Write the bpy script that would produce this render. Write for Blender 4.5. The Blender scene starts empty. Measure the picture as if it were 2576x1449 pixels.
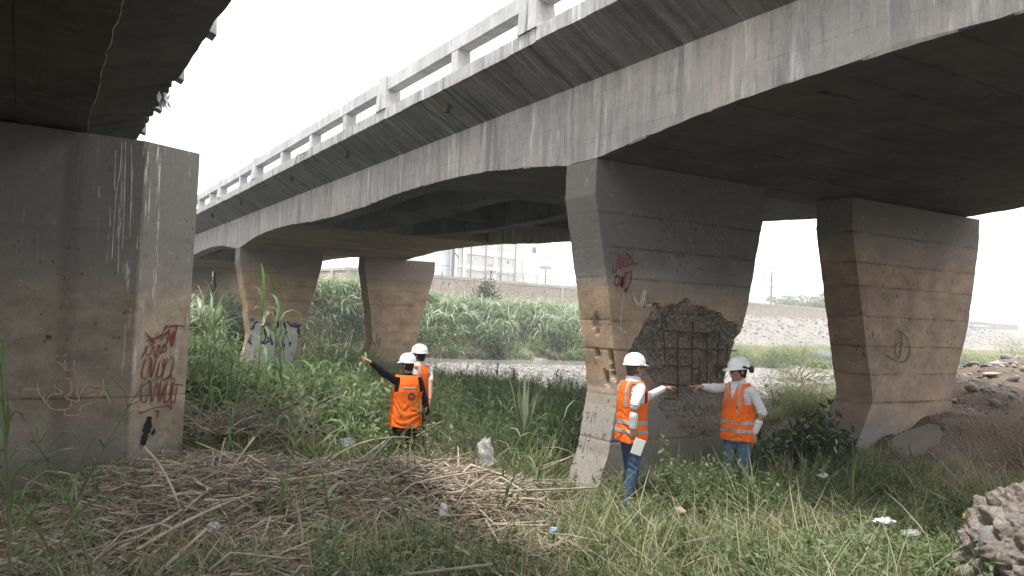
import bpy, bmesh, math, random
import numpy as np
from mathutils import Vector, Matrix, noise as mnoise

scene = bpy.context.scene
COL = scene.collection
RNG = np.random.default_rng(7)
random.seed(7)

# ------------------------------------------------------------------ camera
# world frame: X across the bridges, Y along them, Z up; the photographer stands at x = y = 0
CAM_H = 2.06
AX = np.array([[0.8520, -0.0510, -0.5210], [-0.5220, -0.0140, -0.8530], [0.0370, 0.9990, -0.0390]])
_u = AX[:, 2] / np.linalg.norm(AX[:, 2])
_r = AX[:, 0] - _u * AX[:, 0].dot(_u); _r /= np.linalg.norm(_r)
AX = np.column_stack([_r, np.cross(_u, _r), _u])
FPX = 1995.84                      # focal length in pixels of a 2576 x 1449 view
CAMP = np.array([0.0, 0.0, CAM_H])
cam_data = bpy.data.cameras.new('camera')
cam_data.sensor_width = 36.0
cam_data.lens = 36.0 * FPX / 2576.0
cam_data.clip_start = 0.05
cam_data.clip_end = 4000.0
cam = bpy.data.objects.new('camera', cam_data)
COL.objects.link(cam)
M4 = Matrix.Identity(4)
for i in range(3):
    for j in range(3):
        M4[i][j] = AX[i, j]
    M4[i][3] = CAMP[i]
cam.matrix_world = M4
scene.camera = cam
scene.render.resolution_x = 1024
scene.render.resolution_y = 576

# ------------------------------------------------------------------ sky and sun
SUN_EL, SUN_AZ = math.radians(72), math.radians(200)      # azimuth of the direction towards the sun, measured from +X
SKY_STRENGTH = 0.10
world = bpy.data.worlds.new('World')
scene.world = world
world.use_nodes = True
wn = world.node_tree.nodes; wl = world.node_tree.links
for n in list(wn): wn.remove(n)
wo = wn.new('ShaderNodeOutputWorld'); wb = wn.new('ShaderNodeBackground')
sky = wn.new('ShaderNodeTexSky'); sky.sky_type = 'NISHITA'; sky.sun_disc = False
sky.sun_elevation = SUN_EL
sky.sun_rotation = math.pi / 2 - SUN_AZ
sky.dust_density = 6.0; sky.air_density = 1.0; sky.ozone_density = 1.0
hs = wn.new('ShaderNodeHueSaturation'); hs.inputs['Saturation'].default_value = 0.12
wmix = wn.new('ShaderNodeMix'); wmix.data_type = 'RGBA'; wmix.inputs[0].default_value = 0.72
wmix.inputs[7].default_value = (12.2, 12.3, 12.6, 1)      # the even white cloud layer
wl.new(sky.outputs[0], hs.inputs['Color']); wl.new(hs.outputs[0], wmix.inputs[6])
wl.new(wmix.outputs[2], wb.inputs['Color']); wb.inputs['Strength'].default_value = SKY_STRENGTH
wl.new(wb.outputs[0], wo.inputs[0])
sun_d = bpy.data.lights.new('sun', 'SUN'); sun_d.energy = 2.2; sun_d.angle = math.radians(5); sun_d.color = (1.0, 0.96, 0.9)
sun = bpy.data.objects.new('sun', sun_d); COL.objects.link(sun)
_sv = Vector((math.cos(SUN_EL) * math.cos(SUN_AZ), math.cos(SUN_EL) * math.sin(SUN_AZ), math.sin(SUN_EL)))
sun.rotation_euler = _sv.to_track_quat('Z', 'Y').to_euler()
sun.location = (0, 0, 30)
scene.view_settings.view_transform = 'Standard'
scene.view_settings.look = 'None'
scene.view_settings.gamma = 1.0
scene.view_settings.exposure = 1.3
scene.render.engine = 'CYCLES'
scene.cycles.max_bounces = 6
scene.cycles.diffuse_bounces = 4
scene.cycles.transparent_max_bounces = 6

# ------------------------------------------------------------------ helpers
def ray(x, y):
    v = AX @ np.array([x - 1288.0, -(y - 724.5), -FPX]); return v / np.linalg.norm(v)
def onz(x, y, z):
    r = ray(x, y); return CAMP + r * ((z - CAM_H) / r[2])
def ony(x, y, Y):
    r = ray(x, y); return CAMP + r * (Y / r[1])
def onx(x, y, X):
    r = ray(x, y); return CAMP + r * (X / r[0])
def atd(x, y, d):
    v = AX @ (np.array([x - 1288.0, -(y - 724.5), -FPX]) / FPX * d); return CAMP + v

def _h(ix, iy, iz, seed):
    n = (ix * 374761393 + iy * 668265263 + iz * 2147483647 + seed * 974634777).astype(np.int64)
    n = (n ^ (n >> 13)) * 1274126177
    n = n & 0x7fffffff
    n = (n ^ (n >> 16)) & 0xffff
    return n / 65535.0
def vnoise(x, y, z=0.0, seed=0):
    x, y, z = np.broadcast_arrays(np.asarray(x, float), np.asarray(y, float), np.asarray(z, float))
    xi, yi, zi = np.floor(x).astype(np.int64), np.floor(y).astype(np.int64), np.floor(z).astype(np.int64)
    fx, fy, fz = x - xi, y - yi, z - zi
    fx = fx * fx * (3 - 2 * fx); fy = fy * fy * (3 - 2 * fy); fz = fz * fz * (3 - 2 * fz)
    r = 0
    for dx in (0, 1):
        for dy in (0, 1):
            for dz in (0, 1):
                w = (fx if dx else 1 - fx) * (fy if dy else 1 - fy) * (fz if dz else 1 - fz)
                r = r + w * _h(xi + dx, yi + dy, zi + dz, seed)
    return r * 2 - 1
def fbm(x, y, z=0.0, oct=4, seed=0):
    a, s, t = 1.0, 0.0, 0.0
    for o in range(oct):
        s = s + a * vnoise(np.asarray(x) * 2 ** o, np.asarray(y) * 2 ** o, np.asarray(z) * 2 ** o, seed + o); t += a; a *= .5
    return s / t
def sstep(a, b, x):
    t = np.clip((np.asarray(x, float) - a) / (b - a), 0, 1); return t * t * (3 - 2 * t)

def tag(o, label=None, cat=None, group=None, kind=None):
    if label: o['label'] = label
    if cat: o['category'] = cat
    if group: o['group'] = group
    if kind: o['kind'] = kind
    return o
def link(o, parent=None):
    COL.objects.link(o)
    if parent is not None:
        o.parent = parent
        o.matrix_parent_inverse = Matrix.Identity(4)
    return o
def empty(name, loc=(0, 0, 0), rz=0.0, label=None, cat=None, group=None):
    o = bpy.data.objects.new(name, None); o.empty_display_size = 0.2
    link(o); o.location = loc; o.rotation_euler = (0, 0, rz)
    return tag(o, label, cat, group)
def mesh_obj(name, V, F, mats, parent=None, smooth=False, attrs=None, midx=None, origin=None):
    """one mesh object from numpy arrays; V is in the parent's space (or world, when top-level)"""
    V = np.asarray(V, float).reshape(-1, 3)
    if origin is not None: V = V - np.asarray(origin, float)
    me = bpy.data.meshes.new(name)
    if isinstance(F, np.ndarray) and F.ndim == 2:
        n, k = F.shape
        me.vertices.add(len(V)); me.vertices.foreach_set('co', V.astype(np.float32).ravel())
        me.loops.add(n * k); me.loops.foreach_set('vertex_index', F.astype(np.int32).ravel())
        me.polygons.add(n); me.polygons.foreach_set('loop_start', (np.arange(n) * k).astype(np.int32))
        try: me.polygons.foreach_set('loop_total', np.full(n, k, np.int32))
        except Exception: pass
        me.update(calc_edges=True)
    else:
        me.from_pydata([tuple(v) for v in V], [], [tuple(int(i) for i in f) for f in F]); me.update()
    if smooth: me.polygons.foreach_set('use_smooth', np.ones(len(me.polygons), bool))
    if not isinstance(mats, (list, tuple)): mats = [mats]
    for m in mats: me.materials.append(m)
    if midx is not None: me.polygons.foreach_set('material_index', np.asarray(midx, np.int32))
    if attrs:
        for k_, v_ in attrs.items():
            a = me.attributes.new(k_, 'FLOAT', 'POINT'); a.data.foreach_set('value', np.asarray(v_, np.float32))
    o = bpy.data.objects.new(name, me)
    link(o, parent)
    if origin is not None: o.location = origin
    return o

class MB:
    """collects boxes, tubes and polygons for one mesh"""
    def __init__(s): s.V = []; s.F = []; s.M = []; s.n = 0
    def add(s, V, F, m=0):
        V = np.asarray(V, float).reshape(-1, 3); s.V.append(V)
        for f in F: s.F.append(tuple(int(i) + s.n for i in f)); s.M.append(m)
        s.n += len(V); return s
    def box(s, a, b, m=0):
        (x0, y0, z0), (x1, y1, z1) = a, b
        V = [(x0,y0,z0),(x1,y0,z0),(x1,y1,z0),(x0,y1,z0),(x0,y0,z1),(x1,y0,z1),(x1,y1,z1),(x0,y1,z1)]
        return s.add(V, [(0,3,2,1),(4,5,6,7),(0,1,5,4),(1,2,6,5),(2,3,7,6),(3,0,4,7)], m)
    def hexa(s, P, m=0):
        return s.add(P, [(0,3,2,1),(4,5,6,7),(0,1,5,4),(1,2,6,5),(2,3,7,6),(3,0,4,7)], m)
    def tube(s, P, R, n=8, m=0, cap=True, flat=1.0, side=None):
        P = np.asarray(P, float); R = np.broadcast_to(np.asarray(R, float), (len(P),))
        T = np.gradient(P, axis=0); T /= np.linalg.norm(T, axis=1)[:, None] + 1e-12
        up = np.array(side if side is not None else ((0, 0, 1.) if abs(T[0][2]) < .9 else (1., 0, 0)))
        V = []
        for p, t, r in zip(P, T, R):
            a = np.cross(up, t); a /= np.linalg.norm(a) + 1e-12; b = np.cross(t, a)
            for k in range(n):
                th = 2 * math.pi * k / n
                V.append(p + r * (math.cos(th) * a + flat * math.sin(th) * b))
        F = []
        L = len(P)
        for i in range(L - 1):
            for k in range(n):
                k2 = (k + 1) % n
                F.append((i*n+k, i*n+k2, (i+1)*n+k2, (i+1)*n+k))
        if cap:
            F.append(tuple(range(n - 1, -1, -1))); F.append(tuple((L-1)*n + k for k in range(n)))
        return s.add(V, F, m)
    def build(s, name, mats, parent=None, smooth=False, origin=None):
        V = np.concatenate(s.V)
        return mesh_obj(name, V, s.F, mats, parent, smooth, midx=s.M, origin=origin)
def copy_obj(o, parent=None, loc=None, rz=None, sc=None):
    c = o.copy(); COL.objects.link(c)
    if parent is not None: c.parent = parent
    if loc is not None: c.location = loc
    if rz is not None: c.rotation_euler = (c.rotation_euler[0], c.rotation_euler[1], rz)
    if sc is not None: c.scale = (sc, sc, sc) if np.isscalar(sc) else sc
    return c

# ------------------------------------------------------------------ materials
class NT:
    def __init__(s, name, rough=0.85, spec=0.3):
        s.m = bpy.data.materials.new(name); s.m.use_nodes = True
        s.t = s.m.node_tree; s.b = s.t.nodes['Principled BSDF']
        s.b.inputs['Roughness'].default_value = rough
        try: s.b.inputs['Specular IOR Level'].default_value = spec
        except Exception: pass
        s.geo = s.t.nodes.new('ShaderNodeNewGeometry')
        s.tc = s.t.nodes.new('ShaderNodeTexCoord')
    def L(s, a, b): s.t.links.new(a, b)
    def pos(s, scale=(1, 1, 1), local=False, rot=(0,0,0)):
        mp = s.t.nodes.new('ShaderNodeMapping'); mp.inputs['Scale'].default_value = scale; mp.inputs['Rotation'].default_value = rot
        s.L(s.tc.outputs['Object'] if local else s.geo.outputs['Position'], mp.inputs[0]); return mp.outputs[0]
    def noise(s, vec, scale=1.0, detail=5, rough=.55, dist=0.0):
        n = s.t.nodes.new('ShaderNodeTexNoise'); n.inputs['Scale'].default_value = scale
        n.inputs['Detail'].default_value = detail; n.inputs['Roughness'].default_value = rough; n.inputs['Distortion'].default_value = dist
        s.L(vec, n.inputs['Vector']); return n.outputs['Fac']
    def vor(s, vec, scale=1.0, feature='F1'):
        n = s.t.nodes.new('ShaderNodeTexVoronoi'); n.inputs['Scale'].default_value = scale; n.feature = feature
        s.L(vec, n.inputs['Vector']); return n
    def ramp(s, f, stops, interp='LINEAR'):
        n = s.t.nodes.new('ShaderNodeValToRGB'); n.color_ramp.interpolation = interp
        e = n.color_ramp.elements
        while len(e) > 1: e.remove(e[-1])
        for i, (p, c) in enumerate(stops):
            if np.isscalar(c): c = (c, c, c)
            el = e[0] if i == 0 else e.new(p)
            el.position = p; el.color = (*c, 1)
        s.L(f, n.inputs[0]); return n.outputs[0]
    def mix(s, f, a, b, mode='MIX'):
        n = s.t.nodes.new('ShaderNodeMix'); n.data_type = 'RGBA'; n.blend_type = mode
        for v, i in ((f, 0), (a, 6), (b, 7)):
            if hasattr(v, 'is_output'): s.L(v, n.inputs[i])
            elif i == 0: n.inputs[0].default_value = v
            else:
                if np.isscalar(v): v = (v, v, v)
                n.inputs[i].default_value = (*v, 1)
        return n.outputs[2]
    def math(s, op, a, b=None, clamp=False):
        n = s.t.nodes.new('ShaderNodeMath'); n.operation = op; n.use_clamp = clamp
        for v, i in ((a, 0), (b, 1)):
            if v is None: continue
            if hasattr(v, 'is_output'): s.L(v, n.inputs[i])
            else: n.inputs[i].default_value = v
        return n.outputs[0]
    def sep(s):
        n = s.t.nodes.new('ShaderNodeSeparateXYZ'); s.L(s.geo.outputs['Position'], n.inputs[0]); return n.outputs
    def attr(s, name):
        n = s.t.nodes.new('ShaderNodeAttribute'); n.attribute_name = name; return n.outputs['Fac']
    def maprange(s, v, a, b, c=0., d=1.):
        n = s.t.nodes.new('ShaderNodeMapRange'); s.L(v, n.inputs[0])
        for i, q in enumerate((a, b, c, d)): n.inputs[i + 1].default_value = q
        return n.outputs[0]
    def bump(s, h, strength=.3, dist=.02, prev=None):
        n = s.t.nodes.new('ShaderNodeBump'); n.inputs['Strength'].default_value = strength; n.inputs['Distance'].default_value = dist
        s.L(h, n.inputs['Height'])
        if prev is not None: s.L(prev, n.inputs['Normal'])
        s.L(n.outputs[0], s.b.inputs['Normal']); return n.outputs[0]
    def col(s, c):
        if hasattr(c, 'is_output'): s.L(c, s.b.inputs['Base Color'])
        else: s.b.inputs['Base Color'].default_value = (*c, 1)
        return s

def simple(name, c, rough=.7, var=.12, scale=12, bump=.15, bdist=.004, spec=.3, metal=0.0, local=True):
    n = NT(name, rough, spec); f = n.noise(n.pos(local=local), scale, 4)
    c = np.array(c, float)
    n.col(n.ramp(f, [(.25, tuple(c * (1 - var))), (.75, tuple(np.minimum(c * (1 + var), 1)))]))
    if bump: n.bump(f, bump, bdist)
    n.b.inputs['Metallic'].default_value = metal
    return n.m

def concrete(name, base, tan, streak=0.0, axis='Y', light=.8, dark=.45, brown=None, boards=None, panel=False):
    """weathered cast concrete; streaks run down a face, whose horizontal axis is `axis`"""
    n = NT(name, .9, .2); P = n.pos()
    f1 = n.noise(P, .8, 6, .6); f2 = n.noise(P, 14, 4, .6); f3 = n.noise(P, 3.2, 5, .65)
    c = n.mix(n.ramp(f1, [(.36, 0.), (.64, 1.)]), base, tan)
    c = n.mix(n.ramp(f3, [(.3, .5), (.7, 0.)]), c, n.mix(1.0, c, (.72, .70, .68), 'MULTIPLY'))
    c = n.mix(n.ramp(f2, [(.30, .45), (.48, 0.)]), c, n.mix(1.0, c, (.68, .68, .68), 'MULTIPLY'))
    S = n.sep()
    if brown:
        # mud-brown flood stain in a band of heights, edge broken up by noise
        lo, hi, bc = brown
        w = n.math('ADD', S[2], n.math('MULTIPLY', n.math('SUBTRACT', n.noise(n.pos((1, 1, 2.5)), 1.3, 5, .6), .5), 1.3))
        m = n.math('MULTIPLY', n.maprange(w, lo - .25, lo + .1), n.math('SUBTRACT', 1.0, n.maprange(w, hi - .2, hi + .25), clamp=True))
        c = n.mix(n.math('MULTIPLY', m, .85), c, n.mix(n.noise(n.pos((1, 1, 4)), 2.2, 5), tuple(np.array(bc) * .62), tuple(np.array(bc) * 1.25)))
    if streak:
        sc = (1, 1, .05) if axis == 'Z' else ((.10, 1.0, .10) if axis == 'Y' else (1.0, .10, .10))
        v = n.pos(sc)
        s1 = n.noise(v, 5.5, 6, .7, .25); s2 = n.noise(v, 9.0, 5, .72, .3); s3 = n.noise(v, 1.6, 3, .5)
        gate = n.ramp(s3, [(.36, .35), (.56, 1.)])
        c = n.mix(n.math('MULTIPLY', n.ramp(s1, [(.47, 0.), (.60, 1.)]), n.math('MULTIPLY', gate, streak)), c, (dark * .35, dark * .36, dark * .38))
        c = n.mix(n.math('MULTIPLY', n.ramp(s2, [(.53, 0.), (.64, 1.)]), n.math('MULTIPLY', gate, streak * .9)), c, (light, light, light * .98))
    h = n.math('ADD', n.math('MULTIPLY', f2, .5), n.noise(P, 55, 3, .6))
    if boards:
        ax, period = boards
        w = n.t.nodes.new('ShaderNodeTexWave'); w.wave_type = 'BANDS'; w.bands_direction = ax; w.wave_profile = 'SAW'
        w.inputs['Scale'].default_value = 0.314 / period ; w.inputs['Distortion'].default_value = .6; w.inputs['Detail'].default_value = 2; w.inputs['Detail Scale'].default_value = .6
        n.L(P, w.inputs[0])
        line = n.ramp(w.outputs['Fac'], [(.0, 1.), (.07, 0.), (.95, 0.), (1., 1.)])
        brk = n.ramp(n.noise(n.pos((.5, 3, 3)), 1.7, 4), [(.38, .15), (.6, 1.)])
        line = n.math('MULTIPLY', line, brk)
        c = n.mix(n.math('MULTIPLY', line, .6), c, n.mix(1.0, c, (.3, .3, .3), 'MULTIPLY'))
        if panel is False:
            # each board takes its own tint
            fl = n.math('FLOOR', n.math('DIVIDE', S[1] if ax == 'Y' else S[2], period))
            wn_ = n.t.nodes.new('ShaderNodeTexWhiteNoise'); wn_.noise_dimensions = '1D'; n.L(fl, wn_.inputs['W'])
            c = n.mix(.30, c, n.mix(1.0, c, n.ramp(wn_.outputs[0], [(0, .45), (1, 1.4)]), 'MULTIPLY'))
        h = n.math('SUBTRACT', h, n.math('MULTIPLY', line, 2.0))
    if panel:
        br = n.t.nodes.new('ShaderNodeTexBrick'); br.offset = .5
        br.inputs['Scale'].default_value = 1.0; br.inputs['Mortar Size'].default_value = .006; br.inputs['Mortar Smooth'].default_value = .3
        br.inputs['Brick Width'].default_value = panel[0]; br.inputs['Row Height'].default_value = panel[1]
        cb = n.t.nodes.new('ShaderNodeCombineXYZ'); n.L(S[1], cb.inputs[0]); n.L(S[2] if panel[2] == 'Z' else S[0], cb.inputs[1])
        n.L(cb.outputs[0], br.inputs['Vector'])
        brk = n.ramp(n.noise(P, 1.5, 4), [(.42, .0), (.6, .8)])
        ln = n.math('MULTIPLY', br.outputs['Fac'], brk)
        c = n.mix(n.math('MULTIPLY', ln, .5), c, n.mix(1.0, c, (.45, .45, .45), 'MULTIPLY'))
        h = n.math('SUBTRACT', h, ln)
    n.col(c); n.bump(h, .55, .012)
    return n

M = {}
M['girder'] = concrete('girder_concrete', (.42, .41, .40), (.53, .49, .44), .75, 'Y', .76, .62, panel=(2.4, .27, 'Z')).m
M['cantilever'] = concrete('cantilever_concrete', (.20, .20, .20), (.26, .26, .26), .85, 'Y', .44, .20, panel=(1.2, .16, 'X')).m
M['fascia'] = concrete('fascia_concrete', (.34, .335, .33), (.44, .43, .42), .8, 'Y', .70, .40).m
M['parapet'] = concrete('parapet_concrete', (.44, .44, .44), (.56, .55, .54), .35, 'Y', .70, .5).m
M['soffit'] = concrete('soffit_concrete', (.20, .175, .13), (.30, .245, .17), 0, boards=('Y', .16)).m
def flecked(n):
    # pale flakes and lime specks scattered over a soffit
    b_ = n.b.inputs['Base Color'].links[0].from_socket
    f = n.math('MULTIPLY', n.ramp(n.noise(n.pos((1.2, 4, 4)), 5.0, 4, .7), [(.60, 0.), (.68, 1.)]), n.ramp(n.noise(n.pos(), .7, 3), [(.48, 0.), (.62, 1.)]))
    n.col(n.mix(n.math('MULTIPLY', f, .55), b_, (.34, .33, .30))); return n.m
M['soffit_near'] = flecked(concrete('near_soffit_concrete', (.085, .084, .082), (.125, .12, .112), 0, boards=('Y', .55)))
M['ribs'] = concrete('rib_concrete', (.10, .10, .095), (.15, .145, .14), 0, boards=('Y', .9), panel=False).m
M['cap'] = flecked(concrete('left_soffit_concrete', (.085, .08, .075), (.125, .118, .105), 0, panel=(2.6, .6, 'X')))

def spot_pits(n, c, thr=.16, scale=2.2, dark=.35):
    v = n.vor(n.pos(), scale)
    warp = n.math('ADD', v.outputs['Distance'], n.math('MULTIPLY', n.math('SUBTRACT', n.noise(n.pos(), 14, 5, .7), .5), .5))
    m = n.ramp(warp, [(thr * .5, 1.), (thr, 0.)])
    gate = n.ramp(n.noise(n.pos(), .9, 2), [(.45, 0.), (.6, 1.)])
    return n.mix(n.math('MULTIPLY', n.math('MULTIPLY', m, gate), .75), c, n.mix(1.0, c, (dark, dark * .92, dark * .85), 'MULTIPLY'))

def pier_material(name, grey, tan, stain, lo=1.0, hi=2.5, broken=True, grey_top=None, base=None, drips=0, wash=None, seams=(), dripx=None):
    n = NT(name, .9, .2); P = n.pos(); S = n.sep()
    f1 = n.noise(P, 1.1, 6, .62); f2 = n.noise(P, 16, 4, .6); f3 = n.noise(n.pos((1, 1, 1.5)), 2.0, 6, .65)
    c = n.mix(n.ramp(f1, [(.35, 0.), (.66, 1.)]), grey, tan)
    w = n.math('ADD', S[2], n.math('MULTIPLY', n.math('SUBTRACT', n.noise(n.pos((.8, .8, 1.8)), 1.2, 6, .6), .5), 1.0))
    m = n.math('MULTIPLY', n.maprange(w, lo - .15, lo + .2), n.math('SUBTRACT', 1.0, n.maprange(w, hi - .25, hi + .2), clamp=True))
    c = n.mix(n.math('MULTIPLY', m, .9), c, n.mix(n.ramp(f3, [(.35, 0.), (.65, 1.)]), tuple(np.array(stain) * .72), tuple(np.array(stain) * 1.3)))
    if base:
        mb = n.math('SUBTRACT', 1.0, n.maprange(w, lo - .35, lo - .1), clamp=True)
        c = n.mix(n.math('MULTIPLY', mb, .8), c, base)
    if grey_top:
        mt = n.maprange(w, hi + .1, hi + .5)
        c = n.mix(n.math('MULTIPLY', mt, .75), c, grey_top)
    c = n.mix(n.ramp(f2, [(.28, .55), (.47, 0.)]), c, n.mix(1.0, c, (.66, .64, .62), 'MULTIPLY'))
    c = n.mix(n.ramp(n.noise(P, 5.5, 6, .7), [(.60, 0.), (.74, .35)]), c, (.42, .40, .37))
    c = spot_pits(n, c, .15, 3.3, .30)
    if drips:
        v = n.pos((1.0, 1.0, .07)); s1 = n.noise(v, 13.0, 4, .6, .15); s2 = n.noise(P, 7, 5, .7)
        dm = n.math('MULTIPLY', n.ramp(s1, [(.60, 0.), (.66, 1.)]), n.ramp(s2, [(.36, 0.), (.5, 1.)]))
        dm = n.math('MULTIPLY', dm, n.maprange(S[2], .9, 2.4, .15, 1.))
        if dripx: dm = n.math('MULTIPLY', dm, n.maprange(S[0], *dripx, .12, 1.))
        c = n.mix(n.math('MULTIPLY', dm, drips), c, (.62, .61, .60))
    if wash is not None:                      # dark band where water has run down the face
        wx = n.math('ABSOLUTE', n.math('ADD', n.math('SUBTRACT', S[0], wash), n.math('MULTIPLY', n.math('SUBTRACT', n.noise(n.pos((1, 1, .5)), 2.2, 4), .5), .12)))
        wm = n.math('MULTIPLY', n.math('SUBTRACT', 1.0, n.maprange(wx, .05, .13), clamp=True), n.ramp(n.noise(n.pos((3, 1, .6)), 2.0, 4), [(.3, .35), (.6, 1.)]))
        c = n.mix(n.math('MULTIPLY', wm, .6), c, n.mix(1.0, c, (.55, .56, .6), 'MULTIPLY'))
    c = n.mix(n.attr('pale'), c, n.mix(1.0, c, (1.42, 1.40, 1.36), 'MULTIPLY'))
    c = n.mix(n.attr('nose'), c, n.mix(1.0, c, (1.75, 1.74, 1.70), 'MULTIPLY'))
    sg = n.attr('groove')
    ln = None
    wob = n.math('MULTIPLY', n.math('SUBTRACT', n.noise(n.pos((1, 1, .2)), 2.0, 5, .6), .5), .05)
    zz = n.math('ADD', S[2], wob)
    for s_ in seams:                      # thin dirty pour lines
        q = n.math('SUBTRACT', 1.0, n.maprange(n.math('ABSOLUTE', n.math('SUBTRACT', zz, s_)), .004, .016), clamp=True)
        ln = q if ln is None else n.math('MAXIMUM', ln, q)
    if ln is not None:
        ln = n.math('MULTIPLY', ln, n.ramp(n.noise(n.pos((1, 1, 1.6)), 2.2, 6, .75), [(.42, .04), (.60, 1.)]))
        ln = n.math('MULTIPLY', ln, n.math('SUBTRACT', 1.0, n.math('MULTIPLY', n.attr('pale'), .8)))
        c = n.mix(n.math('MULTIPLY', ln, .75), c, n.mix(1.0, c, (.25, .22, .20), 'MULTIPLY'))
        c = spot_pits(n, c, .20, 8.5, .34)
    c = n.mix(n.math('MULTIPLY', sg, .35), c, n.mix(1.0, c, (.28, .25, .22), 'MULTIPLY'))
    # broken concrete inside the spalled patch: dirty aggregate
    sp = n.attr('spall')
    vo = n.vor(n.pos(), 22)
    agg = n.mix(n.ramp(vo.outputs['Distance'], [(.1, 0.), (.6, 1.)]), (.31, .285, .255), (.13, .115, .10))
    agg = n.mix(n.ramp(n.noise(P, 3.0, 5), [(.45, 0.), (.65, .7)]), agg, (.22, .175, .14))
    c = n.mix(sp, c, agg)
    n.col(c)
    h = n.math('ADD', n.math('MULTIPLY', f2, .6), n.noise(P, 60, 3, .6))
    h = n.math('ADD', h, n.math('MULTIPLY', n.math('MULTIPLY', sp, n.noise(P, 26, 5, .7)), 4.0))
    n.bump(h, .6, .012)
    return n.m
M['pier'] = pier_material('pier_concrete', (.20, .19, .18), (.25, .235, .215), (.34, .245, .17), 1.15, 2.5, grey_top=(.115, .112, .108), base=(.21, .195, .18), seams=(3.42, 3.0, 2.62, 2.08, 1.72, 1.42, 1.15, .6))  # grey top made darker than the concrete, painting in the shading under the deck
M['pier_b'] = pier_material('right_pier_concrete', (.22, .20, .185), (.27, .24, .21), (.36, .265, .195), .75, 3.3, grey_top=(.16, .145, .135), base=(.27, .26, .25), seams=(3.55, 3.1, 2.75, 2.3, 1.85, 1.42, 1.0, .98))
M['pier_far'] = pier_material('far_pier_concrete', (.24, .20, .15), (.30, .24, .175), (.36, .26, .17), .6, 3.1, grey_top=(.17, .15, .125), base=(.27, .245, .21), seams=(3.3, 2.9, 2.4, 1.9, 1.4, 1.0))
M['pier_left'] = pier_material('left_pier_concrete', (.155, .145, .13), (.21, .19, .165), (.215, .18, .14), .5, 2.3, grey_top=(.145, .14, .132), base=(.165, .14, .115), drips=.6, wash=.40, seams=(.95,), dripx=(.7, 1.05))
M['rust'] = simple('rusty_rebar', (.065, .045, .035), .8, .35, 30, .4)
def paint(name, c, a=.8):
    n = NT(name, .75, .2); n.col(c)
    return n.m
M['red_paint'] = simple('red_spray_paint', (.185, .05, .05), .8, .3, 20)
M['tan_paint'] = simple('tan_spray_paint', (.38, .28, .16), .8, .2, 20)
M['white_paint'] = simple('white_spray_paint', (.50, .49, .47), .8, .2, 20)
M['black_paint'] = simple('black_spray_paint', (.018, .018, .018), .7, .3, 20)
M['green_paint'] = simple('green_spray_paint', (.115, .17, .07), .8, .2, 20)
M['grey_paint'] = simple('grey_spray_paint', (.12, .12, .12), .8, .2, 20)
M['silver_paint'] = simple('silver_spray_paint', (.42, .42, .42), .7, .12, 6)
M['blue_paint'] = simple('blue_spray_paint', (.05, .10, .20), .8, .2, 20)
M['scratch'] = simple('chalk_scratch', (.27, .26, .25), .9, .1, 20)
M['patch'] = simple('washed_stain', (.165, .145, .125), .9, .18, 5, 0)

# ------------------------------------------------------------------ ground
CP = np.array([(0,0,.5),(3,0,.55),(-4,0,.5),(6,-3,.6),(4.5,2.4,.45),(6.4,4.1,.12),(3.3,4.6,.14),(1,5,.2),(-2,5,.3),(3.4,6.5,.06),(0,7,.0),
 (5.7,6.8,0),(7.3,6.7,-.03),(8.5,6.6,0),(9.4,6.5,.03),(1.1,10.4,.05),(-.1,10.4,-.26),(-2,10.4,-.3),(-2,7.5,0),(1.75,10.9,.2),(3,9,-.02),(2.2,8.2,.12),
 (4.8,10.7,-.26),(5.4,11.6,-.2),(7,11,-.25),(10,11,-.25),(3,14,-.05),(1.8,14,.15),(6,26,.35),(4,26,.4),(8,26,.25),(11,27,-.1),(13,28,-.3),
 (6,18,-.1),(9,17,-.3),(13,17,-.35),(20,20,-.45),(27,16,-.5),(14,33,-.5),(22,33,-.55),(30,28,-.55),(40,20,-.55),(55,25,-.6),(0,20,.3),(-8,20,.6),(-10,5,.6),(0,35,.5),(6,35,.3),(7,45,.5),(-10,40,.8),
 (12,5.75,-.02),(10.4,5.2,.0),(10.4,3.5,.15),(13,3.5,.2),(10.67,7.3,.31),(11.55,7.3,.50),(12.6,7.2,.74),(13.2,7.3,.84),(14.2,7.2,1.10),(14.6,6.2,.62),(15,8.2,1.15),(16.2,9,1.22),(17.2,8.6,1.5),(18.9,8.9,1.62),(20,7,1.6),(17,6.2,.9),(22,9,1.4),(19,11,.7),(16,11,.2),(13.4,9.5,.35),(11,8.6,.1),(18,4.5,.6),(24,5,.9),(30,8,.4),(30,0,.8),(15,-3,.6),(50,5,0.),(80,0,.3)], float)
def _wx(x): return 45.8 + .262 * x           # y of the far wall line at x
def _ry(x): return 44.6 - .18 * (x - 26)      # y of the far water line at x
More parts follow.
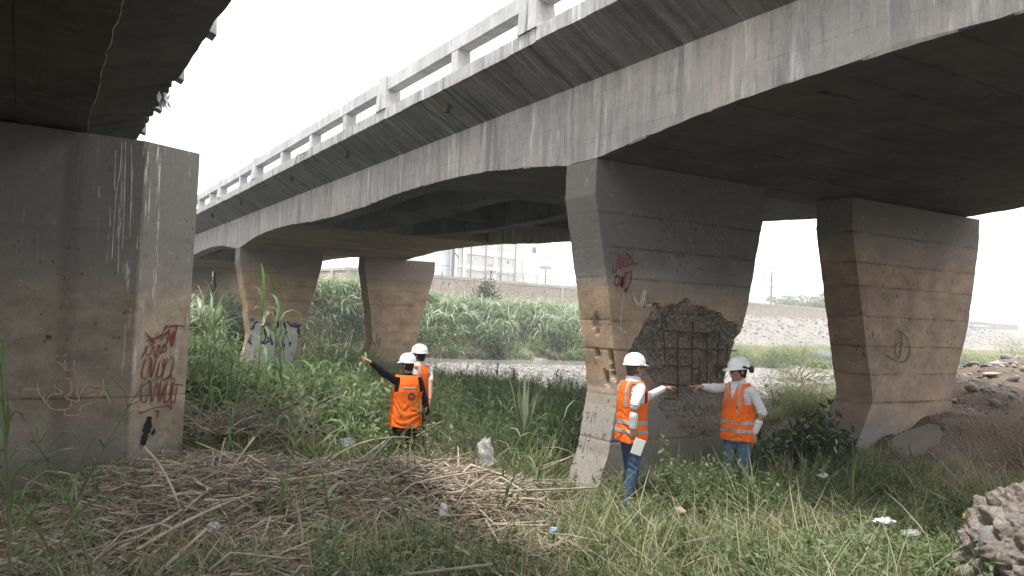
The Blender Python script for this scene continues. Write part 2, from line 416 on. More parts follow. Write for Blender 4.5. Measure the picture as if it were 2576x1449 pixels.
def gz(x, y, detail=True):
    x = np.asarray(x, float); y = np.asarray(y, float)
    sh = x.shape; xf = x.ravel(); yf = y.ravel(); out = np.empty(len(xf))
    for i in range(0, len(xf), 40000):
        a = xf[i:i+40000, None] - CP[:, 0]; b = yf[i:i+40000, None] - CP[:, 1]
        d2 = a * a + b * b
        w = 1.0 / (d2 + .12) ** 2
        out[i:i+40000] = (w * CP[:, 2]).sum(1) / w.sum(1)
    z = out.reshape(sh)
    far = sstep(30, 38, y) * sstep(7, 14, x)
    ry = np.maximum(_ry(x), 20 + 0 * x); wy = _wx(x)
    # river bed, then the far bank
    zb = np.where(y > ry - 5.2, -.85, -.55)
    zb = -.52 - .38 * sstep(ry - 6.5, ry - 4.8, y)
    t = np.clip((y - ry) / np.maximum(wy - ry, 1), 0, 3)
    left = -.9 + 4.4 * sstep(-.08, .85, t)
    right = -.9 + 1.15 * sstep(-.06, .10, t) + 3.1 * sstep(.42, .86, t)
    k = sstep(44, 54, x)
    bank = left * (1 - k) + right * k
    z2 = np.where(y > ry - .6, bank, zb)
    z = z * (1 - far) + z2 * far
    # the bank goes on to the left, beyond the last bent
    lb = sstep(47, 58, y) * (1 - sstep(7, 14, x)); z = z * (1 - lb) + (3.3) * lb
    if detail:
        amp = .05 + .05 * sstep(10, 14, x) * (1 - sstep(14, 30, y))
        z = z + amp * fbm(x * .9, y * .9, 0, 4, 3) + .018 * fbm(x * 6, y * 6, 0, 3, 5)
        z = z + .14 * k * far * sstep(.4, .6, t) * fbm(x * .8, y * .8, 0, 4, 9)
    return z
def _axis(lo, hi, c0, c1, fine, growth):
    a = list(np.arange(c0, c1, fine)); s = fine
    v = c1
    while v < hi: a.append(v); s *= growth; v += s
    s = fine; v = c0 - fine
    while v > lo: a.insert(0, v); s *= growth; v -= s
    return np.array(a)
gx = _axis(-1500, 3000, -3, 20, .13, 1.035); gy = _axis(-600, 3000, 2, 14, .13, 1.03)
GX, GY = np.meshgrid(gx, gy, indexing='ij'); GZ = gz(GX, GY)
V = np.stack([GX.ravel(), GY.ravel(), GZ.ravel()], 1)
ni, nj = GX.shape
ii = (np.arange(ni - 1)[:, None] * nj + np.arange(nj - 1)[None]).ravel()
F = np.stack([ii, ii + nj, ii + nj + 1, ii + 1], 1)
# what the surface is made of: 0 soil under the plants, 1 river gravel, and the bare earth of the mound
_x, _y = V[:, 0], V[:, 1]
n1 = fbm(_x * .35, _y * .35, 0, 4, 21)
gravel = np.clip(sstep(14, 19, _x + .25 * (_y - 20) + 3 * n1) * sstep(11, 15, _y + 2 * n1) , 0, 1)
earth = sstep(9.2, 10.6, _x + .6 * n1) * (1 - sstep(9.5, 12.5, _y)) * sstep(4.9, 5.9, _y + .5 * n1)
_t = (_y - _ry(_x)) / np.maximum(_wx(_x) - _ry(_x), 1)
grassy = sstep(.02, .1, _t) * (1 - sstep(.36, .5, _t + .12 * n1)) * sstep(40, 50, _x)
g = NT('ground_soil', .95, .15); P = g.pos()
soil = g.mix(g.ramp(g.noise(P, 2.2, 6), [(.35, 0.), (.65, 1.)]), (.055, .045, .032), (.12, .10, .07))
vo = g.vor(P, 7); vo2 = g.vor(P, 26)
gr = g.mix(g.ramp(vo.outputs['Color'], [(0, 0.), (1, 1.)]), (.20, .192, .18), (.36, .345, .325))
gr = g.mix(g.ramp(vo.outputs['Distance'], [(.35, 0.), (.75, .8)]), gr, (.15, .14, .125))
gr = g.mix(g.ramp(g.noise(P, .45, 5), [(.45, 0.), (.65, .6)]), gr, (.27, .24, .20))
er = g.mix(g.ramp(g.noise(P, 1.6, 6, .65), [(.32, 0.), (.66, 1.)]), (.115, .083, .062), (.21, .16, .122))
er = g.mix(g.ramp(vo2.outputs['Distance'], [(.05, .5), (.3, 0.)]), er, (.24, .20, .165))
c = g.mix(g.attr('gravel'), soil, gr); c = g.mix(g.attr('earth'), c, er)
c = g.mix(g.attr('grassy'), c, g.mix(g.noise(P, .7, 5), (.15, .15, .08), (.27, .25, .16)))
g.col(c)
hh = g.math('ADD', g.math('MULTIPLY', vo2.outputs['Distance'], .7), g.noise(P, 9, 6, .7)); g.bump(hh, .9, .05)
M['ground'] = g.m
ground = mesh_obj('ground', V, F, M['ground'], smooth=True, attrs={'gravel': gravel, 'earth': earth, 'grassy': grassy})
tag(ground, kind='structure')

w = NT('river_water', .08, .5); P = w.pos((1, 1, 1))
w.col(w.ramp(w.noise(P, .6, 4), [(.3, (.16, .16, .13)), (.7, (.24, .24, .21))])); w.bump(w.noise(P, 5, 4, .7), .6, .06); M['water'] = w.m
xs = np.linspace(10, 220, 60)
Vw = []
for x in xs: Vw += [(x, max(_ry(x), 20) - 6.6, -.60), (x, max(_ry(x), 20) + .9, -.60)]
Fw = [(2*i, 2*i+2, 2*i+3, 2*i+1) for i in range(len(xs) - 1)]
river = mesh_obj('river', Vw, Fw, M['water']); tag(river, kind='structure')

# ------------------------------------------------------------------ main road bridge
XG, XF_, ZJ = 5.844, 5.165, 5.055
def xfar(y): return 13.66 - .098 * (np.asarray(y, float) - 7.3)
_gt = np.array([(0,4.06),(.35,4.065),(1,4.14),(1.6,4.20),(2.3,4.27),(3.1,4.31),(4.5,4.345),(6,4.335),(7.5,4.27),(9.5,4.23)])
BENTS = [-10.9, 8.0, 26.95, 45.9]
def gbot(y):
    y = np.asarray(y, float); d = np.min([np.abs(y - b) for b in BENTS], axis=0)
    return np.interp(d, _gt[:, 0], _gt[:, 1])
bridge = empty('road_bridge', (5.5, 8.0, 0), 0, 'long grey concrete road bridge on tapered piers, open parapet on top, filling the right', 'bridge')
BO = np.array([5.5, 8.0, 0.0])
def bpart(name, V, F, m, parent=bridge, **k):
    return mesh_obj(name, np.asarray(V, float) - BO, F, m, parent, **k)
def grid_faces(a, b):
    i = (np.arange(a - 1)[:, None] * b + np.arange(b - 1)[None]).ravel()
    return np.stack([i, i + b, i + b + 1, i + 1], 1)
def ring_loft(rings):
    """closed rings (n, k, 3) -> verts, faces with end caps"""
    n, k, _ = rings.shape; F = []
    for i in range(n - 1):
        for j in range(k):
            j2 = (j + 1) % k; F.append((i*k+j, (i+1)*k+j, (i+1)*k+j2, i*k+j2))
    F.append(tuple(range(k))); F.append(tuple((n-1)*k + j for j in range(k - 1, -1, -1)))
    return rings.reshape(-1, 3), F
def long_beam(name, ys, section, m, parent=bridge, off=BO, rough=.008, seed=1, label=None):
    """a beam swept along Y; section(y) returns the corner list [(x, z), ...]; edges are subdivided and chipped"""
    R = []
    for y in ys:
        P = np.array(section(y), float); Q = []
        for a, b in zip(P, np.roll(P, -1, 0)):
            L = np.linalg.norm(b - a); k = max(1, min(10, int(L / .18)))
            for q in range(k): Q.append(a + (b - a) * q / k)
        R.append(Q)
    k = min(len(r) for r in R); R = [r[:k] if len(r) == k else [r[int(i * len(r) / k)] for i in range(k)] for r in R]
    A = np.array(R)                                  # (n, k, 2)
    Y = np.repeat(np.array(ys)[:, None], A.shape[1], 1)
    dx = rough * fbm(A[..., 0] * 4, Y * 4, A[..., 1] * 4, 3, seed); dz = rough * fbm(A[..., 0] * 4, Y * 5, A[..., 1] * 4 + 9, 3, seed + 5)
    rings = np.stack([A[..., 0] + dx, Y, A[..., 1] + dz], -1) - off
    V, F = ring_loft(rings)
    o = mesh_obj(name, V, F, m if not isinstance(m, tuple) else m[0], parent)
    if isinstance(m, tuple):                       # the underside takes the darker soffit concrete
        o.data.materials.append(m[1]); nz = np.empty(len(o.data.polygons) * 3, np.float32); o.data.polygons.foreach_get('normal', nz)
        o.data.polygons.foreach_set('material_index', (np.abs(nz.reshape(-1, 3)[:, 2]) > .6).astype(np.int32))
    return o
ys_near = np.concatenate([np.arange(-9, 0, .5), np.arange(0, 24, .1), np.arange(24, 62, .25)])
def chip(y, s): 
    # broken arris along the lower edge
    v = fbm(y * 3.1, s, 0, 4, 31); return .016 * max(0, v) + .006 * float(vnoise(y * 22, s, 0, 7)) + (.05 * max(0, float(vnoise(y * 1.3, s + 3, 0, 77)) - .55) * 2)
JT = [12.85, 20.95, 31.8, 39.9]
def seg_ys(a, b): return np.unique(np.concatenate([[a], ys_near[(ys_near > a) & (ys_near < b)], [b]]))
# outer girder: separate lengths that meet at the expansion joints
cuts = [-9, 12.85, 20.95, 31.8, 39.9, 62]
for i, (a, b) in enumerate(zip(cuts[:-1], cuts[1:])):
    a2, b2 = a + (.006 if i else 0), b - .006
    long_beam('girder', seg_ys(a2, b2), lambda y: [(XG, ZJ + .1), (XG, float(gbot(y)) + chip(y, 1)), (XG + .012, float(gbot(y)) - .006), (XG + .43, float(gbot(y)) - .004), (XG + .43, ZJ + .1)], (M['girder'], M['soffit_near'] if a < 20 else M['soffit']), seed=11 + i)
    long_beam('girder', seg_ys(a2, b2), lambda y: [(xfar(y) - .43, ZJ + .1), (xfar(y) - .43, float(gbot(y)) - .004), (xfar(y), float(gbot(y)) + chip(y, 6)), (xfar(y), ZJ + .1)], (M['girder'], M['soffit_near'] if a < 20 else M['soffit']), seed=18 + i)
# solid haunched soffits at the bents and open ribs in between
for a, b in ((-9, 12.84), (20.96, 31.79), (39.91, 62)):
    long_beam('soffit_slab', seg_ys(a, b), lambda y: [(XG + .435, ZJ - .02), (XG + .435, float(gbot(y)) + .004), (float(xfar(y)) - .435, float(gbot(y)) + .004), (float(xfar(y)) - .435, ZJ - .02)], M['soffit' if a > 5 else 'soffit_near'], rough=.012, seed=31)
for a, b in ((12.86, 20.94), (31.81, 39.89)):
    for x0, x1 in ((.235, .285), (.545, .605)):
        long_beam('girder', seg_ys(a, b)[::3], lambda y: [(XG + (xfar(y) - XG) * x0, ZJ - .02), (XG + (xfar(y) - XG) * x0, float(gbot(y)) + .01), (XG + (xfar(y) - XG) * x1, float(gbot(y)) + .01), (XG + (xfar(y) - XG) * x1, ZJ - .02)], M['ribs'], seed=41)
    ym = (a + b) / 2
    for u0, u1 in ((.0, .235), (.285, .545), (.605, 1.0)):
        xa = XG + (xfar(ym) - XG) * u0 + (.44 if u0 == 0 else .01); xb = XG + (xfar(ym) - XG) * u1 - (.44 if u1 == 1 else .01)
        mb = MB().box(np.array((xa, ym - .1, 4.42)) - BO, np.array((xb, ym + .1, ZJ - .03)) - BO); mb.build('diaphragm', M['ribs'], bridge)
# deck slab with its cantilever
long_beam('deck_slab', ys_near, lambda y: [(XG - .002, ZJ), (XF_, 5.447 + .5 * chip(y, 9)), (XF_, 5.628), (float(xfar(y)) + .68, 5.628), (float(xfar(y)) + .68, 5.447), (float(xfar(y)) + .01, ZJ), ], M['cantilever'], rough=.004, seed=51)
# pale fascia strip (the curb face)
cutf = [-9, 3.2, 8.1, 12.87, 17.6, 22.3, 27.0, 31.8, 36.6, 41.4, 62]
for i, (a, b) in enumerate(zip(cutf[:-1], cutf[1:])):
    jz = .008 * math.sin(i * 2.3)
    long_beam('curb', seg_ys(a + .004, b - .004), lambda y: [(XF_ + .25, 5.629), (XF_ - .016, 5.452 + .4 * chip(y, 9) + jz), (XF_ - .016, 5.645 + jz), (XF_ + .25, 5.645 + jz)], M['fascia'], rough=.006, seed=61 + i)
# parapet: posts and the rail beams between them
posts = [(-7,0),(-4.6,0),(-2.2,1),(0.1,0),(2.3,0),(4.0,1),(6.0,0),(8.10,2),(10.22,0),(12.88,2),(14.95,0),(17.14,0),(19.48,0),(22.15,1),(23.97,0),(26.76,1),(28.4,0),(30.5,0),(32.6,1),(34.7,0),(36.9,0),(39.1,1),(41.2,0),(43.3,0),(45.4,1),(47.5,0),(49.6,0),(51.8,1),(54,0),(56.2,0),(58.5,1),(60.8,0)]
thick = []
for y, k in posts:
    wy = .2 if k == 0 else (.34 if k == 1 else .42)
    if k == 2:
        for d0, d1 in ((0, .17), (.185, .36)):
            lean = .05
            P = [(XF_-.04, y+d0-.03, 5.64), (XF_+.27, y+d0-.03, 5.64), (XF_+.27, y+d1+.05, 5.64), (XF_-.04, y+d1+.05, 5.64), (XF_-.02, y+d0, 6.235), (XF_+.22, y+d0, 6.235), (XF_+.22, y+d1, 6.235), (XF_-.02, y+d1, 6.235)]
            MB().hexa(np.array(P) - BO).build('parapet_post', M['parapet'], bridge)
        thick.append((y - .03, y + .41))
    else:
        t = 5.962 if k == 0 else 6.225; e = 0 if k == 0 else .04
        P = [(XF_+.005-e, y-e, 5.64), (XF_+.22, y-e, 5.64), (XF_+.22, y+wy+e, 5.64), (XF_+.005-e, y+wy+e, 5.64), (XF_+.005-e*.5, y, t), (XF_+.21, y, t), (XF_+.21, y+wy, t), (XF_+.005-e*.5, y+wy, t)]
        MB().hexa(np.array(P) - BO).build('parapet_post', M['parapet'], bridge)
        if k: thick.append((y - .01, y + wy + .01))
ends = [-9] + [v for t in thick for v in t] + [62]
for i in range(0, len(ends), 2):
    a, b = ends[i], ends[i+1]
    if b - a < .3: continue
    dz = .006 * math.sin(i * 1.7)
    long_beam('parapet_rail', seg_ys(a, b)[::2] if b - a > 1 else [a, b], lambda y: [(XF_+.21, 6.175+dz), (XF_+.0, 6.175+dz), (XF_-.002, 5.965+dz), (XF_+.215, 5.965+dz)], M['parapet'], rough=.005, seed=70 + i)
# far parapet, simpler
long_beam('parapet_rail', ys_near[::6], lambda y: [(float(xfar(y))+.45, 6.17), (float(xfar(y))+.45, 5.97), (float(xfar(y))+.66, 5.97), (float(xfar(y))+.66, 6.17)], M['parapet'], seed=90)
for y in np.arange(-8, 60, 2.2):
    MB().box(np.array((float(xfar(y))+.46, y, 5.63)) - BO, np.array((float(xfar(y))+.65, y+.2, 5.965)) - BO).build('parapet_post', M['parapet'], bridge)
# drain pipes through the cantilever
for y in (4.95, 10.9, 15.35, 19.3, 24.7, 29):
    x = 5.36
    mb = MB(); mb.tube([(x, y, 5.20), (x, y, 5.62)], [.05, .05], 10, cap=False); mb.tube([(x, y, 5.60), (x, y, 5.20)], [.038, .038], 10, cap=False)
    mb.V = [v - BO for v in mb.V]; mb.build('drain_pipe', M['rust'], bridge)
# bent wire sticking out of the curb
p = onx(*(np.array((680+1120/2.898, 400+590/2.898)) * .69397), XF_ - .02); p2 = onx(*(np.array((680+1152/2.898, 400+462/2.898)) * .69397), XF_ - .05); p3 = onx(*(np.array((680+1250/2.898, 400+445/2.898)) * .69397), XF_ - .03)
MB().tube(np.array([p, p2, p3]) - BO, .008, 5).build('bent_rebar', M['rust'], bridge)

# ------------------------------------------------------------------ piers
# outline of the broken patch on the nearest pier, on its front plane
SPX = [(1590,915),(1578,890),(1600,858),(1622,812),(1650,790),(1650,768),(1680,758),(1700,762),(1728,757),(1770,770),(1800,790),(1830,800),(1858,812),(1870,850),(1856,905),(1850,960),(1845,1010),(1838,1060),(1815,1095),(1775,1100),(1725,1092),(1680,1060),(1650,1000),(1640,960),(1620,930)]
SPOLY = np.array([ony(x, y, 7.7)[[0, 2]] for x, y in SPX])
def poly_sd(px, pz, poly):
    d = np.full(px.shape, 1e9); inside = np.zeros(px.shape, bool)
    for (x0, z0), (x1, z1) in zip(poly, np.roll(poly, -1, 0)):
        ex, ez = x1 - x0, z1 - z0; wx_, wz_ = px - x0, pz - z0
        t = np.clip((wx_ * ex + wz_ * ez) / (ex * ex + ez * ez), 0, 1)
        d = np.minimum(d, np.hypot(wx_ - ex * t, wz_ - ez * t))
        c = ((z0 <= pz) & (z1 > pz)) | ((z1 <= pz) & (z0 > pz))
        xi = x0 + (pz - z0) / (z1 - z0 + 1e-12) * ex
        inside ^= c & (px < xi)
    return np.where(inside, d, -d)
def pier(rows, y0, y1, m, parent, off, step=.05, seams=(), spall=None, seed=0, nose=None, rough=.006, chips=(), zmax=4.058):
    """rows: (z, x_left, x_right); section is a rectangle, or has a pointed right end"""
    rows = sorted(rows); Z = np.array([r[0] for r in rows]); XL = np.array([r[1] for r in rows]); XR = np.array([r[2] for r in rows])
    n = int((zmax - Z[0]) / step); zs = np.linspace(Z[0], zmax, n)
    xl = np.interp(zs, Z, XL); xr = np.interp(zs, Z, XR)
    W = int((XR.max() - XL.min()) / step); T = max(3, int((y1 - y0) / (step * 1.5)))
    R = []
    for z, a, b in zip(zs, xl, xr):
        P = [(a, y0), (b, y0)] + ([(b + nose[0], y0 + nose[1]), (b + nose[0], y1 - nose[1])] if nose else []) + [(b, y1), (a, y1)]
        cnt = ([W] + ([int(.8/step), 5, int(.8/step)] if nose else [T]) + [W, T])
        Q = []
        for (p, q, k) in zip(P, P[1:] + P[:1], cnt):
            p = np.array(p); q = np.array(q)
            for t in range(k): Q.append(p + (q - p) * t / k)
        R.append(Q)
    A = np.array(R); Zz = np.repeat(zs[:, None], A.shape[1], 1)
    cx = A[..., 0].mean(1)[:, None]; cy = (y0 + y1) / 2
    # outward direction by face
    isf = np.abs(A[..., 1] - y0) < 1e-6; isb = np.abs(A[..., 1] - y1) < 1e-6
    nx = np.where(isf | isb, 0, np.sign(A[..., 0] - cx)); ny = np.where(isf, -1, np.where(isb, 1, 0))
    corner_l = np.abs(A[..., 0] - xl[:, None]) < step * .6; corner_r = np.abs(A[..., 0] - xr[:, None]) < step * .6
    nz = fbm(A[..., 0] * 3, Zz * 3, A[..., 1] * 3, 4, seed)
    disp = rough * nz
    groove = np.zeros_like(disp)
    for s in seams:
        wob = s + .012 * fbm(A[..., 0] * 2 + s * 7, A[..., 1] * 2, 0, 3, seed + 3)
        k = np.exp(-((Zz - wob) / (step * .45)) ** 2) * np.clip(.55 + 1.2 * fbm(A[..., 0] * 2.5, s * 5, A[..., 1], 3, seed + 4), 0, 1)
        groove = np.maximum(groove, k)
    disp = disp - groove * .007
    # broken arrises
    ycorn = (np.abs(A[..., 1] - y0) < step * .9) | (np.abs(A[..., 1] - y1) < step * .9)
    edge = (corner_l | corner_r) & ycorn
    ch = np.clip(fbm(Zz * 4, A[..., 1] * .3, A[..., 0] * .2, 4, seed + 8), 0, 1)
    ax = A[..., 0] + nx * disp - np.where(edge, np.sign(A[..., 0] - cx) * (.035 * ch + .006 * vnoise(Zz * 30, 0, 0, seed)), 0)
    ay = A[..., 1] + ny * disp
    sp = np.zeros_like(disp)
    if spall is not None:
        warp = .11 * fbm(A[..., 0] * 5, Zz * 5, 0, 5, 91)
        sd = poly_sd(A[..., 0], Zz, spall) + warp
        k = sstep(-.005, .035, sd) * isf
        lower = sstep(1.0, 1.3, Zz)                      # the break gets shallow towards its foot
        dep = (.035 + .10 * sstep(.0, .35, sd)) * (.55 + .45 * lower) + .085 * fbm(A[..., 0] * 7, Zz * 7, 0, 5, 92) * (.4 + .6 * lower) + .045 * np.abs(vnoise(A[..., 0] * 13, Zz * 13, 0, 93))
        ay = ay + k * np.maximum(dep, .004); sp = k * (.65 + .35 * lower)
        # the arris is broken back beside the patch
        kr = sstep(1.15, 1.35, Zz) * (1 - sstep(1.85, 2.05, Zz)) * corner_r
        ax = ax - kr * (.06 + .05 * fbm(Zz * 8, 0, 0, 3, 5)); sp = np.maximum(sp, kr)
    for (cxx, czz, rr, dd, face) in chips:
        if face == 'F': d = np.hypot(A[..., 0] - cxx, Zz - czz); msk = isf
        else: d = np.hypot(A[..., 1] - cxx, (Zz - czz) * .6); msk = ~(isf | isb) & (A[..., 0] < cx)
        kk = (1 - sstep(rr * .5, rr, d + .05 * fbm(A[..., 1] * 12, Zz * 12, A[..., 0] * 12, 3, 17))) * msk
        ay = ay + np.where(isf, kk * dd, 0); ax = ax + np.where(~(isf | isb), kk * dd, 0); sp = np.maximum(sp, kk * .9)
    rings = np.stack([ax, ay, Zz], -1) - off
    V, F = ring_loft(rings)
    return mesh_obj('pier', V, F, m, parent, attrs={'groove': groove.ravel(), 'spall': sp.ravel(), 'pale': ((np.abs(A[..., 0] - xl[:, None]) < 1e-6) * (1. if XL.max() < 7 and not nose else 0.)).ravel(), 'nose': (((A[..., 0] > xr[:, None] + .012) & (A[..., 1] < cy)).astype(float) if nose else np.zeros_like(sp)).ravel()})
rowsA = [(-.9,5.84,8.5),(0,6.0,8.34),(.41,6.15,8.28),(1.02,6.27,8.20),(1.25,6.285,8.19),(2.35,6.10,8.55),(3.62,5.835,8.83),(3.72,5.844,8.85),(4.07,5.846,8.853)]
rowsB = [(-.5,10.45,13.3),(.31,10.57,13.2),(1.03,10.98,13.08),(2.26,10.70,13.56),(3.65,10.39,13.86),(4.07,10.40,13.87)]
seamsA = (3.42, 3.0, 2.62, 2.08, 1.72, 1.15, .6)
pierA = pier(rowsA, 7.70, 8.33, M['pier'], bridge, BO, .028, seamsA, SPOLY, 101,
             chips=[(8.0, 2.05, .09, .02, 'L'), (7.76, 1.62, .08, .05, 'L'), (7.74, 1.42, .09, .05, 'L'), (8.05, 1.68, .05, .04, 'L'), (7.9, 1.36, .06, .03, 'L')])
pierB = pier(rowsB, 7.40, 8.03, M['pier_b'], bridge, BO, .035, (3.55, 3.1, 2.75, 2.3, 1.85, 1.42, 1.0, .98), None, 102, rough=.008)
for b0 in (26.63, 45.6):
    pier([(z, x, x2 - .25) for z, x, x2 in rowsA], b0, b0 + .66, M['pier_far'], bridge, BO, .08, (3.2, 2.4, 1.7, 1.1), None, int(b0))
    pier([(-.5, 10.2, 12.6), (.5, 10.35, 12.2), (1.1, 10.55, 12.25), (2.3, 10.4, 12.5), (3.68, 10.14, 12.87), (4.07, 10.15, 12.88)] if b0 < 30 else [(-.5, 9.0, 11.0), (1.1, 9.1, 10.9), (3.68, 8.8, 11.4), (4.07, 8.8, 11.4)], b0, b0 + .66, M['pier_far'], bridge, BO, .08, (3.2, 2.4, 1.7, 1.1), None, int(b0) + 1)
def px_rebar(pts, Y, r=.013):
    P = np.array([ony(x, y, Y) for x, y in pts]); n = 8
    t = np.linspace(0, 1, n); P2 = P[0] + (P[1] - P[0]) * t[:, None] + np.array([.012, .0, .012]) * math.sin(pts[0][0] * 1.7) * (4*t*(1-t))[:, None]
    P2 = P2 + .006 * np.stack([vnoise(t * 5, pts[0][0], 0, 3), vnoise(t * 4, pts[0][0], 1, 4), vnoise(t * 5, pts[0][1], 2, 5)], 1)
    mb = MB(); mb.tube(P2, r * (1 + .25 * vnoise(t * 9, pts[0][1], 0, 6)), 7)
    mb.V = [v - BO for v in mb.V]; return mb.build('rebar', M['rust'], pierA)
for a, b in [((1717,791),(1782,792)), ((1674,832),(1798,838)), ((1668,876),(1852,884)), ((1662,918),(1738,921)), ((1795,918),(1838,921)), ((1665,963),(1735,972)), ((1658,1000),(1700,1003))]: px_rebar((a, b), 7.768, .0095)
for a, b in [((1706,835),(1705,1000)), ((1744,790),(1742,972)), ((1668,840),(1672,905)), ((1780,838),(1779,962)), ((1810,838),(1804,950)), ((1830,850),(1822,945)), ((1760,900),(1758,965))]: px_rebar((a, b), 7.785, .0105)

def ribbon(pts, width, frame, name, m, parent, off, taper=True, seg=6):
    """a flat sprayed stroke lying 5 mm proud of a plane; frame(x, y) gives the wall point under a photo point"""
    P = np.array([frame(x, y) for x, y in pts]); N = len(P)
    Q = []
    for i in range(N - 1):
        p0, p1, p2, p3 = P[max(i-1, 0)], P[i], P[i+1], P[min(i+2, N-1)]
        for t in np.linspace(0, 1, seg, endpoint=False):
            Q.append(.5 * ((2*p1) + (-p0+p2)*t + (2*p0-5*p1+4*p2-p3)*t*t + (-p0+3*p1-3*p2+p3)*t**3))
    Q.append(P[-1]); return np.array(Q)
def strokes(name, lines, width, plane, nrm, m, parent, off, lift=.012):
    if name in ('scratched_writing', 'blue_mural_patch', 'grey_graffiti', 'lime_drip') and len(lines) > 1:
        for q in lines: strokes(name, [q], width, plane, nrm, m, parent, off, lift)
        return
    V = []; F = []
    nrm = np.array(nrm, float); nrm /= np.linalg.norm(nrm)
    for li, pts in enumerate(lines):
        Q = ribbon(pts, width, plane, '', None, None, None)
        T = np.gradient(Q, axis=0); S = np.cross(T, nrm); S /= np.linalg.norm(S, axis=1)[:, None] + 1e-9
        w = width * (.75 + .35 * vnoise(np.arange(len(Q)) * .6, li, 0, 8))
        w[0] *= .5; w[-1] *= .4
        b = len(V); li_off = nrm * (lift + .0015 * (li % 5))
        for q, s_, ww in zip(Q, S, w): V += [q + s_ * ww / 2 + li_off, q - s_ * ww / 2 + li_off]
        for i in range(len(Q) - 1): F.append((b+2*i, b+2*i+2, b+2*i+3, b+2*i+1))
    return mesh_obj(name, np.array(V) - off, F, m, parent)
fA = lambda x, y: ony(x, y, 7.7)
def zc(x0, y0, s):                      # zoomed photo crops back to the 2576 wide view
    return lambda pts: [((x0 + px * s) * .69397, (y0 + py * s) * .69397) for px, py in pts]
Z4 = zc(1900, 400, 1000/1449.); Z6 = zc(0, 1100, 1100/1613.); Z5 = zc(2650, 600, 1062/1710.)
strokes('red_graffiti', [Z4(p) for p in [
    [(460,820),(465,850),(480,840),(490,770),(500,765),(498,820),(505,830),(515,765)], [(515,800),(530,790),(525,770),(512,785),(520,820),(545,815)], [(555,740),(540,728),(530,750),(560,775),(565,800),(545,810),(540,790),(570,755)], [(535,810),(595,803)],
    [(480,870),(470,900),(485,918),(500,890),(485,865),(478,880)], [(500,880),(505,920),(515,870),(512,930),(530,850),(525,958)], [(540,860),(560,845),(555,900),(525,955),(545,925)]]], .027, fA, (0,-1,0), M['red_paint'], pierA, BO)
strokes('white_arrow_mark', [Z4(p) for p in [[(570,960),(585,1005),(610,1030),(640,1025)], [(625,940),(600,1020)], [(632,940),(608,1028)], [(638,945),(615,1030)], [(630,950),(632,1030)], [(618,1030),(665,1022)], [(605,990),(612,1028)]]], .022, fA, (0,-1,0), M['white_paint'], pierA, BO)
strokes('chalk_line', [Z4(p) for p in [[(518,960),(508,1060),(500,1145)], [(462,1120),(500,1145),(535,1172)], [(472,1182),(497,1206)]]], .009, fA, (0,-1,0), M['white_paint'], pierA, BO)
strokes('scratched_writing', [Z4(p) for p in [[(760,630),(765,670),(790,670)], [(800,600),(800,670)], [(860,610),(860,680),(885,680)], [(905,670),(925,610),(940,668)], [(912,645),(936,645)], [(968,605),(990,588),(1010,600),(1005,650),(980,690)], [(1020,620),(1030,660),(1055,690)], [(1085,600),(1135,595)], [(1110,597),(1110,650)], [(690,760),(700,800)], [(770,730),(775,790),(800,785)], [(870,715),(885,715),(885,770),(870,770)], [(1010,710),(990,712),(990,740),(1012,745),(1010,775),(990,775)], [(1050,700),(1060,770)]]], .006, fA, (0,-1,0), M['scratch'], pierA, BO)
# grey tags low on the pale end face of the nearest pier: "p/p" and "4/2"
fE = lambda x, y: onx(x, y, 6.09)
Z8 = zc(2100, 1100, 1100/1613.)
strokes('grey_graffiti', [Z8(p) for p in [[(58,572),(60,620)], [(56,575),(70,572),(68,595),(58,598)], [(92,562),(80,630)], [(98,580),(108,572),(104,598),(96,595),(98,580)], [(104,598),(100,628)], [(20,725),(14,748),(34,745)], [(30,728),(28,765)], [(58,700),(34,790)], [(66,690),(80,688),(76,715),(60,722)], [(70,720),(62,760)]]], .016, fE, (-1,0,-.35), M['grey_paint'], pierA, BO, lift=.06)
fB = lambda x, y: ony(x, y, 7.4)
strokes('green_graffiti', [Z5(p) for p in [[(955,965),(985,970),(1020,1000),(1040,1050),(1035,1110),(1010,1145),(970,1142),(925,1120),(905,1105)], [(985,975),(995,1030),(985,1100),(975,1130)], [(985,1030),(960,1045),(955,1090),(970,1125)]]], .035, fB, (0,-1,0), M['green_paint'], pierB, BO)
# silver mural with black outlines on the third-nearest pier, white one on the farthest
f2 = lambda x, y: ony(x, y, 26.63)
Zq = zc(650, 800, 500/1449.)
pc = [c for c in bridge.children if c.name.startswith('pier')]
P2, P3 = pc[2], pc[4]
sil = Zq([(735,1150),(745,1130),(760,1080),(800,1045),(850,1050),(890,1110),(905,1130),(960,1150),(1000,1160),(1030,1120),(1060,1050),(1120,1050),(1150,1100),(1200,1120),(1280,1095),(1250,1240),(1200,1440),(1180,1500),(640,1500),(690,1330)])
pts = np.array([f2(x, y) + (0, -.015, 0) for x, y in sil]) - BO
mesh_obj('silver_mural', pts, [tuple(range(len(pts)))], M['silver_paint'], P2)
strokes('black_mural_outline', [Zq(p) for p in [[(745,1140),(770,1130),(790,1080),(830,1055)], [(855,1060),(885,1130),(905,1200),(895,1260),(860,1290)], [(1040,1130),(1035,1070),(1060,1050)], [(1100,1055),(1105,1100),(1120,1150),(1115,1200)], [(1130,1055),(1170,1100),(1230,1110),(1280,1090)], [(1255,1110),(1250,1170),(1265,1240)], [(880,1350),(900,1290),(950,1260)], [(1070,1260),(1100,1300),(1090,1360)], [(1160,1270),(1160,1320)], [(760,1200),(730,1260),(760,1300)], [(1010,1350),(1040,1400),(1045,1440)], [(920,1230),(960,1245),(975,1310)]]], .10, f2, (0,-1,0), M['black_paint'], P2, BO, lift=.02)
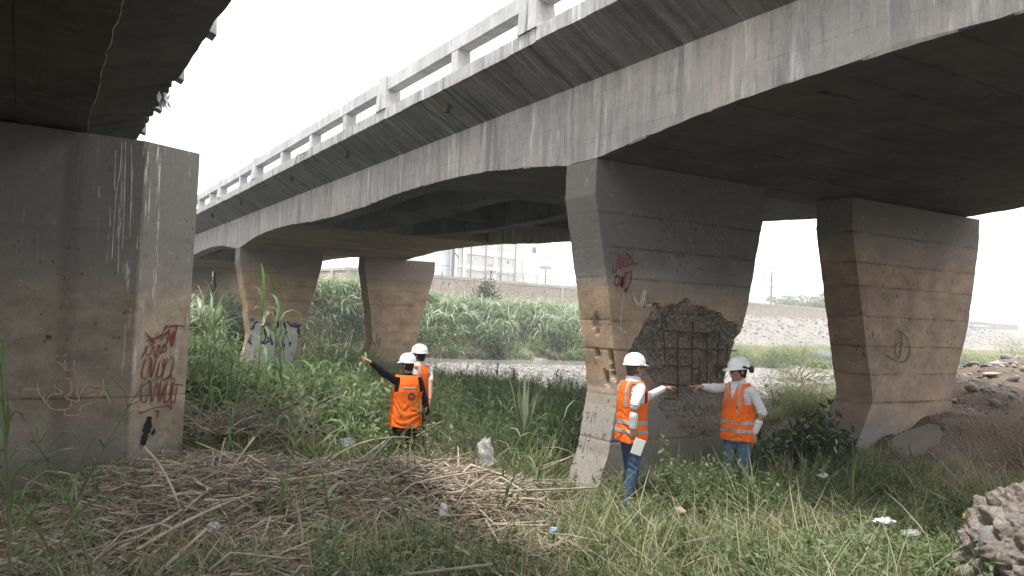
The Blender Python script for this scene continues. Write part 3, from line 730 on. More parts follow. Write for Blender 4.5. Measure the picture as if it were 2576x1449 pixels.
strokes('blue_mural_patch', [Zq(p) for p in [[(735,1045),(785,1040)], [(905,1085),(960,1085)], [(985,1075),(1015,1070)], [(1185,1080),(1235,1085)], [(920,1220),(965,1222)]]], .14, f2, (0,-1,0), M['blue_paint'], P2, BO, lift=.02)
f3_ = lambda x, y: ony(x, y, 45.6)
P4 = pc[5] if len(pc) > 5 else P3
strokes('white_graffiti', [Zq(p) for p in [[(195,1050),(215,1010),(235,1000),(260,990),(275,1020),(265,1045)], [(205,1050),(240,1060),(290,1050),(310,1055)], [(235,1010),(245,1055)]]], .22, f3_, (0,-1,0), M['white_paint'], P4, BO, lift=.02)

# ------------------------------------------------------------------ second bridge, overhead on the left
LO = np.array([-1.0, 10.5, 0.0])
lbridge = empty('left_bridge', LO, 0, 'dark parallel concrete bridge overhead at the upper left, its streaked pier below', 'bridge')
ysl = np.concatenate([np.arange(-6, 3, .5), np.arange(3, 24, .09), np.arange(24, 60, .5)])
def lchip(y):
    v = .05 * max(0, float(fbm(y * 1.1, 3, 0, 4, 5)) - .05)
    for c0, w_, d_ in ((12.95, .10, .14), (13.3, .05, .06), (14.9, .22, .30), (15.6, .12, .18), (16.2, .08, .10)): v += d_ * math.exp(-((y - c0) / w_) ** 4)
    return v
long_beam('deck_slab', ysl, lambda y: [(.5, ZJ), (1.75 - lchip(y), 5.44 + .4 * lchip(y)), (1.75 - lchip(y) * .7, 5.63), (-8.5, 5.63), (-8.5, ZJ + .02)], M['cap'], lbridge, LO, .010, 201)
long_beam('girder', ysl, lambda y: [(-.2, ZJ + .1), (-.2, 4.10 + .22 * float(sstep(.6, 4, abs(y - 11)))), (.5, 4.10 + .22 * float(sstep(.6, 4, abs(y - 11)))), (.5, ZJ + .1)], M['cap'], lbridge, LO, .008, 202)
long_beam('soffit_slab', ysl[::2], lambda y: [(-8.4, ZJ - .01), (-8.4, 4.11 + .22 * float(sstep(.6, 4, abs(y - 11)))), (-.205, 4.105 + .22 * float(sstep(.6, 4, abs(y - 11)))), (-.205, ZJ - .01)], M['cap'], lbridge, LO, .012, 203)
for i, y in enumerate((3.6, 5.9, 8.2, 10.35, 12.75, 15.0, 17.2, 19.4, 21.6, 24)):
    P = [(1.45, y, 5.635), (1.86, y, 5.47), (1.86, y+.28, 5.47), (1.45, y+.28, 5.635), (1.5, y+.02, 6.2), (1.84, y+.02, 6.2), (1.84, y+.26, 6.2), (1.5, y+.26, 6.2)]
    MB().hexa(np.array(P) - LO).build('parapet_post', M['parapet'], lbridge)
long_beam('parapet_rail', ysl[::4], lambda y: [(1.52, 6.17), (1.52, 5.97), (1.72, 5.97), (1.72, 6.17)], M['parapet'], lbridge, LO, .006, 204)
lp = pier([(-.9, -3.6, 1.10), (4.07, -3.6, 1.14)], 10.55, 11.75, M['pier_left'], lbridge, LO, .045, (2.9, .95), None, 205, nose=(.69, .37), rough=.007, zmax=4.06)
pier([(-.9, -3.6, 1.10), (4.07, -3.6, 1.14)], 29.5, 30.7, M['pier_left'], lbridge, LO, .12, (2.9,), None, 206, nose=(.69, .37), rough=.007, zmax=4.06)
# the white efflorescence line along the girder's edge
fL = lambda x, y: onz(x, y, 4.22)
p_ = [onz(x, y, 4.3 - (.2 if y > 280 else 0)) for x, y in [(305,0),(297,40),(285,90),(272,150),(262,205),(250,265),(238,330)]]
mb = MB(); Q = []
for y in np.arange(4.5, 10.5, .06): Q.append((.497 + .012 * float(vnoise(y * 5, 0, 0, 4)), y, 4.095 + .22 * float(sstep(.6, 4, abs(y - 11))) - .008))
mb.tube(Q, [.0035 + .003 * max(-.6, float(vnoise(y * 9, 2, 0, 4))) for y in np.arange(4.5, 10.5, .06)], 5); mb.V = [v - LO for v in mb.V]
mb.build('lime_crust', M['white_paint'], lbridge)
# graffiti on the left pier
fLP = lambda x, y: ony(x, y, 10.55)
nd = np.array([.37, -.69, 0]); nd /= np.linalg.norm(nd); NP0 = np.array([1.13, 10.55, 0])
def fN(x, y):
    r = ray(x, y); t = np.dot(NP0 - CAMP, nd) / np.dot(r, nd); return CAMP + r * t
strokes('red_graffiti', [Z6(p) for p in [
    [(772,155),(800,185),(850,180),(880,150)], [(785,190),(820,210),(800,180)], [(825,175),(850,170),(870,140),(885,115)], [(870,128),(930,118),(978,122)], [(850,200),(880,160),(895,145),(880,220)], [(895,200),(910,165),(925,150),(905,215),(915,220),(935,140),(930,120)],
    [(780,225),(770,265),(795,270),(810,225),(790,215)], [(815,225),(825,285),(840,220),(850,270),(870,215),(880,250),(845,260)], [(750,290),(760,260)],
    [(770,290),(750,380),(775,395),(800,300),(785,290)], [(805,300),(800,390),(830,290),(840,285)], [(850,300),(830,390),(860,370),(870,290)], [(885,290),(860,400),(900,380),(920,300),(895,295)], [(920,310),(905,390),(925,400)],
    [(750,420),(745,510),(770,520),(800,430),(780,410)], [(800,420),(805,520),(830,420),(845,520),(850,410)], [(850,430),(845,525),(875,430)], [(885,410),(870,520),(900,500),(910,420)], [(925,405),(905,515),(925,525),(935,440)], [(925,430),(970,435)],
    [(745,570),(742,585),(800,560),(880,545),(910,548),(905,565)], [(815,572),(838,575),(832,610)]]], .025, fN, nd, M['red_paint'], lp, LO)
strokes('black_blob', [Z6(p) for p in [[(793,600),(780,660),(768,705),(756,752)]]], .125, fN, nd, M['black_paint'], lp, LO)
strokes('black_blob', [Z6(p) for p in [[(818,668),(812,685),(800,690)]]], .06, fN, nd, M['black_paint'], lp, LO, lift=.015)
strokes('tan_graffiti', [Z6(p) for p in [[(120,455),(200,455)], [(200,420),(205,470),(240,520)], [(155,458),(215,455)], [(235,480),(240,530),(270,485),(330,480)], [(290,430),(295,480),(330,470),(300,450)], [(340,400),(370,405),(380,470),(345,500),(420,520),(400,470)], [(410,430),(415,500),(445,440),(440,425)], [(445,480),(470,460),(520,450),(445,470)], [(460,490),(515,480)], [(495,440),(565,435)], [(548,400),(550,460),(530,490)], [(550,460),(590,525)], [(250,530),(280,560),(360,560),(380,520),(360,500)], [(345,560),(345,590),(390,595),(425,585),(430,550),(495,525)], [(305,310),(330,325),(350,355),(390,350)], [(345,300),(350,350)], [(395,300),(390,350),(405,370)], [(300,275),(312,280)], [(345,270),(352,280)]]], .018, fLP, (0,-1,0), M['tan_paint'], lp, LO)
# lime drips on the dark face of the left pier
D1 = zc(0, 0, 1000/1449.)
strokes('lime_drip', [D1(p) for p in [[(640,745),(630,900),(612,1000),(598,1180),(588,1360)], [(660,740),(655,950),(650,1150),(642,1310)], [(608,790),(600,1000)], [(690,760),(690,1000),(680,1250)], [(577,1090),(578,1190)], [(722,1240),(718,1310)], [(625,1200),(620,1440)], [(518,980),(520,1040)], [(670,1380),(668,1440)]]], .011, fLP, (0,-1,0), M['white_paint'], lp, LO)

# ------------------------------------------------------------------ far bank: wall, works, poles
WU = np.array([.9677, .2526, 0.]); WN = np.array([-.2526, .9677, 0.]); W0 = np.array([18.2, 50.5, 0.])
def wpt(x, y, off=0.0):
    """point under photo position (x, y) on a plane parallel to the far wall, `off` metres behind it"""
    r = ray(x, y); t = np.dot(W0 + WN * off - CAMP, WN) / np.dot(r, WN); return CAMP + r * t
def ws(x, off=0.0): return float(np.dot(wpt(x, 760, off) - W0, WU))
def wl_(s, off, z): return W0 + WU * s + WN * off + np.array([0, 0, z])
def wbox(mb, s0, s1, o0, o1, z0, z1, m=0):
    P = [wl_(s0,o0,z0), wl_(s1,o0,z0), wl_(s1,o1,z0), wl_(s0,o1,z0), wl_(s0,o0,z1), wl_(s1,o0,z1), wl_(s1,o1,z1), wl_(s0,o1,z1)]
    return mb.hexa(np.array(P), m)
M['mortar'] = simple('wall_mortar', (.36, .33, .29), .95, .15, 2, local=False)
b = NT('brick_clay', .95, .1)
oi = b.t.nodes.new('ShaderNodeObjectInfo')
b.col(b.mix(b.ramp(b.noise(b.pos(), 1.3, 5), [(.3, 0.), (.7, 1.)]), (.40, .345, .285), (.52, .46, .40))); M['brick'] = b.m
M['plaster'] = simple('wall_plaster', (.40, .37, .33), .95, .14, 1.2, local=False)
fence_wall = empty('boundary_wall', (30, 53.6, 3), 0, 'long pale brick boundary wall with plaster coping along the far river bank', 'wall')
FO = np.array([30, 53.6, 3.0])
mb = MB(); wbox(mb, -.3, 190, .03, .28, 2.2, 4.86); mb.V = [v - FO for v in mb.V]; mb.build('wall_core', M['mortar'], fence_wall)
mb = MB(); wbox(mb, -.35, 190, -.05, .36, 4.865, 5.08); mb.V = [v - FO for v in mb.V]; mb.build('coping', M['plaster'], fence_wall)
mb = MB(); wbox(mb, -.3, 190, -.06, .02, 2.2, 3.52); mb.V = [v - FO for v in mb.V]; mb.build('plinth', M['plaster'], fence_wall)
colsS = list(np.arange(3.2, 190, 9.2)) + [-.3]
for s in colsS:
    mb = MB(); wbox(mb, s, s + .34, -.045, .02, 3.525, 4.86); mb.V = [v - FO for v in mb.V]; mb.build('column', M['plaster'], fence_wall)
BL, BH = .29, .112
bme = MB().box((-BL/2+.008, -.028, -BH/2+.007), (BL/2-.008, .0, BH/2-.007)).build('brick', M['brick'], fence_wall)
SV = []; SF = []; cnt = 0
wang = math.atan2(WU[1], WU[0]); first = True
for r in range(12):
    z = 3.53 + (r + .5) * BH
    s = .06 + (BL / 2 if r % 2 else 0)
    while s < 150:
        if not any(c_ - BL/2 < s < c_ + .34 + BL/2 for c_ in colsS) and random.random() > .015:
            d = random.uniform(-.008, .012); zz = z + random.uniform(-.007, .007)
            p = wl_(s + random.uniform(-.012, .012), .024 + d, zz) - FO
            if 7.2 < s < 14.6 and cnt < 300:
                o = bme if first else copy_obj(bme, fence_wall); first = False; cnt += 1
                o.location = p; o.rotation_euler = (random.uniform(-.03,.03), random.uniform(-.03,.03), wang)
            else:
                h = BL/2 - .008 - random.uniform(0, .02); k = BH/2 - .008 - random.uniform(0, .008)
                q = [p + WU*a*h + np.array([0,0,c*k]) + WN*(-.026*f) for f in (0, 1) for a, c in ((-1,-1),(1,-1),(1,1),(-1,1))]
                b0 = len(SV); SV += q; SF += [(b0+4,b0+5,b0+6,b0+7),(b0,b0+1,b0+5,b0+4),(b0+2,b0+3,b0+7,b0+6),(b0+1,b0+2,b0+6,b0+5),(b0+3,b0,b0+4,b0+7)]
        s += BL
o = mesh_obj('brickwork', np.array(SV), np.array(SF), M['brick'], fence_wall); tag(o, kind='stuff')
# wall section that turns away at the corner, with its columns
A_ = W0 + np.array([-.02, 0, 0]); B_ = atd(760, 674, 57.5); dirL = (B_ - A_); dirL[2] = 0; LL = np.linalg.norm(dirL); dirL /= LL; nL = np.array([-dirL[1], dirL[0], 0])
if nL[1] > 0: nL = -nL
side_wall = empty('boundary_wall', A_ + (0, 0, 3), 0, 'short pale brick wall with upright pilasters, left of the corner above the reeds', 'wall')
SO = A_ + np.array([0, 0, 3.])
def sbox(s0, s1, o0, o1, z0, z1):
    P = []
    for z in (z0, z1):
        for s_, o_ in ((s0,o0),(s1,o0),(s1,o1),(s0,o1)): P.append(A_ + dirL * s_ - nL * o_ + np.array([0,0,z]) - SO)
    return np.array(P)
MB().hexa(sbox(0, LL, .04, .26, 2.0, 4.9)).build('wall_core', M['mortar'], side_wall)
MB().hexa(sbox(-.1, LL, -.05, .32, 4.905, 5.1)).build('coping', M['plaster'], side_wall)
for s in np.arange(.0, LL, 2.05): MB().hexa(sbox(s, s + .3, -.1, .035, 2.0, 4.9)).build('column', M['plaster'], side_wall)
SV = []; SF = []
for r in range(24):
    for s in np.arange(.2 + (BL/2 if r % 2 else 0), LL - .2, BL):
        if (s % 2.05) < .42 or (s % 2.05) > 1.92: continue
        q = sbox(s - .13, s + .13, .005 + random.uniform(-.006, .01), .04, 2.15 + r * BH, 2.15 + (r + 1) * BH - .014)
        b0 = len(SV); SV += list(q); SF += [(b0,b0+1,b0+5,b0+4),(b0+4,b0+5,b0+6,b0+7),(b0+1,b0+2,b0+6,b0+5),(b0+3,b0,b0+4,b0+7),(b0,b0+3,b0+2,b0+1)]
tag(mesh_obj('brickwork', np.array(SV), np.array(SF), M['brick'], side_wall), kind='stuff')

# works behind the wall
M['bld_white'] = simple('white_render', (.66, .65, .63), .9, .08, .5, local=False)
M['bld_brick'] = simple('whitewashed_brick', (.56, .54, .51), .9, .12, 3, .6, .03, local=False)
M['bld_blue'] = simple('pale_blue_cladding', (.50, .54, .58), .7, .06, .6, local=False)
M['bld_grey'] = simple('grey_cladding', (.36, .37, .38), .7, .1, .6, local=False)
M['steel'] = simple('dull_steel', (.20, .205, .21), .6, .15, 3, local=False)
M['glass'] = simple('dim_window_glass', (.10, .11, .12), .15, .2, 3, 0, local=False)
Z6b = zc(1500, 850, 650/2355.)
def z6x(v): return Z6b([(v, 0)])[0][0]
def z6z(zx, zy, off): x, y = Z6b([(zx, zy)])[0]; return float(wpt(x, y, off)[2])
OFF = 16.0
s0, s1 = ws(z6x(635), OFF), ws(z6x(1306), OFF)
works = empty('factory_building', wl_((s0+s1)/2, OFF, 3), 0, 'whitewashed brick factory block with horizontal beams and thin drainpipes behind the wall', 'building')
KO = wl_((s0+s1)/2, OFF, 3)
def wpart(name, m, *a, parent=works, O=KO):
    mb = MB(); wbox(mb, *a); mb.V = [v - O for v in mb.V]; return mb.build(name, m, parent)
wpart('facade', M['bld_brick'], s0, s1, OFF, OFF + 9, 2.5, 12.5)
zb1, zb2 = z6z(970, 455, OFF), z6z(1000, 255, OFF)
wpart('beam', M['bld_white'], s0 + .01, s1 - .01, OFF - .12, OFF - .01, zb1 - .28, zb1 + .25)
wpart('beam', M['bld_white'], s0 + .01, s1 - .01, OFF - .12, OFF - .01, zb2 - .28, zb2 + .25)
for v in (640, 1040, 1300): q = ws(z6x(v), OFF); wpart('pilaster', M['bld_white'], q - .18, q + .22, OFF - .11, OFF - .004, 2.5, 12.4)
for v in (712, 907, 1113, 1296):
    q = ws(z6x(v), OFF); mb = MB(); mb.tube([wl_(q, OFF - .22, 2.6), wl_(q, OFF - .22, 12.3)], .055, 6); mb.V = [u - KO for u in mb.V]; mb.build('drainpipe', M['steel'], works)
for (vx, vy) in ((1217, 355), (1217, 370), (1117, 545)):
    q = ws(z6x(vx), OFF); zz = z6z(vx, vy, OFF); wpart('vent', M['steel'], q - .09, q + .09, OFF - .03, OFF - .002, zz - .1, zz + .1)
q0, q1 = ws(z6x(560), OFF), s0 - .02
sf = empty('steel_frame', wl_(q0, OFF, 3), 0, 'open white steel frame with a diagonal brace between the factory block and pale silo', 'frame')
KF = wl_(q0, OFF, 3)
for q in (q0, (q0+q1)/2 - .1, q1 - .25): wpart('upright', M['bld_white'], q, q + .2, OFF + .2, OFF + .5, 2.5, 12, parent=sf, O=KF)
for z in (3.2, zb1, zb2 + .4): wpart('crossbar', M['bld_white'], q0 - .05, q1, OFF + .12, OFF + .19, z - .1, z + .1, parent=sf, O=KF)
mb = MB(); mb.tube([wl_(q0 - 1.6, OFF + .1, zb2 + .8), wl_(q0 + .1, OFF + .1, zb1 + .9)], .07, 6); mb.V = [u - KF for u in mb.V]; mb.build('brace', M['steel'], sf)
wpart('back_panel', M['bld_grey'], q0 - .1, q1, OFF + .9, OFF + 1.1, 2.5, 12, parent=sf, O=KF)
def silo(v0, v1, off, z1, m, label, ribs=True):
    a, b2 = ws(z6x(v0), off), ws(z6x(v1), off); r = (b2 - a) / 2; c = wl_((a+b2)/2, off + r, 0)
    o = empty('silo', c + (0,0,3), 0, label, 'silo'); mb = MB(); n = 32
    mb.tube([(0,0,-.5), (0,0,z1-3)], r, n); mb.build('shell', m, o, smooth=False)
    for z in np.arange(.4, z1 - 3, 1.35):
        mb = MB(); mb.tube([(0,0,z), (0,0,z+.05)], r + .03, n); mb.build('band', m, o)
    mb = MB(); mb.tube([(0,0,z1-2.99), (0,0,z1-1.6)], [r, .3], n); mb.build('roof', m, o)
silo(372, 560, OFF + 2, 14, M['bld_blue'], 'pale blue cylindrical silo left of the factory steel frame')
silo(250, 372, OFF + 9, 14, M['bld_grey'], 'grey silo at the left edge of the factory, beside the bridge pier')
silo(1310, 1495, OFF + 1, 15, M['bld_white'], 'off-white ribbed silo between the brick block and the white tower')
q0, q1 = ws(z6x(1500), OFF), ws(z6x(1762), OFF)
KT = wl_((q0+q1)/2, OFF, 3); tower = empty('factory_tower', KT, 0, 'tall plain white factory tower with one dark grille high up', 'building')
wpart('wall', M['bld_white'], q0, q1, OFF, OFF + 7, 2.5, 12.5, parent=tower, O=KT)
qa, qb = ws(z6x(1527), OFF), ws(z6x(1578), OFF); za, zb_ = z6z(1550, 235, OFF), z6z(1550, 165, OFF)
wpart('window', M['bld_grey'], qa, qb, OFF - .08, OFF - .004, za, zb_, parent=tower, O=KT)
for t in (.2, .45, .7): wpart('grille_bar', M['steel'], qa + (qb-qa)*t, qa + (qb-qa)*t + .07, OFF - .12, OFF - .085, za, zb_, parent=tower, O=KT)
wpart('ledge', M['bld_white'], q0 + .01, q1 - .1, OFF - .09, OFF - .005, za - .3, za - .12, parent=tower, O=KT)
KL = wl_(ws(z6x(1960), 9), 9, 3); low = empty('low_shed', KL, 0, 'low white shed with two shuttered windows just above the brick wall', 'building')
qa, qb = ws(z6x(1800), 9), ws(z6x(2400), 9)
wpart('wall', M['bld_white'], qa, qb, 9, 13, 2.5, z6z(1800, 645, 9), parent=low, O=KL)
for v0, v1 in ((1873, 1953), (2070, 2150)):
    wpart('window', M['bld_grey'], ws(z6x(v0), 9), ws(z6x(v1), 9), 8.93, 8.995, z6z(v0, 690, 9), z6z(v0, 666, 9), parent=low, O=KL)
# floodlight masts
def mast(zx, ztop, heads, label, off=6):
    x, y = Z6b([(zx, ztop)])[0]; p = wpt(x, y, off); top = p[2]
    o = empty('floodlight_mast', (p[0], p[1], 3.0), 0, label, 'floodlight', 'floodlight masts behind the wall')
    MB().tube([(0,0,-.4), (0,0,top-3)], [.07, .045], 8).build('pole', M['steel'], o)
    for (dx, dz, w_) in heads:
        h = MB().box((dx-w_, -.12, top-3+dz-.14), (dx+w_, .1, top-3+dz+.14)).build('lamp_head', M['bld_grey'], o)
        MB().tube([(0,0,top-3+dz), (dx*.6,0,top-3+dz)], .03, 6).build('bracket', M['steel'], o)
mast(1010, 490, [(-.22,-.02,.28), (.2,-.02,.28), (-.1,.55,.25)], 'thin floodlight mast with three lamp heads in front of the brick factory block')
mast(1733, 420, [(-.32,-.1,.3), (.3,-.1,.3)], 'thin floodlight mast with two lamp heads beside the white tower')
# barbed-wire brackets on the coping
for k, v in enumerate((950, 1130, 1245, 1315, 1440, 1615, 1775, 1995)):
    x = z6x(v); s = ws(x); p = wl_(s, .1, 5.08)
    mb = MB(); mb.tube([(0,0,0), (0,0,.5), (.14*WU[0]+.1, .14*WU[1], .78)], .022, 5); mb.tube([(0,0,.5), (-.22,-.05,.72)], .018, 5)
    o = mb.build('wire_bracket', M['steel']); o.location = p
    tag(o, 'thin forked barbed wire bracket standing on the brick wall coping', 'bracket', 'barbed wire brackets on the wall')
for k, (dz, do) in enumerate(((.45, .1), (.72, .22))):
    pts = []
    for s in np.arange(4, 30, .8): pts.append(wl_(s, do, 5.08 + dz - .04 * abs(math.sin(s * .7)) + .02 * random.random()))
    o = MB().tube(np.array(pts) - pts[0], .009, 4).build('barbed_wire', M['steel']); o.location = pts[0]
    tag(o, ('lower' if k == 0 else 'upper') + ' strand of barbed wire strung above the brick wall coping', 'wire')
# street lamp and utility pole at the right
Z7 = zc(2650, 900, 450/1304.)
def w7(x, y, off): X_, Y_ = Z7([(x, y)])[0]; return wpt(X_, Y_, off)
p0 = w7(345, 560, 10); pt = w7(360, 245, 10); pe = w7(440, 215, 10)
o = empty('street_lamp', (p0[0], p0[1], 3), 0, 'slender street lamp with a curved arm, left of the tall utility pole', 'street lamp'); O_ = np.array([p0[0], p0[1], 3.])
H_ = pt[2] - 3
MB().tube([(0,0,0), (0,0,H_*.7)], [.10,.08], 8).build('pole', M['bld_grey'], o)
arm = np.array([(0,0,H_*.7), (0,0,H_), (.25*WU[0],.25*WU[1],H_+.3), (.9*WU[0],.9*WU[1],H_+.62), (1.7*WU[0],1.7*WU[1],H_+.75)])
MB().tube(arm, [.08,.075,.07,.065,.06], 6).build('arm', M['steel'], o)
MB().box((1.5, .28, H_+.62), (2.3, .62, H_+.82)).build('lamp_head', M['bld_grey'], o)
p0 = w7(421, 560, 11); pt = w7(430, 258, 11); o = empty('utility_pole', (p0[0], p0[1], 3), 0, 'tall grey utility pole with three pairs of crossarms beyond the wall', 'utility pole')
H_ = pt[2] - 3
MB().tube([(0,0,0), (0,0,H_)], [.24,.15], 8).build('pole', M['steel'], o)
for y_, w_ in ((262, .95), (337, .95), (405, 1.0)):
    z = w7(425, y_, 11)[2] - 3
    c_ = MB().hexa(np.array([(-w_*WU[0]-.0,-w_*WU[1]-.08,z-.06),(w_*WU[0],w_*WU[1]-.08,z-.06),(w_*WU[0],w_*WU[1]+.06,z-.06),(-w_*WU[0],-w_*WU[1]+.06,z-.06),(-w_*WU[0],-w_*WU[1]-.08,z+.06),(w_*WU[0],w_*WU[1]-.08,z+.06),(w_*WU[0],w_*WU[1]+.06,z+.06),(-w_*WU[0],-w_*WU[1]+.06,z+.06)])).build('crossarm', M['steel'], o)
    for e in (-.9, .9): MB().tube([(e*w_*WU[0], e*w_*WU[1], z+.06), (e*w_*WU[0], e*w_*WU[1], z+.26)], .05, 6).build('insulator', M['bld_white'], c_)
# distant low buildings on the far right, beyond the bank
for (x0, x1, y0, y1, d, lab) in ((2428, 2448, 790, 835, 150, 'tiny pale blue shed on the horizon at the right edge of the right pier'), (2470, 2500, 822, 838, 150, 'low pale roof on the far right horizon')):
    a, b2 = atd(x0, y1, d), atd(x1, y1, d); t = atd(x0, y0, d)
    o = MB().box((0, 0, 0), (max(.5, b2[0]-a[0]), 6, t[2]-a[2]+2)).box((-.3, -.3, t[2]-a[2]+2.01), (max(.5, b2[0]-a[0])+.3, 6.3, t[2]-a[2]+2.3)).build('far_shed', M['bld_blue']); o.location = (a[0], a[1], a[2]-2)
    tag(o, lab, 'shed')

# ------------------------------------------------------------------ plants: leaves as curved strips
def strips(p0, d, L, W, droop, nseg, twist, rnd, fold=0.0, prof=None):
    """vectorised curved leaves; returns V, F, rnd per vertex"""
    N = len(p0); p = p0.copy(); d = d / (np.linalg.norm(d, axis=1)[:, None] + 1e-9)
    if prof is None: prof = np.array([.45, 1.0, .85, .5, .06]) if nseg == 4 else (np.array([.5, 1., .06]) if nseg == 2 else np.array([.5, 1., .65, .06]))
    Vs = []
    up = np.array([0, 0, 1.])
    for k in range(nseg + 1):
        s_ = np.cross(d, up); nn = np.linalg.norm(s_, axis=1)[:, None]; s_ = np.where(nn < .05, np.array([1., 0, 0]), s_ / (nn + 1e-9))
        b = np.cross(s_, d)
        w = np.cos(twist)[:, None] * s_ + np.sin(twist)[:, None] * b
        hw = (W * prof[k] / 2)[:, None]
        Vs.append(p - w * hw); Vs.append(p + w * hw)
        if k < nseg:
            p = p + d * (L / nseg)[:, None]
            d = d + np.array([0, 0, -1.]) * (droop / nseg)[:, None]; d /= np.linalg.norm(d, axis=1)[:, None]
    V = np.stack(Vs, 1)                       # N, 2(n+1), 3
    base = (np.arange(N) * 2 * (nseg + 1))[:, None]
    F = np.concatenate([np.stack([base[:, 0]+2*k, base[:, 0]+2*k+1, base[:, 0]+2*k+3, base[:, 0]+2*k+2], 1) for k in range(nseg)])
    return V.reshape(-1, 3), F, np.repeat(rnd, 2 * (nseg + 1))
def dirs(n, el0, el1, rg=RNG):
    az = rg.uniform(0, 2*math.pi, n); el = np.radians(rg.uniform(el0, el1, n))
    return np.stack([np.cos(el)*np.cos(az), np.cos(el)*np.sin(az), np.sin(el)], 1)
class PL:
    def __init__(s): s.V = []; s.F = []; s.R = []; s.M = []; s.n = 0
    def add(s, V, F, R, m=0):
        s.V.append(V); s.F.append(F + s.n); s.R.append(R); s.M.append(np.full(len(F), m)); s.n += len(V)
    def stems(s, p0, p1, r, m=1, bend=.05, rg=RNG, nseg=3):
        for a, b in zip(p0, p1):
            k = rg.normal(0, bend, 3) * np.linalg.norm(b - a); t = np.linspace(0, 1, nseg + 1)[:, None]
            P = a + (b - a) * t + k * (4 * t * (1 - t)); mb = MB(); mb.tube(P, np.linspace(r, r * .5, nseg + 1), 3, cap=False)
            V = np.concatenate(mb.V); s.add(V, np.array(mb.F), np.full(len(V), rg.random()), m)
    def build(s, name, mats, **k):
        return mesh_obj(name, np.concatenate(s.V), np.concatenate(s.F), mats, midx=np.concatenate(s.M), attrs={'rnd': np.concatenate(s.R)}, **k)
def leafmat(name, stops, rough=.55, trans=.35, spec=.35):
    n = NT(name, rough, spec); oi = n.t.nodes.new('ShaderNodeObjectInfo')
    f = n.math('ADD', n.math('MULTIPLY', n.attr('rnd'), .75), n.math('MULTIPLY', oi.outputs['Random'], .25))
    c = n.ramp(f, stops); n.col(c)
    tr = n.t.nodes.new('ShaderNodeBsdfTranslucent'); ms = n.t.nodes.new('ShaderNodeMixShader'); ms.inputs[0].default_value = trans
    tc = n.mix(1.0, c, (1.15, 1.25, .7), 'MULTIPLY'); n.L(tc, tr.inputs[0])
    out = n.t.nodes['Material Output']; n.L(n.b.outputs[0], ms.inputs[1]); n.L(tr.outputs[0], ms.inputs[2]); n.L(ms.outputs[0], out.inputs[0])
    return n.m
M['grass'] = leafmat('grass_blades', [(0, (.085, .115, .055)), (.45, (.145, .185, .09)), (.72, (.22, .26, .14)), (.85, (.36, .33, .22)), (1, (.47, .42, .30))])
M['weed'] = leafmat('weed_leaves', [(0, (.075, .11, .05)), (.5, (.14, .19, .09)), (1, (.25, .30, .16))])
M['shrub'] = leafmat('shrub_leaves', [(0, (.055, .085, .04)), (.5, (.11, .155, .075)), (.9, (.19, .235, .12)), (1, (.30, .31, .19))])
M['reed'] = leafmat('reed_leaves', [(0, (.10, .125, .08)), (.4, (.20, .235, .16)), (.75, (.36, .40, .32)), (1, (.52, .53, .46))], .5, .3)
M['arundo'] = leafmat('cane_leaves', [(0, (.075, .125, .055)), (.5, (.14, .21, .10)), (1, (.25, .33, .18))], .45, .35)
M['pale'] = leafmat('bright_bush_leaves', [(0, (.15, .175, .09)), (.5, (.23, .26, .14)), (1, (.36, .37, .23))])
M['dry'] = leafmat('dead_leaves', [(0, (.13, .10, .07)), (.5, (.24, .19, .14)), (1, (.38, .32, .24))], .8, .15, .15)
M['dark'] = leafmat('glossy_dark_leaves', [(0, (.018, .035, .015)), (.6, (.035, .06, .026)), (1, (.07, .11, .045))], .4, .2)
M['cane'] = simple('dry_cane', (.42, .35, .25), .75, .35, 6)
M['cane_grey'] = simple('weathered_cane', (.29, .255, .21), .8, .4, 6)
M['tawny'] = leafmat('tawny_grass', [(0, (.19, .19, .10)), (.5, (.29, .28, .17)), (1, (.44, .40, .28))])
M['stem'] = simple('green_stem', (.13, .15, .07), .7, .2, 10)
M['twig'] = simple('brown_twig', (.13, .095, .07), .8, .3, 10)

def p_grass(n, h, rad, dry=.12, w=.007, rg=RNG, stalks=0):
    P = PL(); r = rad * np.sqrt(rg.random(n)); a = rg.uniform(0, 6.283, n)
    p0 = np.stack([r*np.cos(a), r*np.sin(a), np.full(n, -.03)], 1)
    V, F, R = strips(p0, dirs(n, 35, 88, rg), rg.uniform(.45, 1.1, n) * h, w * rg.uniform(.7, 1.7, n), rg.uniform(.3, 2.0, n), 3, rg.uniform(-.8, .8, n), np.where(rg.random(n) < dry, rg.uniform(.9, 1, n), rg.uniform(0, .82, n)))
    P.add(V, F, R)
    if stalks:                                  # long bleached stems that lie every way through the tuft
        a = rg.uniform(0, 6.283, stalks); p0 = np.stack([rad*1.6*np.cos(a), rad*1.6*np.sin(a), rg.uniform(0, h*.5, stalks)], 1)
        V, F, R = strips(p0, dirs(stalks, -5, 60, rg), rg.uniform(.5, 1.4, stalks) * h * 1.6, np.full(stalks, w * .75), rg.uniform(0, .8, stalks), 3, rg.uniform(-1, 1, stalks), rg.uniform(.9, 1, stalks)); P.add(V, F, R)
    return P
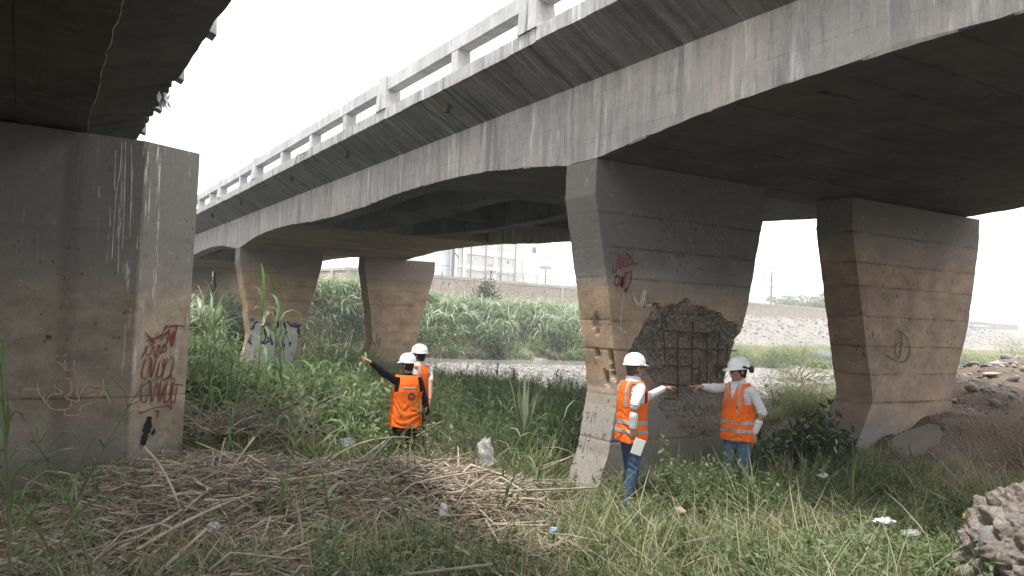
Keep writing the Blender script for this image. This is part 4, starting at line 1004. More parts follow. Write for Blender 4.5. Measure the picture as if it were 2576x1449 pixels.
def p_weed(h, nst, leaf, lw, per, rg=RNG, el=(-15, 45), nseg=2, prof=None, lean=.25, rad=.05):
    P = PL(); a = np.concatenate([rg.normal(0, rad, (nst, 2)), np.zeros((nst, 1)) - .03], 1)
    tip = a + np.concatenate([rg.normal(0, lean * h, (nst, 2)), (rg.uniform(.65, 1.05, (nst, 1)) * h)], 1)
    P.stems(a, tip, .0045, 1, .05, rg)
    for i in range(nst):
        t = rg.uniform(.15, 1.0, per); p0 = a[i] + (tip[i] - a[i]) * t[:, None]
        L = leaf * rg.uniform(.55, 1.15, per) * (1.15 - .5 * t)
        V, F, R = strips(p0 + rg.normal(0, .006, (per, 3)), dirs(per, *el, rg), L, L * lw * rg.uniform(.8, 1.2, per), rg.uniform(.1, 1.0, per), nseg, rg.uniform(-.5, .5, per), rg.random(per), prof=prof)
        P.add(V, F, R)
    return P
def p_reedclump(n, h, L, w, rg=RNG, dry=.1):
    P = PL(); r = .3 * np.sqrt(rg.random(n)); a = rg.uniform(0, 6.283, n)
    z = rg.uniform(.05, 1, n) ** .8 * h
    p0 = np.stack([r*np.cos(a)*(1+z*.3), r*np.sin(a)*(1+z*.3), z*.75], 1)
    d = np.stack([np.cos(a)*.55, np.sin(a)*.55, rg.uniform(.7, 1.6, n)], 1) + rg.normal(0, .22, (n, 3))
    V, F, R = strips(p0, d, L * rg.uniform(.6, 1.15, n), w * rg.uniform(.7, 1.3, n), rg.uniform(1.2, 3.4, n), 4, rg.uniform(-.6, .6, n), np.clip(.75 * z / h + .25 * rg.random(n), 0, 1))
    P.add(V, F, R)
    k = int(n * dry)
    V, F, R = strips(p0[:k] * (1, 1, .6), dirs(k, -20, 30, rg), L * .8 * np.ones(k), w * .7 * np.ones(k), np.full(k, 2.5), 3, np.zeros(k), rg.random(k))
    P.add(V, F, R, 1); return P
def p_arundo(h, lean, nl, L, w, rg=RNG):
    P = PL(); n = 9; t = np.linspace(0, 1, n); a = rg.uniform(0, 6.283)
    C_ = np.stack([lean*t**1.6*np.cos(a), lean*t**1.6*np.sin(a), h*t - .05], 1)
    mb = MB(); mb.tube(C_, np.linspace(.011, .004, n), 6, cap=False); V = np.concatenate(mb.V); P.add(V, np.array(mb.F), np.full(len(V), .5), 1)
    tt = np.linspace(.25, 1., nl); p0 = np.stack([np.interp(tt, t, C_[:, i]) for i in range(3)], 1)
    az = np.arange(nl) * math.pi + rg.normal(0, .5, nl) + a; el = np.radians(rg.uniform(35, 68, nl) + 15 * tt)
    d = np.stack([np.cos(el)*np.cos(az), np.cos(el)*np.sin(az), np.sin(el)], 1)
    V, F, R = strips(p0, d, L * rg.uniform(.6, 1.15, nl), w * rg.uniform(.8, 1.25, nl), rg.uniform(1.6, 3.6, nl), 4, rg.uniform(-.4, .4, nl), rg.random(nl), prof=np.array([.7, 1, .9, .55, .05]))
    P.add(V, F, R); return P
def p_bush(rx, rz, n, leaf, lw, rg=RNG, twigs=30, clump=14, droop=.6, el=(-20, 70)):
    """twiggy bush: leaf clumps spread through an uneven crown"""
    P = PL(); c = rg.normal(0, 1, (clump, 3)); c /= np.linalg.norm(c, axis=1)[:, None]; c *= rg.uniform(.35, 1.0, (clump, 1)); c[:, 2] = np.abs(c[:, 2])
    c = c * (rx, rx, rz) + (0, 0, rz * .12)
    tw = c[rg.integers(0, clump, twigs)] + rg.normal(0, rx * .12, (twigs, 3)); P.stems(np.zeros((twigs, 3)) + rg.normal(0, .04, (twigs, 3)) * (1, 1, 0), tw, .007 * (1 + rx), 1, .10, rg)
    k = rg.integers(0, clump, n); rr = rx * rg.uniform(.16, .42, clump)
    p0 = c[k] + rg.normal(0, 1, (n, 3)) * rr[k][:, None] * .6; p0[:, 2] = np.maximum(p0[:, 2], .02)
    sh = np.clip((p0[:, 2] / rz) * .3 + rg.random(n) * .7, 0, 1)
    V, F, R = strips(p0, dirs(n, *el, rg), leaf * rg.uniform(.6, 1.2, n), leaf * lw * rg.uniform(.8, 1.2, n), rg.uniform(0, droop * 2, n), 2, rg.uniform(-.9, .9, n), sh)
    P.add(V, F, R); return P
leafprof = np.array([.25, 1.0, .08])

def scatter(name, label, cat, protos, pts, sc, kind='stuff', tilt=0.0, seed=1):
    """one 'stuff' object: instances of the given plants on points, through geometry nodes"""
    rg = np.random.default_rng(seed); N = len(pts)
    me = bpy.data.meshes.new(name); me.vertices.add(N); me.vertices.foreach_set('co', np.asarray(pts, np.float32).ravel())
    rot = np.stack([rg.normal(0, tilt, N), rg.normal(0, tilt, N), rg.uniform(0, 6.283, N)], 1).astype(np.float32)
    a = me.attributes.new('rot', 'FLOAT_VECTOR', 'POINT'); a.data.foreach_set('vector', rot.ravel())
    a = me.attributes.new('sc', 'FLOAT', 'POINT'); a.data.foreach_set('value', np.asarray(np.broadcast_to(sc, (N,)), np.float32))
    a = me.attributes.new('pick', 'INT', 'POINT'); a.data.foreach_set('value', rg.integers(0, len(protos), N).astype(np.int32))
    o = bpy.data.objects.new(name, me); COL.objects.link(o); tag(o, label, cat, None, kind)
    ng = bpy.data.node_groups.new(name, 'GeometryNodeTree')
    ng.interface.new_socket('Geometry', in_out='INPUT', socket_type='NodeSocketGeometry'); ng.interface.new_socket('Geometry', in_out='OUTPUT', socket_type='NodeSocketGeometry')
    N_ = ng.nodes; gi = N_.new('NodeGroupInput'); go = N_.new('NodeGroupOutput'); iop = N_.new('GeometryNodeInstanceOnPoints'); jn = N_.new('GeometryNodeJoinGeometry')
    for p in protos:
        q = N_.new('GeometryNodeObjectInfo'); q.inputs['Object'].default_value = p; q.inputs['As Instance'].default_value = True; q.transform_space = 'ORIGINAL'
        ng.links.new(q.outputs['Geometry'], jn.inputs[0])
    def at(nm, dt):
        q = N_.new('GeometryNodeInputNamedAttribute'); q.data_type = dt; q.inputs['Name'].default_value = nm; return [x for x in q.outputs if x.enabled and x.name == 'Attribute'][0]
    ng.links.new(gi.outputs[0], iop.inputs['Points']); ng.links.new(jn.outputs[0], iop.inputs['Instance'])
    iop.inputs['Pick Instance'].default_value = True
    ng.links.new(at('pick', 'INT'), iop.inputs['Instance Index']); ng.links.new(at('sc', 'FLOAT'), iop.inputs['Scale'])
    e2r = N_.new('FunctionNodeEulerToRotation'); ng.links.new(at('rot', 'FLOAT_VECTOR'), e2r.inputs[0]); ng.links.new(e2r.outputs[0], iop.inputs['Rotation'])
    ng.links.new(iop.outputs[0], go.inputs[0])
    md = o.modifiers.new('scatter', 'NODES'); md.node_group = ng
    return o
def on_ground(x, y, dz=0.0):
    x = np.asarray(x, float); return np.stack([x, np.asarray(y, float), gz(x, y) + dz], -1)
def wedge(n, d0, d1, x0=-200, x1=2800, rg=RNG):
    """random ground positions inside a fan in front of the photographer"""
    d = np.sqrt(rg.uniform(d0**2, d1**2, n)); u = (rg.uniform(x0, x1, n) - 1288) / FPX
    f = np.array([.521, .853]); r = np.array([.853, -.521])
    p = (f[None] + r[None] * u[:, None]) * d[:, None]; return p[:, 0], p[:, 1]
def photo_x(x, y):
    """where a ground point sits across the picture, in pixels"""
    fx = .521 * x + .853 * y; rx = .853 * x - .521 * y; return 1288 + FPX * rx / np.maximum(fx, .1)
def depth(x, y): return .521 * x + .853 * y
def zcap(x, y, seed=68):
    """how high the growth stands here: lower before the mural pier, open towards the river"""
    px = photo_x(x, y)
    yc = np.interp(px, [400, 560, 600, 760, 800, 930, 965, 1090, 1280, 1490], [800, 812, 905, 905, 858, 868, 900, 900, 908, 892])
    return CAM_H - (yc - 754.6 - .0365 * px) / FPX * depth(x, y) + .13 * fbm(np.asarray(x) * 1.4, np.asarray(y) * 1.4, 0, 3, seed)
def cap_scale(x, y, s, h): return np.minimum(s, np.clip((zcap(x, y) - gz(x, y)) / h, .12, 2))
def in_pier(x, y):
    m = (y > 7.45) & (y < 8.6) & (x > 5.75) & (x < 8.6); m |= (y > 7.15) & (y < 8.25) & (x > 10.4) & (x < 13.6)
    m |= (y > 10.4) & (y < 11.9) & (x > -3.8) & (x < 1.95); m |= (y > 26.4) & (y < 27.5) & (x > 5.7) & (x < 8.4); m |= (y > 26.4) & (y < 27.5) & (x > 10.1) & (x < 12.6)
    m |= (y > 45.4) & (y < 46.5) & (x > 5.7) & (x < 11.5)
    return m

def plant(P, name, mats, x, y, label, cat, group=None, sc=1.0, rz=0.0, dz=0.0):
    o = P.build(name, mats); o.location = (x, y, float(gz(x, y)) + dz); o.scale = (sc,)*3; o.rotation_euler = (0, 0, rz); return tag(o, label, cat, group)
def replicate(protos, xs, ys, group, label, cat, smin=.8, smax=1.25, seed=3, cap=None):
    rg = np.random.default_rng(seed); z = gz(np.asarray(xs), np.asarray(ys))
    for x, y, zz in zip(xs, ys, z):
        q = rg.uniform(smin, smax)
        if cap: q = min(q, max(.15, (float(cap[0](x, y)) - zz) / cap[1]))
        c_ = copy_obj(protos[rg.integers(len(protos))], None, (float(x), float(y), float(zz)), rg.uniform(0, 6.28), q); tag(c_, label, cat, group)

# ------------------------------------------------------------------ people
M['skin'] = simple('skin', (.37, .205, .14), .55, .10, 8, .1, .002, .4)
M['hair'] = simple('black_hair', (.016, .014, .013), .6, .4, 60, .5, .004)
M['hair_grey'] = simple('greying_hair', (.07, .065, .06), .7, .5, 60, .5, .004)
def cloth(name, c, scale=7, var=.10, rough=.85, wr=.5):
    n = NT(name, rough, .2); P = n.pos((1, 1, 1), local=True)
    c = np.array(c, float); f = n.noise(P, scale, 4, .6)
    n.col(n.ramp(f, [(.3, tuple(c*(1-var))), (.7, tuple(np.minimum(c*(1+var), 1)))]))
    h = n.math('ADD', n.noise(n.pos((1, 1, .6), local=True), 9, 4, .6, 1.2), n.math('MULTIPLY', n.noise(P, 160, 2), .12)); n.bump(h, wr, .03)
    return n.m
M['vest'] = cloth('orange_vest_cloth', (.86, .155, .018)); M['shirt'] = cloth('white_shirt_cloth', (.66, .66, .70), wr=.7); M['polo'] = cloth('cream_polo_cloth', (.66, .64, .60))
M['jeans'] = cloth('blue_denim', (.055, .09, .155), 5, .35); M['jeans2'] = cloth('light_blue_denim', (.085, .135, .20), 5, .3); M['black'] = cloth('black_cloth', (.012, .012, .014)); M['reflect'] = simple('grey_reflective_tape', (.34, .355, .36), .4, .1, 10)
M['helmet'] = simple('white_helmet_plastic', (.78, .79, .80), .28, .03, 4, 0, spec=.5); M['shoe'] = simple('brown_leather', (.05, .035, .025), .6); M['paper'] = simple('white_paper', (.75, .75, .74), .8, .03)
M['muff'] = simple('dark_green_plastic', (.012, .035, .025), .35); M['blackp'] = simple('black_plastic', (.01, .01, .011), .4); M['lens'] = simple('dark_lens', (.01, .008, .008), .1)
M['logo_red'] = simple('red_badge', (.32, .03, .04), .7); M['logo_yel'] = simple('yellow_badge', (.62, .42, .06), .7); M['logo_w'] = simple('white_badge', (.6, .58, .5), .7)

def ell(mb, c, r, n=14, m=0, R=None):
    c = np.array(c, float); u = np.linspace(0, 2*math.pi, n, endpoint=False); v = np.linspace(0, math.pi, n//2 + 2)[1:-1]
    V = [(0, 0, 1.)] + [(math.sin(b)*math.cos(a), math.sin(b)*math.sin(a), math.cos(b)) for b in v for a in u] + [(0, 0, -1.)]
    V = np.array(V) * np.array(r); 
    if R is not None: V = V @ np.array(R).T
    V = V + c; k = len(v); F = [(0, 1+j, 1+(j+1) % n) for j in range(n)]
    for i in range(k-1):
        for j in range(n): F.append((1+i*n+j, 1+(i+1)*n+j, 1+(i+1)*n+(j+1) % n, 1+i*n+(j+1) % n))
    F += [(1+(k-1)*n+j, 1+k*n, 1+(k-1)*n+(j+1) % n) for j in range(n)]
    return mb.add(V, F, m)
def limb(mb, P, R, n=14, flat=1.0):
    """tapered tube with rounded ends"""
    P = [np.array(p, float) for p in P]; mb.tube(P, R, n, flat=flat)
    for p, r in ((P[0], R[0]), (P[-1], R[-1])): ell(mb, p, (r, r, r), 10)
    for p, r in zip(P[1:-1], R[1:-1]): ell(mb, p, (r, r, r), 10)
def organic(mb, name, m, parent, voxel=.008, it=4, disp=None, fac=.6):
    V = np.concatenate(mb.V); tmp = mesh_obj('tmp', V, mb.F, m)
    md = tmp.modifiers.new('r', 'REMESH'); md.mode = 'VOXEL'; md.voxel_size = voxel
    ms = tmp.modifiers.new('s', 'SMOOTH'); ms.iterations = it; ms.factor = fac
    dg = bpy.context.evaluated_depsgraph_get(); dg.update(); ev = tmp.evaluated_get(dg); me = bpy.data.meshes.new_from_object(ev)
    bpy.data.objects.remove(tmp)
    n = len(me.vertices); co = np.empty(n*3, np.float32); me.vertices.foreach_get('co', co); co = co.reshape(-1, 3)
    if disp is not None:
        no = np.empty(n*3, np.float32); me.vertices.foreach_get('normal', no); no = no.reshape(-1, 3)
        co = co + no * disp(co)[:, None]; me.vertices.foreach_set('co', co.astype(np.float32).ravel()); me.update()
    me.polygons.foreach_set('use_smooth', np.ones(len(me.polygons), bool)); me.materials.clear(); me.materials.append(m); me.name = name
    o = bpy.data.objects.new(name, me); link(o, parent); return o
TZ = np.array([.74,.80,.90,1.0,1.12,1.24,1.34,1.40,1.44,1.475]); TRX = np.array([.190,.188,.183,.176,.172,.184,.190,.178,.135,.082]); TRY = np.array([.138,.138,.136,.132,.130,.134,.126,.108,.090,.072])
def torso_pt(th, z, off=0.0, belly=0.0):
    rx = np.interp(z, TZ, TRX) + off; ry = np.interp(z, TZ, TRY) + off; e = 2 / 2.5
    c, s_ = np.cos(th), np.sin(th); x = rx * np.sign(c) * np.abs(c) ** e; y = ry * np.sign(s_) * np.abs(s_) ** e
    y = np.where(s_ > 0, y * (1 + belly * np.exp(-((z - 1.02) / .16) ** 2)), y) - .012
    return x, y
def torso_surface(name, m, parent, off, cond, belly=0, z0=.76, z1=1.472, nth=112, nz=84, wr=.006, seed=0, thick=.0, S=1.0, rip=True):
    th = np.linspace(0, 2*math.pi, nth, endpoint=False); z = np.linspace(z0, z1, nz); T, Z = np.meshgrid(th, z, indexing='ij')
    X_, Y_ = torso_pt(T, Z, off, belly)
    w = wr * fbm(X_*9 + seed, Y_*9, Z*5, 3, seed + 1) + wr * .7 * np.sin(Z*46 + 3*fbm(X_*5, Y_*5, Z*3, 3, seed + 2)*4) * sstep(1.22, .95, Z)
    n_ = np.stack([np.cos(T), np.sin(T), 0*T], -1); V = np.stack([X_, Y_, Z + (.010*np.sin(T*3+seed) * sstep(z0+.08, z0, Z))], -1) + n_ * w[..., None]
    F = []; C_ = cond(T, Z, X_, Y_)
    for i in range(nth):
        i2 = (i+1) % nth
        for j in range(nz-1):
            if C_[i, j] and C_[i2, j] and C_[i, j+1] and C_[i2, j+1]: F.append((i*nz+j, i2*nz+j, i2*nz+j+1, i*nz+j+1))
    if not F: return None
    V = V.reshape(-1, 3) * S; F = np.array(F)
    used, inv = np.unique(F, return_inverse=True); V = V[used]; F = inv.reshape(F.shape)
    if thick:                                     # a real thickness, with the rims closed
        n2 = n_.reshape(-1, 3)[used] * thick * S; k = len(V); V = np.concatenate([V, V - n2]); F2 = F[:, ::-1] + k
        from collections import Counter
        E_ = Counter(); D_ = {}
        for f in F:
            for a, b2 in zip(f, np.roll(f, -1)): E_[(min(a,b2), max(a,b2))] += 1; D_[(min(a,b2), max(a,b2))] = (a, b2)
        R_ = np.array([(b2, a, a + k, b2 + k) for e_, (a, b2) in D_.items() if E_[e_] == 1])
        F = np.concatenate([F, F2, R_])
    return mesh_obj(name, V, F, m, parent, smooth=True)
def ik(S_, T_, l1, l2, hint):
    S_, T_, hint = (np.array(v, float) for v in (S_, T_, hint)); d = T_ - S_; L = min(np.linalg.norm(d), (l1+l2)*.999); u = d / np.linalg.norm(d); T_ = S_ + u * L
    a = (l1*l1 - l2*l2 + L*L) / (2*L); h = math.sqrt(max(l1*l1 - a*a, 0)); hint = hint - u * hint.dot(u); hint /= np.linalg.norm(hint) + 1e-9
    return S_ + u*a + hint*h, T_
def hand(mb, w, d, nrm, side, curls, thumb=.5, sc=1.0):
    """w wrist, d towards the fingers, nrm out of the palm, side = +1 when the thumb lies towards cross(d, nrm)"""
    d = np.array(d, float); d /= np.linalg.norm(d); nrm = np.array(nrm, float); nrm -= d * nrm.dot(d); nrm /= np.linalg.norm(nrm); s_ = np.cross(d, nrm) * side
    w = np.array(w, float)
    for k in (-1.2, -.4, .4, 1.2): limb(mb, [w - d*.01*sc, w + d*.045*sc + s_*k*.013*sc, w + d*.082*sc + s_*k*.0185*sc], [.018*sc, .0165*sc, .0125*sc], 8)
    L = [(.030,.024,.020), (.034,.027,.021), (.032,.025,.020), (.026,.019,.017)]
    for i, (k, cu) in enumerate(zip((1.25, .42, -.42, -1.2), curls)):
        p = w + d*.084*sc + s_*k*.0185*sc; P = [p]; a = 0
        for q, l in enumerate(L[i]):
            a += cu * (.8, 1.1, .8)[q]; dd = d*math.cos(a) + nrm*math.sin(a) + s_*k*.05; p = p + dd*l*sc; P.append(p)
        limb(mb, P, [.0105*sc, .0098*sc, .009*sc, .0078*sc], 8)
    p = w + d*.022*sc + s_*.022*sc; q = p + (d*.55 + s_*.75 + nrm*.35)*.034*sc; r_2 = q + (d*.9 + s_*(.35 - thumb*.5) + nrm*thumb)*.028*sc; r3 = r_2 + (d*1.0 - s_*thumb*.3 + nrm*thumb*.8)*.022*sc
    limb(mb, [p, q, r_2, r3], [.015*sc, .0125*sc, .0105*sc, .009*sc], 8)
def Rz(a): return np.array([[math.cos(a), -math.sin(a), 0], [math.sin(a), math.cos(a), 0], [0, 0, 1.]])
def person(loc, fwd, label, head_fwd, S, rT, lT, rH, lH, top, trousers, shirtm, short=False, hairm='hair', nod=0.0, belly=.0, tilt=0, vest=None, glasses=None, feet=((.11,.02),(-.10,-.05)), muffs=False, stripes='two', back_bar=False, hint_r=(.4,-.5,-.8), hint_l=(-.4,-.5,-.8), rig=None, brim=0.):
    """rT, lT: wrist targets in world space; rH, lH: (direction, palm normal, curls, thumb)"""
    fwd = np.array([fwd[0], fwd[1], 0.]); fwd /= np.linalg.norm(fwd); yaw = math.atan2(fwd[1], fwd[0]) - math.pi/2
    root = empty('person', loc, yaw, label, 'person'); Ri = Rz(-yaw); loc = np.array(loc)
    tl = lambda p: Ri @ (np.array(p, float) - loc); td = lambda v: Ri @ np.array(v, float)
    s = S; sh = {1: np.array([.178, -.012, 1.385])*s, -1: np.array([-.178, -.012, 1.385])*s}
    J = {}
    for sd, T_, hint in ((1, rT, hint_r), (-1, lT, hint_l)): J[sd] = ik(sh[sd], tl(T_), .285*s, .262*s, hint)
    # body: one continuous skin surface
    B = MB()
    for sd in (1, -1):
        e, w_ = J[sd]; limb(B, [sh[sd], e, w_], [.043*s, .034*s, .0235*s]); limb(B, [e + (w_-e)*.2, w_], [.036*s, .024*s])
        H = rH if sd == 1 else lH; hand(B, w_, td(H[0]), td(H[1]), H[4] if len(H) > 4 else sd, H[2], H[3], s*1.03)
        fx, fy = feet[0] if sd == 1 else feet[1]
        hip = np.array([.088*sd, -.01, .90])*s; an = np.array([fx, fy-.03, .09])*s; kn = (hip + an)/2 + np.array([0, .035, .01])*s
        limb(B, [hip, kn, an], [.075*s, .048*s, .036*s]); limb(B, [an, an + np.array([0, .13, -.045])*s], [.036*s, .028*s])
    for z in np.arange(.84, 1.44, .05):
        rx, ry = np.interp(z, TZ, TRX)-.02, np.interp(z, TZ, TRY)-.02; ell(B, np.array((0, -.012, z))*s, np.array((rx, ry, .05))*s, 18)
    hd = td((head_fwd[0], head_fwd[1], 0)); ha = math.atan2(hd[1], hd[0]) - math.pi/2; RH = Rz(ha) @ np.array([[1, 0, 0], [0, math.cos(nod), -math.sin(nod)], [0, math.sin(nod), math.cos(nod)]]) @ np.array([[math.cos(tilt), 0, math.sin(tilt)], [0, 1, 0], [-math.sin(tilt), 0, math.cos(tilt)]])
    HC = np.array([0, .012, 1.605])*s; hp = lambda x, y, z: HC + RH @ (np.array([x, y, z])*s)
    limb(B, [np.array((0, -.02, 1.42))*s, HC + RH @ np.array((0, -.02, -.07))*s], [.062*s, .056*s])
    he = lambda c_, r: ell(B, hp(*c_), np.array(r)*s, 18, R=RH)
    he((0, 0, .015), (.075, .094, .105)); he((0, .022, -.045), (.062, .072, .068)); he((0, .052, -.088), (.034, .034, .027)); he((.0, .035, -.065), (.052, .055, .045))
    limb(B, [hp(0, .086, .015), hp(0, .106, -.018), hp(0, .100, -.03)], [.010*s, .013*s, .015*s], 8); he((0, .084, .03), (.045, .014, .012)); he((0, .094, -.055), (.020, .010, .007)); he((0, .092, -.067), (.018, .010, .007))
    for q in (-1, 1): he((q*.076, -.012, -.012), (.011, .021, .031)); he((q*.012, .094, -.028), (.010, .012, .009)); he((q*.042, .060, -.015), (.024, .028, .02))
    organic(B, 'body', M['skin'], root, .0062, 3, fac=.5)
    # eyes, hair
    for q in (-1, 1):
        mb = MB(); ell(mb, hp(q*.030, .080, .004), np.array((.012, .010, .008))*s, 10, R=RH); mb.build('eye', M['lens'], root, smooth=True)
    mb = MB(); ell(mb, hp(0, -.022, .012), np.array((.083, .088, .108))*s, 20, R=RH); ell(mb, hp(0, -.052, -.05), np.array((.062, .046, .05))*s, 16, R=RH)
    for q in (-1, 1): ell(mb, hp(q*.070, .018, .012), np.array((.014, .022, .03))*s, 10, R=RH)
    organic(mb, 'hair', M[hairm], root, .007, 2, disp=lambda c_: .004*fbm(c_[:, 0]*40, c_[:, 1]*40, c_[:, 2]*12, 3, 5))
    # helmet
    n, mrows = 48, 12; V = []
    for j in range(mrows + 1):
        ph = j/mrows * math.pi/2
        for i in range(n):
            a = 2*math.pi*i/n; r = math.cos(ph)**.75; x_, y_ = .112*math.cos(a)*r, .134*math.sin(a)*r; z_ = .125*math.sin(ph)**.92
            z_ += .006*math.exp(-((x_)/.012)**2)*math.sin(ph)
            V.append((x_, y_-.008, .045+z_))
    F = [(j*n+i, j*n+(i+1) % n, (j+1)*n+(i+1) % n, (j+1)*n+i) for j in range(mrows) for i in range(n)]; F.append(tuple(mrows*n+i for i in range(n)))
    b0 = len(V)
    for k, (ro, zo) in enumerate(((0., 0.), (.006, -.004), (1., -.010), (1.02, -.014), (.0, -.008))):
        for i in range(n):
            a = 2*math.pi*i/n; fr = max(0, math.sin(a))**3; e = (.010 + brim + .046*fr) * min(ro, 1.02) if ro > .5 else ro
            V.append(((.112+e)*math.cos(a) - (.004 if k == 4 else 0)*math.cos(a), (.134+e)*math.sin(a)-.008, .045+zo-(.016*fr + brim*.5 if ro > .5 else 0)))
    F += [(b0+k*n+i, b0+(k+1)*n+i, b0+(k+1)*n+(i+1) % n, b0+k*n+(i+1) % n) for k in range(4) for i in range(n)]
    V = np.array([hp(*v) for v in V]); hm = mesh_obj('helmet', V, F, M['helmet'], root, smooth=True)
    # suspension slots and rivets
    for q in (-1, 1):
        mb = MB(); P_ = [hp(q*.119, dy, .052) for dy in (-.03, .0, .03)]; mb.tube(P_, .006*s, 6); mb.build('slot_cover', M['helmet'], hm)
    if muffs:
        for q in (1, -1):
            mb = MB(); limb(mb, [hp(q*.125, -.01, .055), hp(q*.135, -.03, .048), hp(q*.135, -.075, .035)], [.016*s, .010*s, .011*s], 8); mb.build('muff_arm', M['blackp'], hm)
            mb = MB(); ell(mb, hp(q*.132, -.105, .022), np.array((.026, .030, .042))*s, 16, R=RH); m2 = mb.build('ear_muff', M['muff'], hm, smooth=True)
            mb = MB(); ell(mb, hp(q*.110, -.105, .022), np.array((.016, .026, .038))*s, 14, R=RH); mb.build('ear_cushion', M['blackp'], hm, smooth=True)
    if glasses:
        g_ = []
        for q in (-1, 1):
            mb = MB(); ell(mb, hp(q*.031, .094, .004), np.array((.021, .004, .014))*s, 12, R=RH); mb.tube([hp(q*.052, .092, .010), hp(q*.072, .05, .010), hp(q*.078, -.01, .004)], .0018*s, 5)
            if q == 1: mb.tube([hp(-.012, .099, .010), hp(.012, .099, .010)], .002*s, 5)
            o = mb.build('glasses', M['lens'], root)
    # shirt
    B = MB(); sl = .62 if short else 1.0
    for sd in (1, -1):
        e, w_ = J[sd]
        if short: m_ = sh[sd] + (e - sh[sd])*.72; limb(B, [sh[sd], m_], [.062*s, .060*s], 14)
        else:
            cu = e + (w_-e)*.90; mid1 = (sh[sd]+e)/2; mid2 = e + (cu-e)*.5
            limb(B, [sh[sd], mid1, e, mid2, cu], [.062*s, .058*s, .054*s, .048*s, .040*s], 14)
    for z in np.arange(.80, 1.445, .035): 
        rx, ry = np.interp(z, TZ, TRX)-.004, np.interp(z, TZ, TRY)-.004; ell(B, np.array((0, -.012, z))*s, np.array((rx, ry, .05))*s, 22)
    cz = [(.072, 1.435), (.066, 1.462), (.064, 1.49)]
    B.tube(np.array([(0, -.018, 1.42), (0, -.018, 1.462), (0, -.020, 1.495)])*s, [.082*s, .070*s, .066*s], 20)
    def folds(c_):
        r = np.zeros(len(c_))
        for sd in (1, -1):
            e, w_ = J[sd]
            for a_, b_ in ((sh[sd], e), (e, w_)):
                u = (b_ - a_); L_ = np.linalg.norm(u); u = u/L_; t = (c_-a_) @ u; d_ = np.linalg.norm(c_ - a_ - t[:, None]*u, axis=1); k_ = (d_ < .09*s)*(t > -.02)*(t < L_+.02)
                near = np.exp(-((t/L_ - (1 if a_ is sh[sd] else 0))/.33)**2)
                r += k_*(.0035 + .007*near)*fbm(c_[:, 0]*14+9*sd, c_[:, 1]*14, c_[:, 2]*14, 3, 21) + k_*.0035*near*np.sin(t*150 + 4*vnoise(c_[:, 0]*9, c_[:, 1]*9, c_[:, 2]*9, 2))
        r = np.clip(r, -.005, .012)
        return r + .003*fbm(c_[:, 0]*10, c_[:, 1]*10, c_[:, 2]*7, 3, 22)
    so = organic(B, 'shirt', M[shirtm], root, .0075, 2, folds)
    for sd in (1, -1):
        if short: continue
        e, w_ = J[sd]; mb = MB(); a_ = e + (w_-e)*.80; b_ = e + (w_-e)*.965; mb.tube([a_, b_], [.0405*s, .0375*s], 16, cap=False); mb.tube([b_, a_], [.034*s, .036*s], 16, cap=False); mb.build('cuff', M[shirtm], so, smooth=True)
    if shirtm != 'black':                          # collar wings
        for q in (-1, 1):
            P = np.array([(q*.004, .062, 1.44), (q*.058, .048, 1.492), (q*.072, -.02, 1.515), (q*.088, -.02, 1.462), (q*.085, .062, 1.425), (q*.040, .108, 1.385)])*s
            P2 = P + np.array((0, .004, .004))*s; MB().add(np.concatenate([P, P2]), [(0,1,2,3,4,5), (11,10,9,8,7,6)] + [(i, i+6, (i+1) % 6+6, (i+1) % 6) for i in range(6)]).build('collar', M[shirtm], so)
        P = [(.085*math.cos(a)*s, (-.02 + .078*math.sin(a))*s, 1.46*s) for a in np.linspace(math.pi, 2*math.pi, 12)]; Pt = [(.070*math.cos(a)*s, (-.02 + .066*math.sin(a))*s, 1.515*s) for a in np.linspace(math.pi, 2*math.pi, 12)]
        mesh_obj('collar', np.array(P+Pt), [(i, i+1, i+13, i+12) for i in range(11)], M[shirtm], so, smooth=True)
    # trousers, shoes
    B = MB()
    for sd in (1, -1):
        fx, fy = feet[0] if sd == 1 else feet[1]; hip = np.array([.088*sd, -.01, .88])*s; an = np.array([fx, fy-.03, .07])*s; kn = (hip + an)/2 + np.array([0, .035, .01])*s; mid = (hip+kn)/2
        limb(B, [hip, mid, kn, (kn+an)/2, an], [.097*s, .088*s, .072*s, .066*s, .064*s], 16)
    for z in (.80, .86, .92, .97): ell(B, np.array((0, -.015, z))*s, np.array((.166, .122, .055))*s, 20)
    tr = organic(B, 'trousers', M[trousers], root, .008, 2, lambda c_: .006*fbm(c_[:, 0]*10, c_[:, 1]*10, c_[:, 2]*8, 3, 33) + .005*np.sin(c_[:, 2]*75 + 5*vnoise(c_[:, 0]*7, c_[:, 1]*7, c_[:, 2]*5, 3))*(np.exp(-((c_[:, 2]-.12)/.14)**2) + .7*np.exp(-((c_[:, 2]-.5)/.07)**2)))
    for sd in (1, -1):
        fx, fy = feet[0] if sd == 1 else feet[1]; mb = MB(); p = np.array([fx, fy, 0.])*s
        limb(mb, [p + np.array((0, -.05, .045))*s, p + np.array((0, .04, .045))*s, p + np.array((0, .14, .035))*s], [.040*s, .043*s, .036*s]); organic(mb, 'shoe', M['shoe'], root, .01, 2)
    # vest with its tape
    if vest:
        hem = vest.get('hem', .80); vo = .020 + vest.get('loose', 0)
        def arm(T, Z, X_, Y_): return ~((np.abs(X_) > (.166 if not vest.get('cut') else vest['cut']) - .03*np.clip((Z-1.20)/.2, 0, 1)) & (Z > 1.225) & (Z < 1.43) & (np.abs(np.cos(T)) > .50))
        def neck(T, Z, X_, Y_): return ~((np.sin(T) > 0) & (np.abs(X_) < (Z-1.24)*.26) & (Z > 1.24)) & (Z < 1.463)
        def front(T, Z, X_, Y_): return ~((np.sin(T) > .2) & (np.abs(X_) < .003))
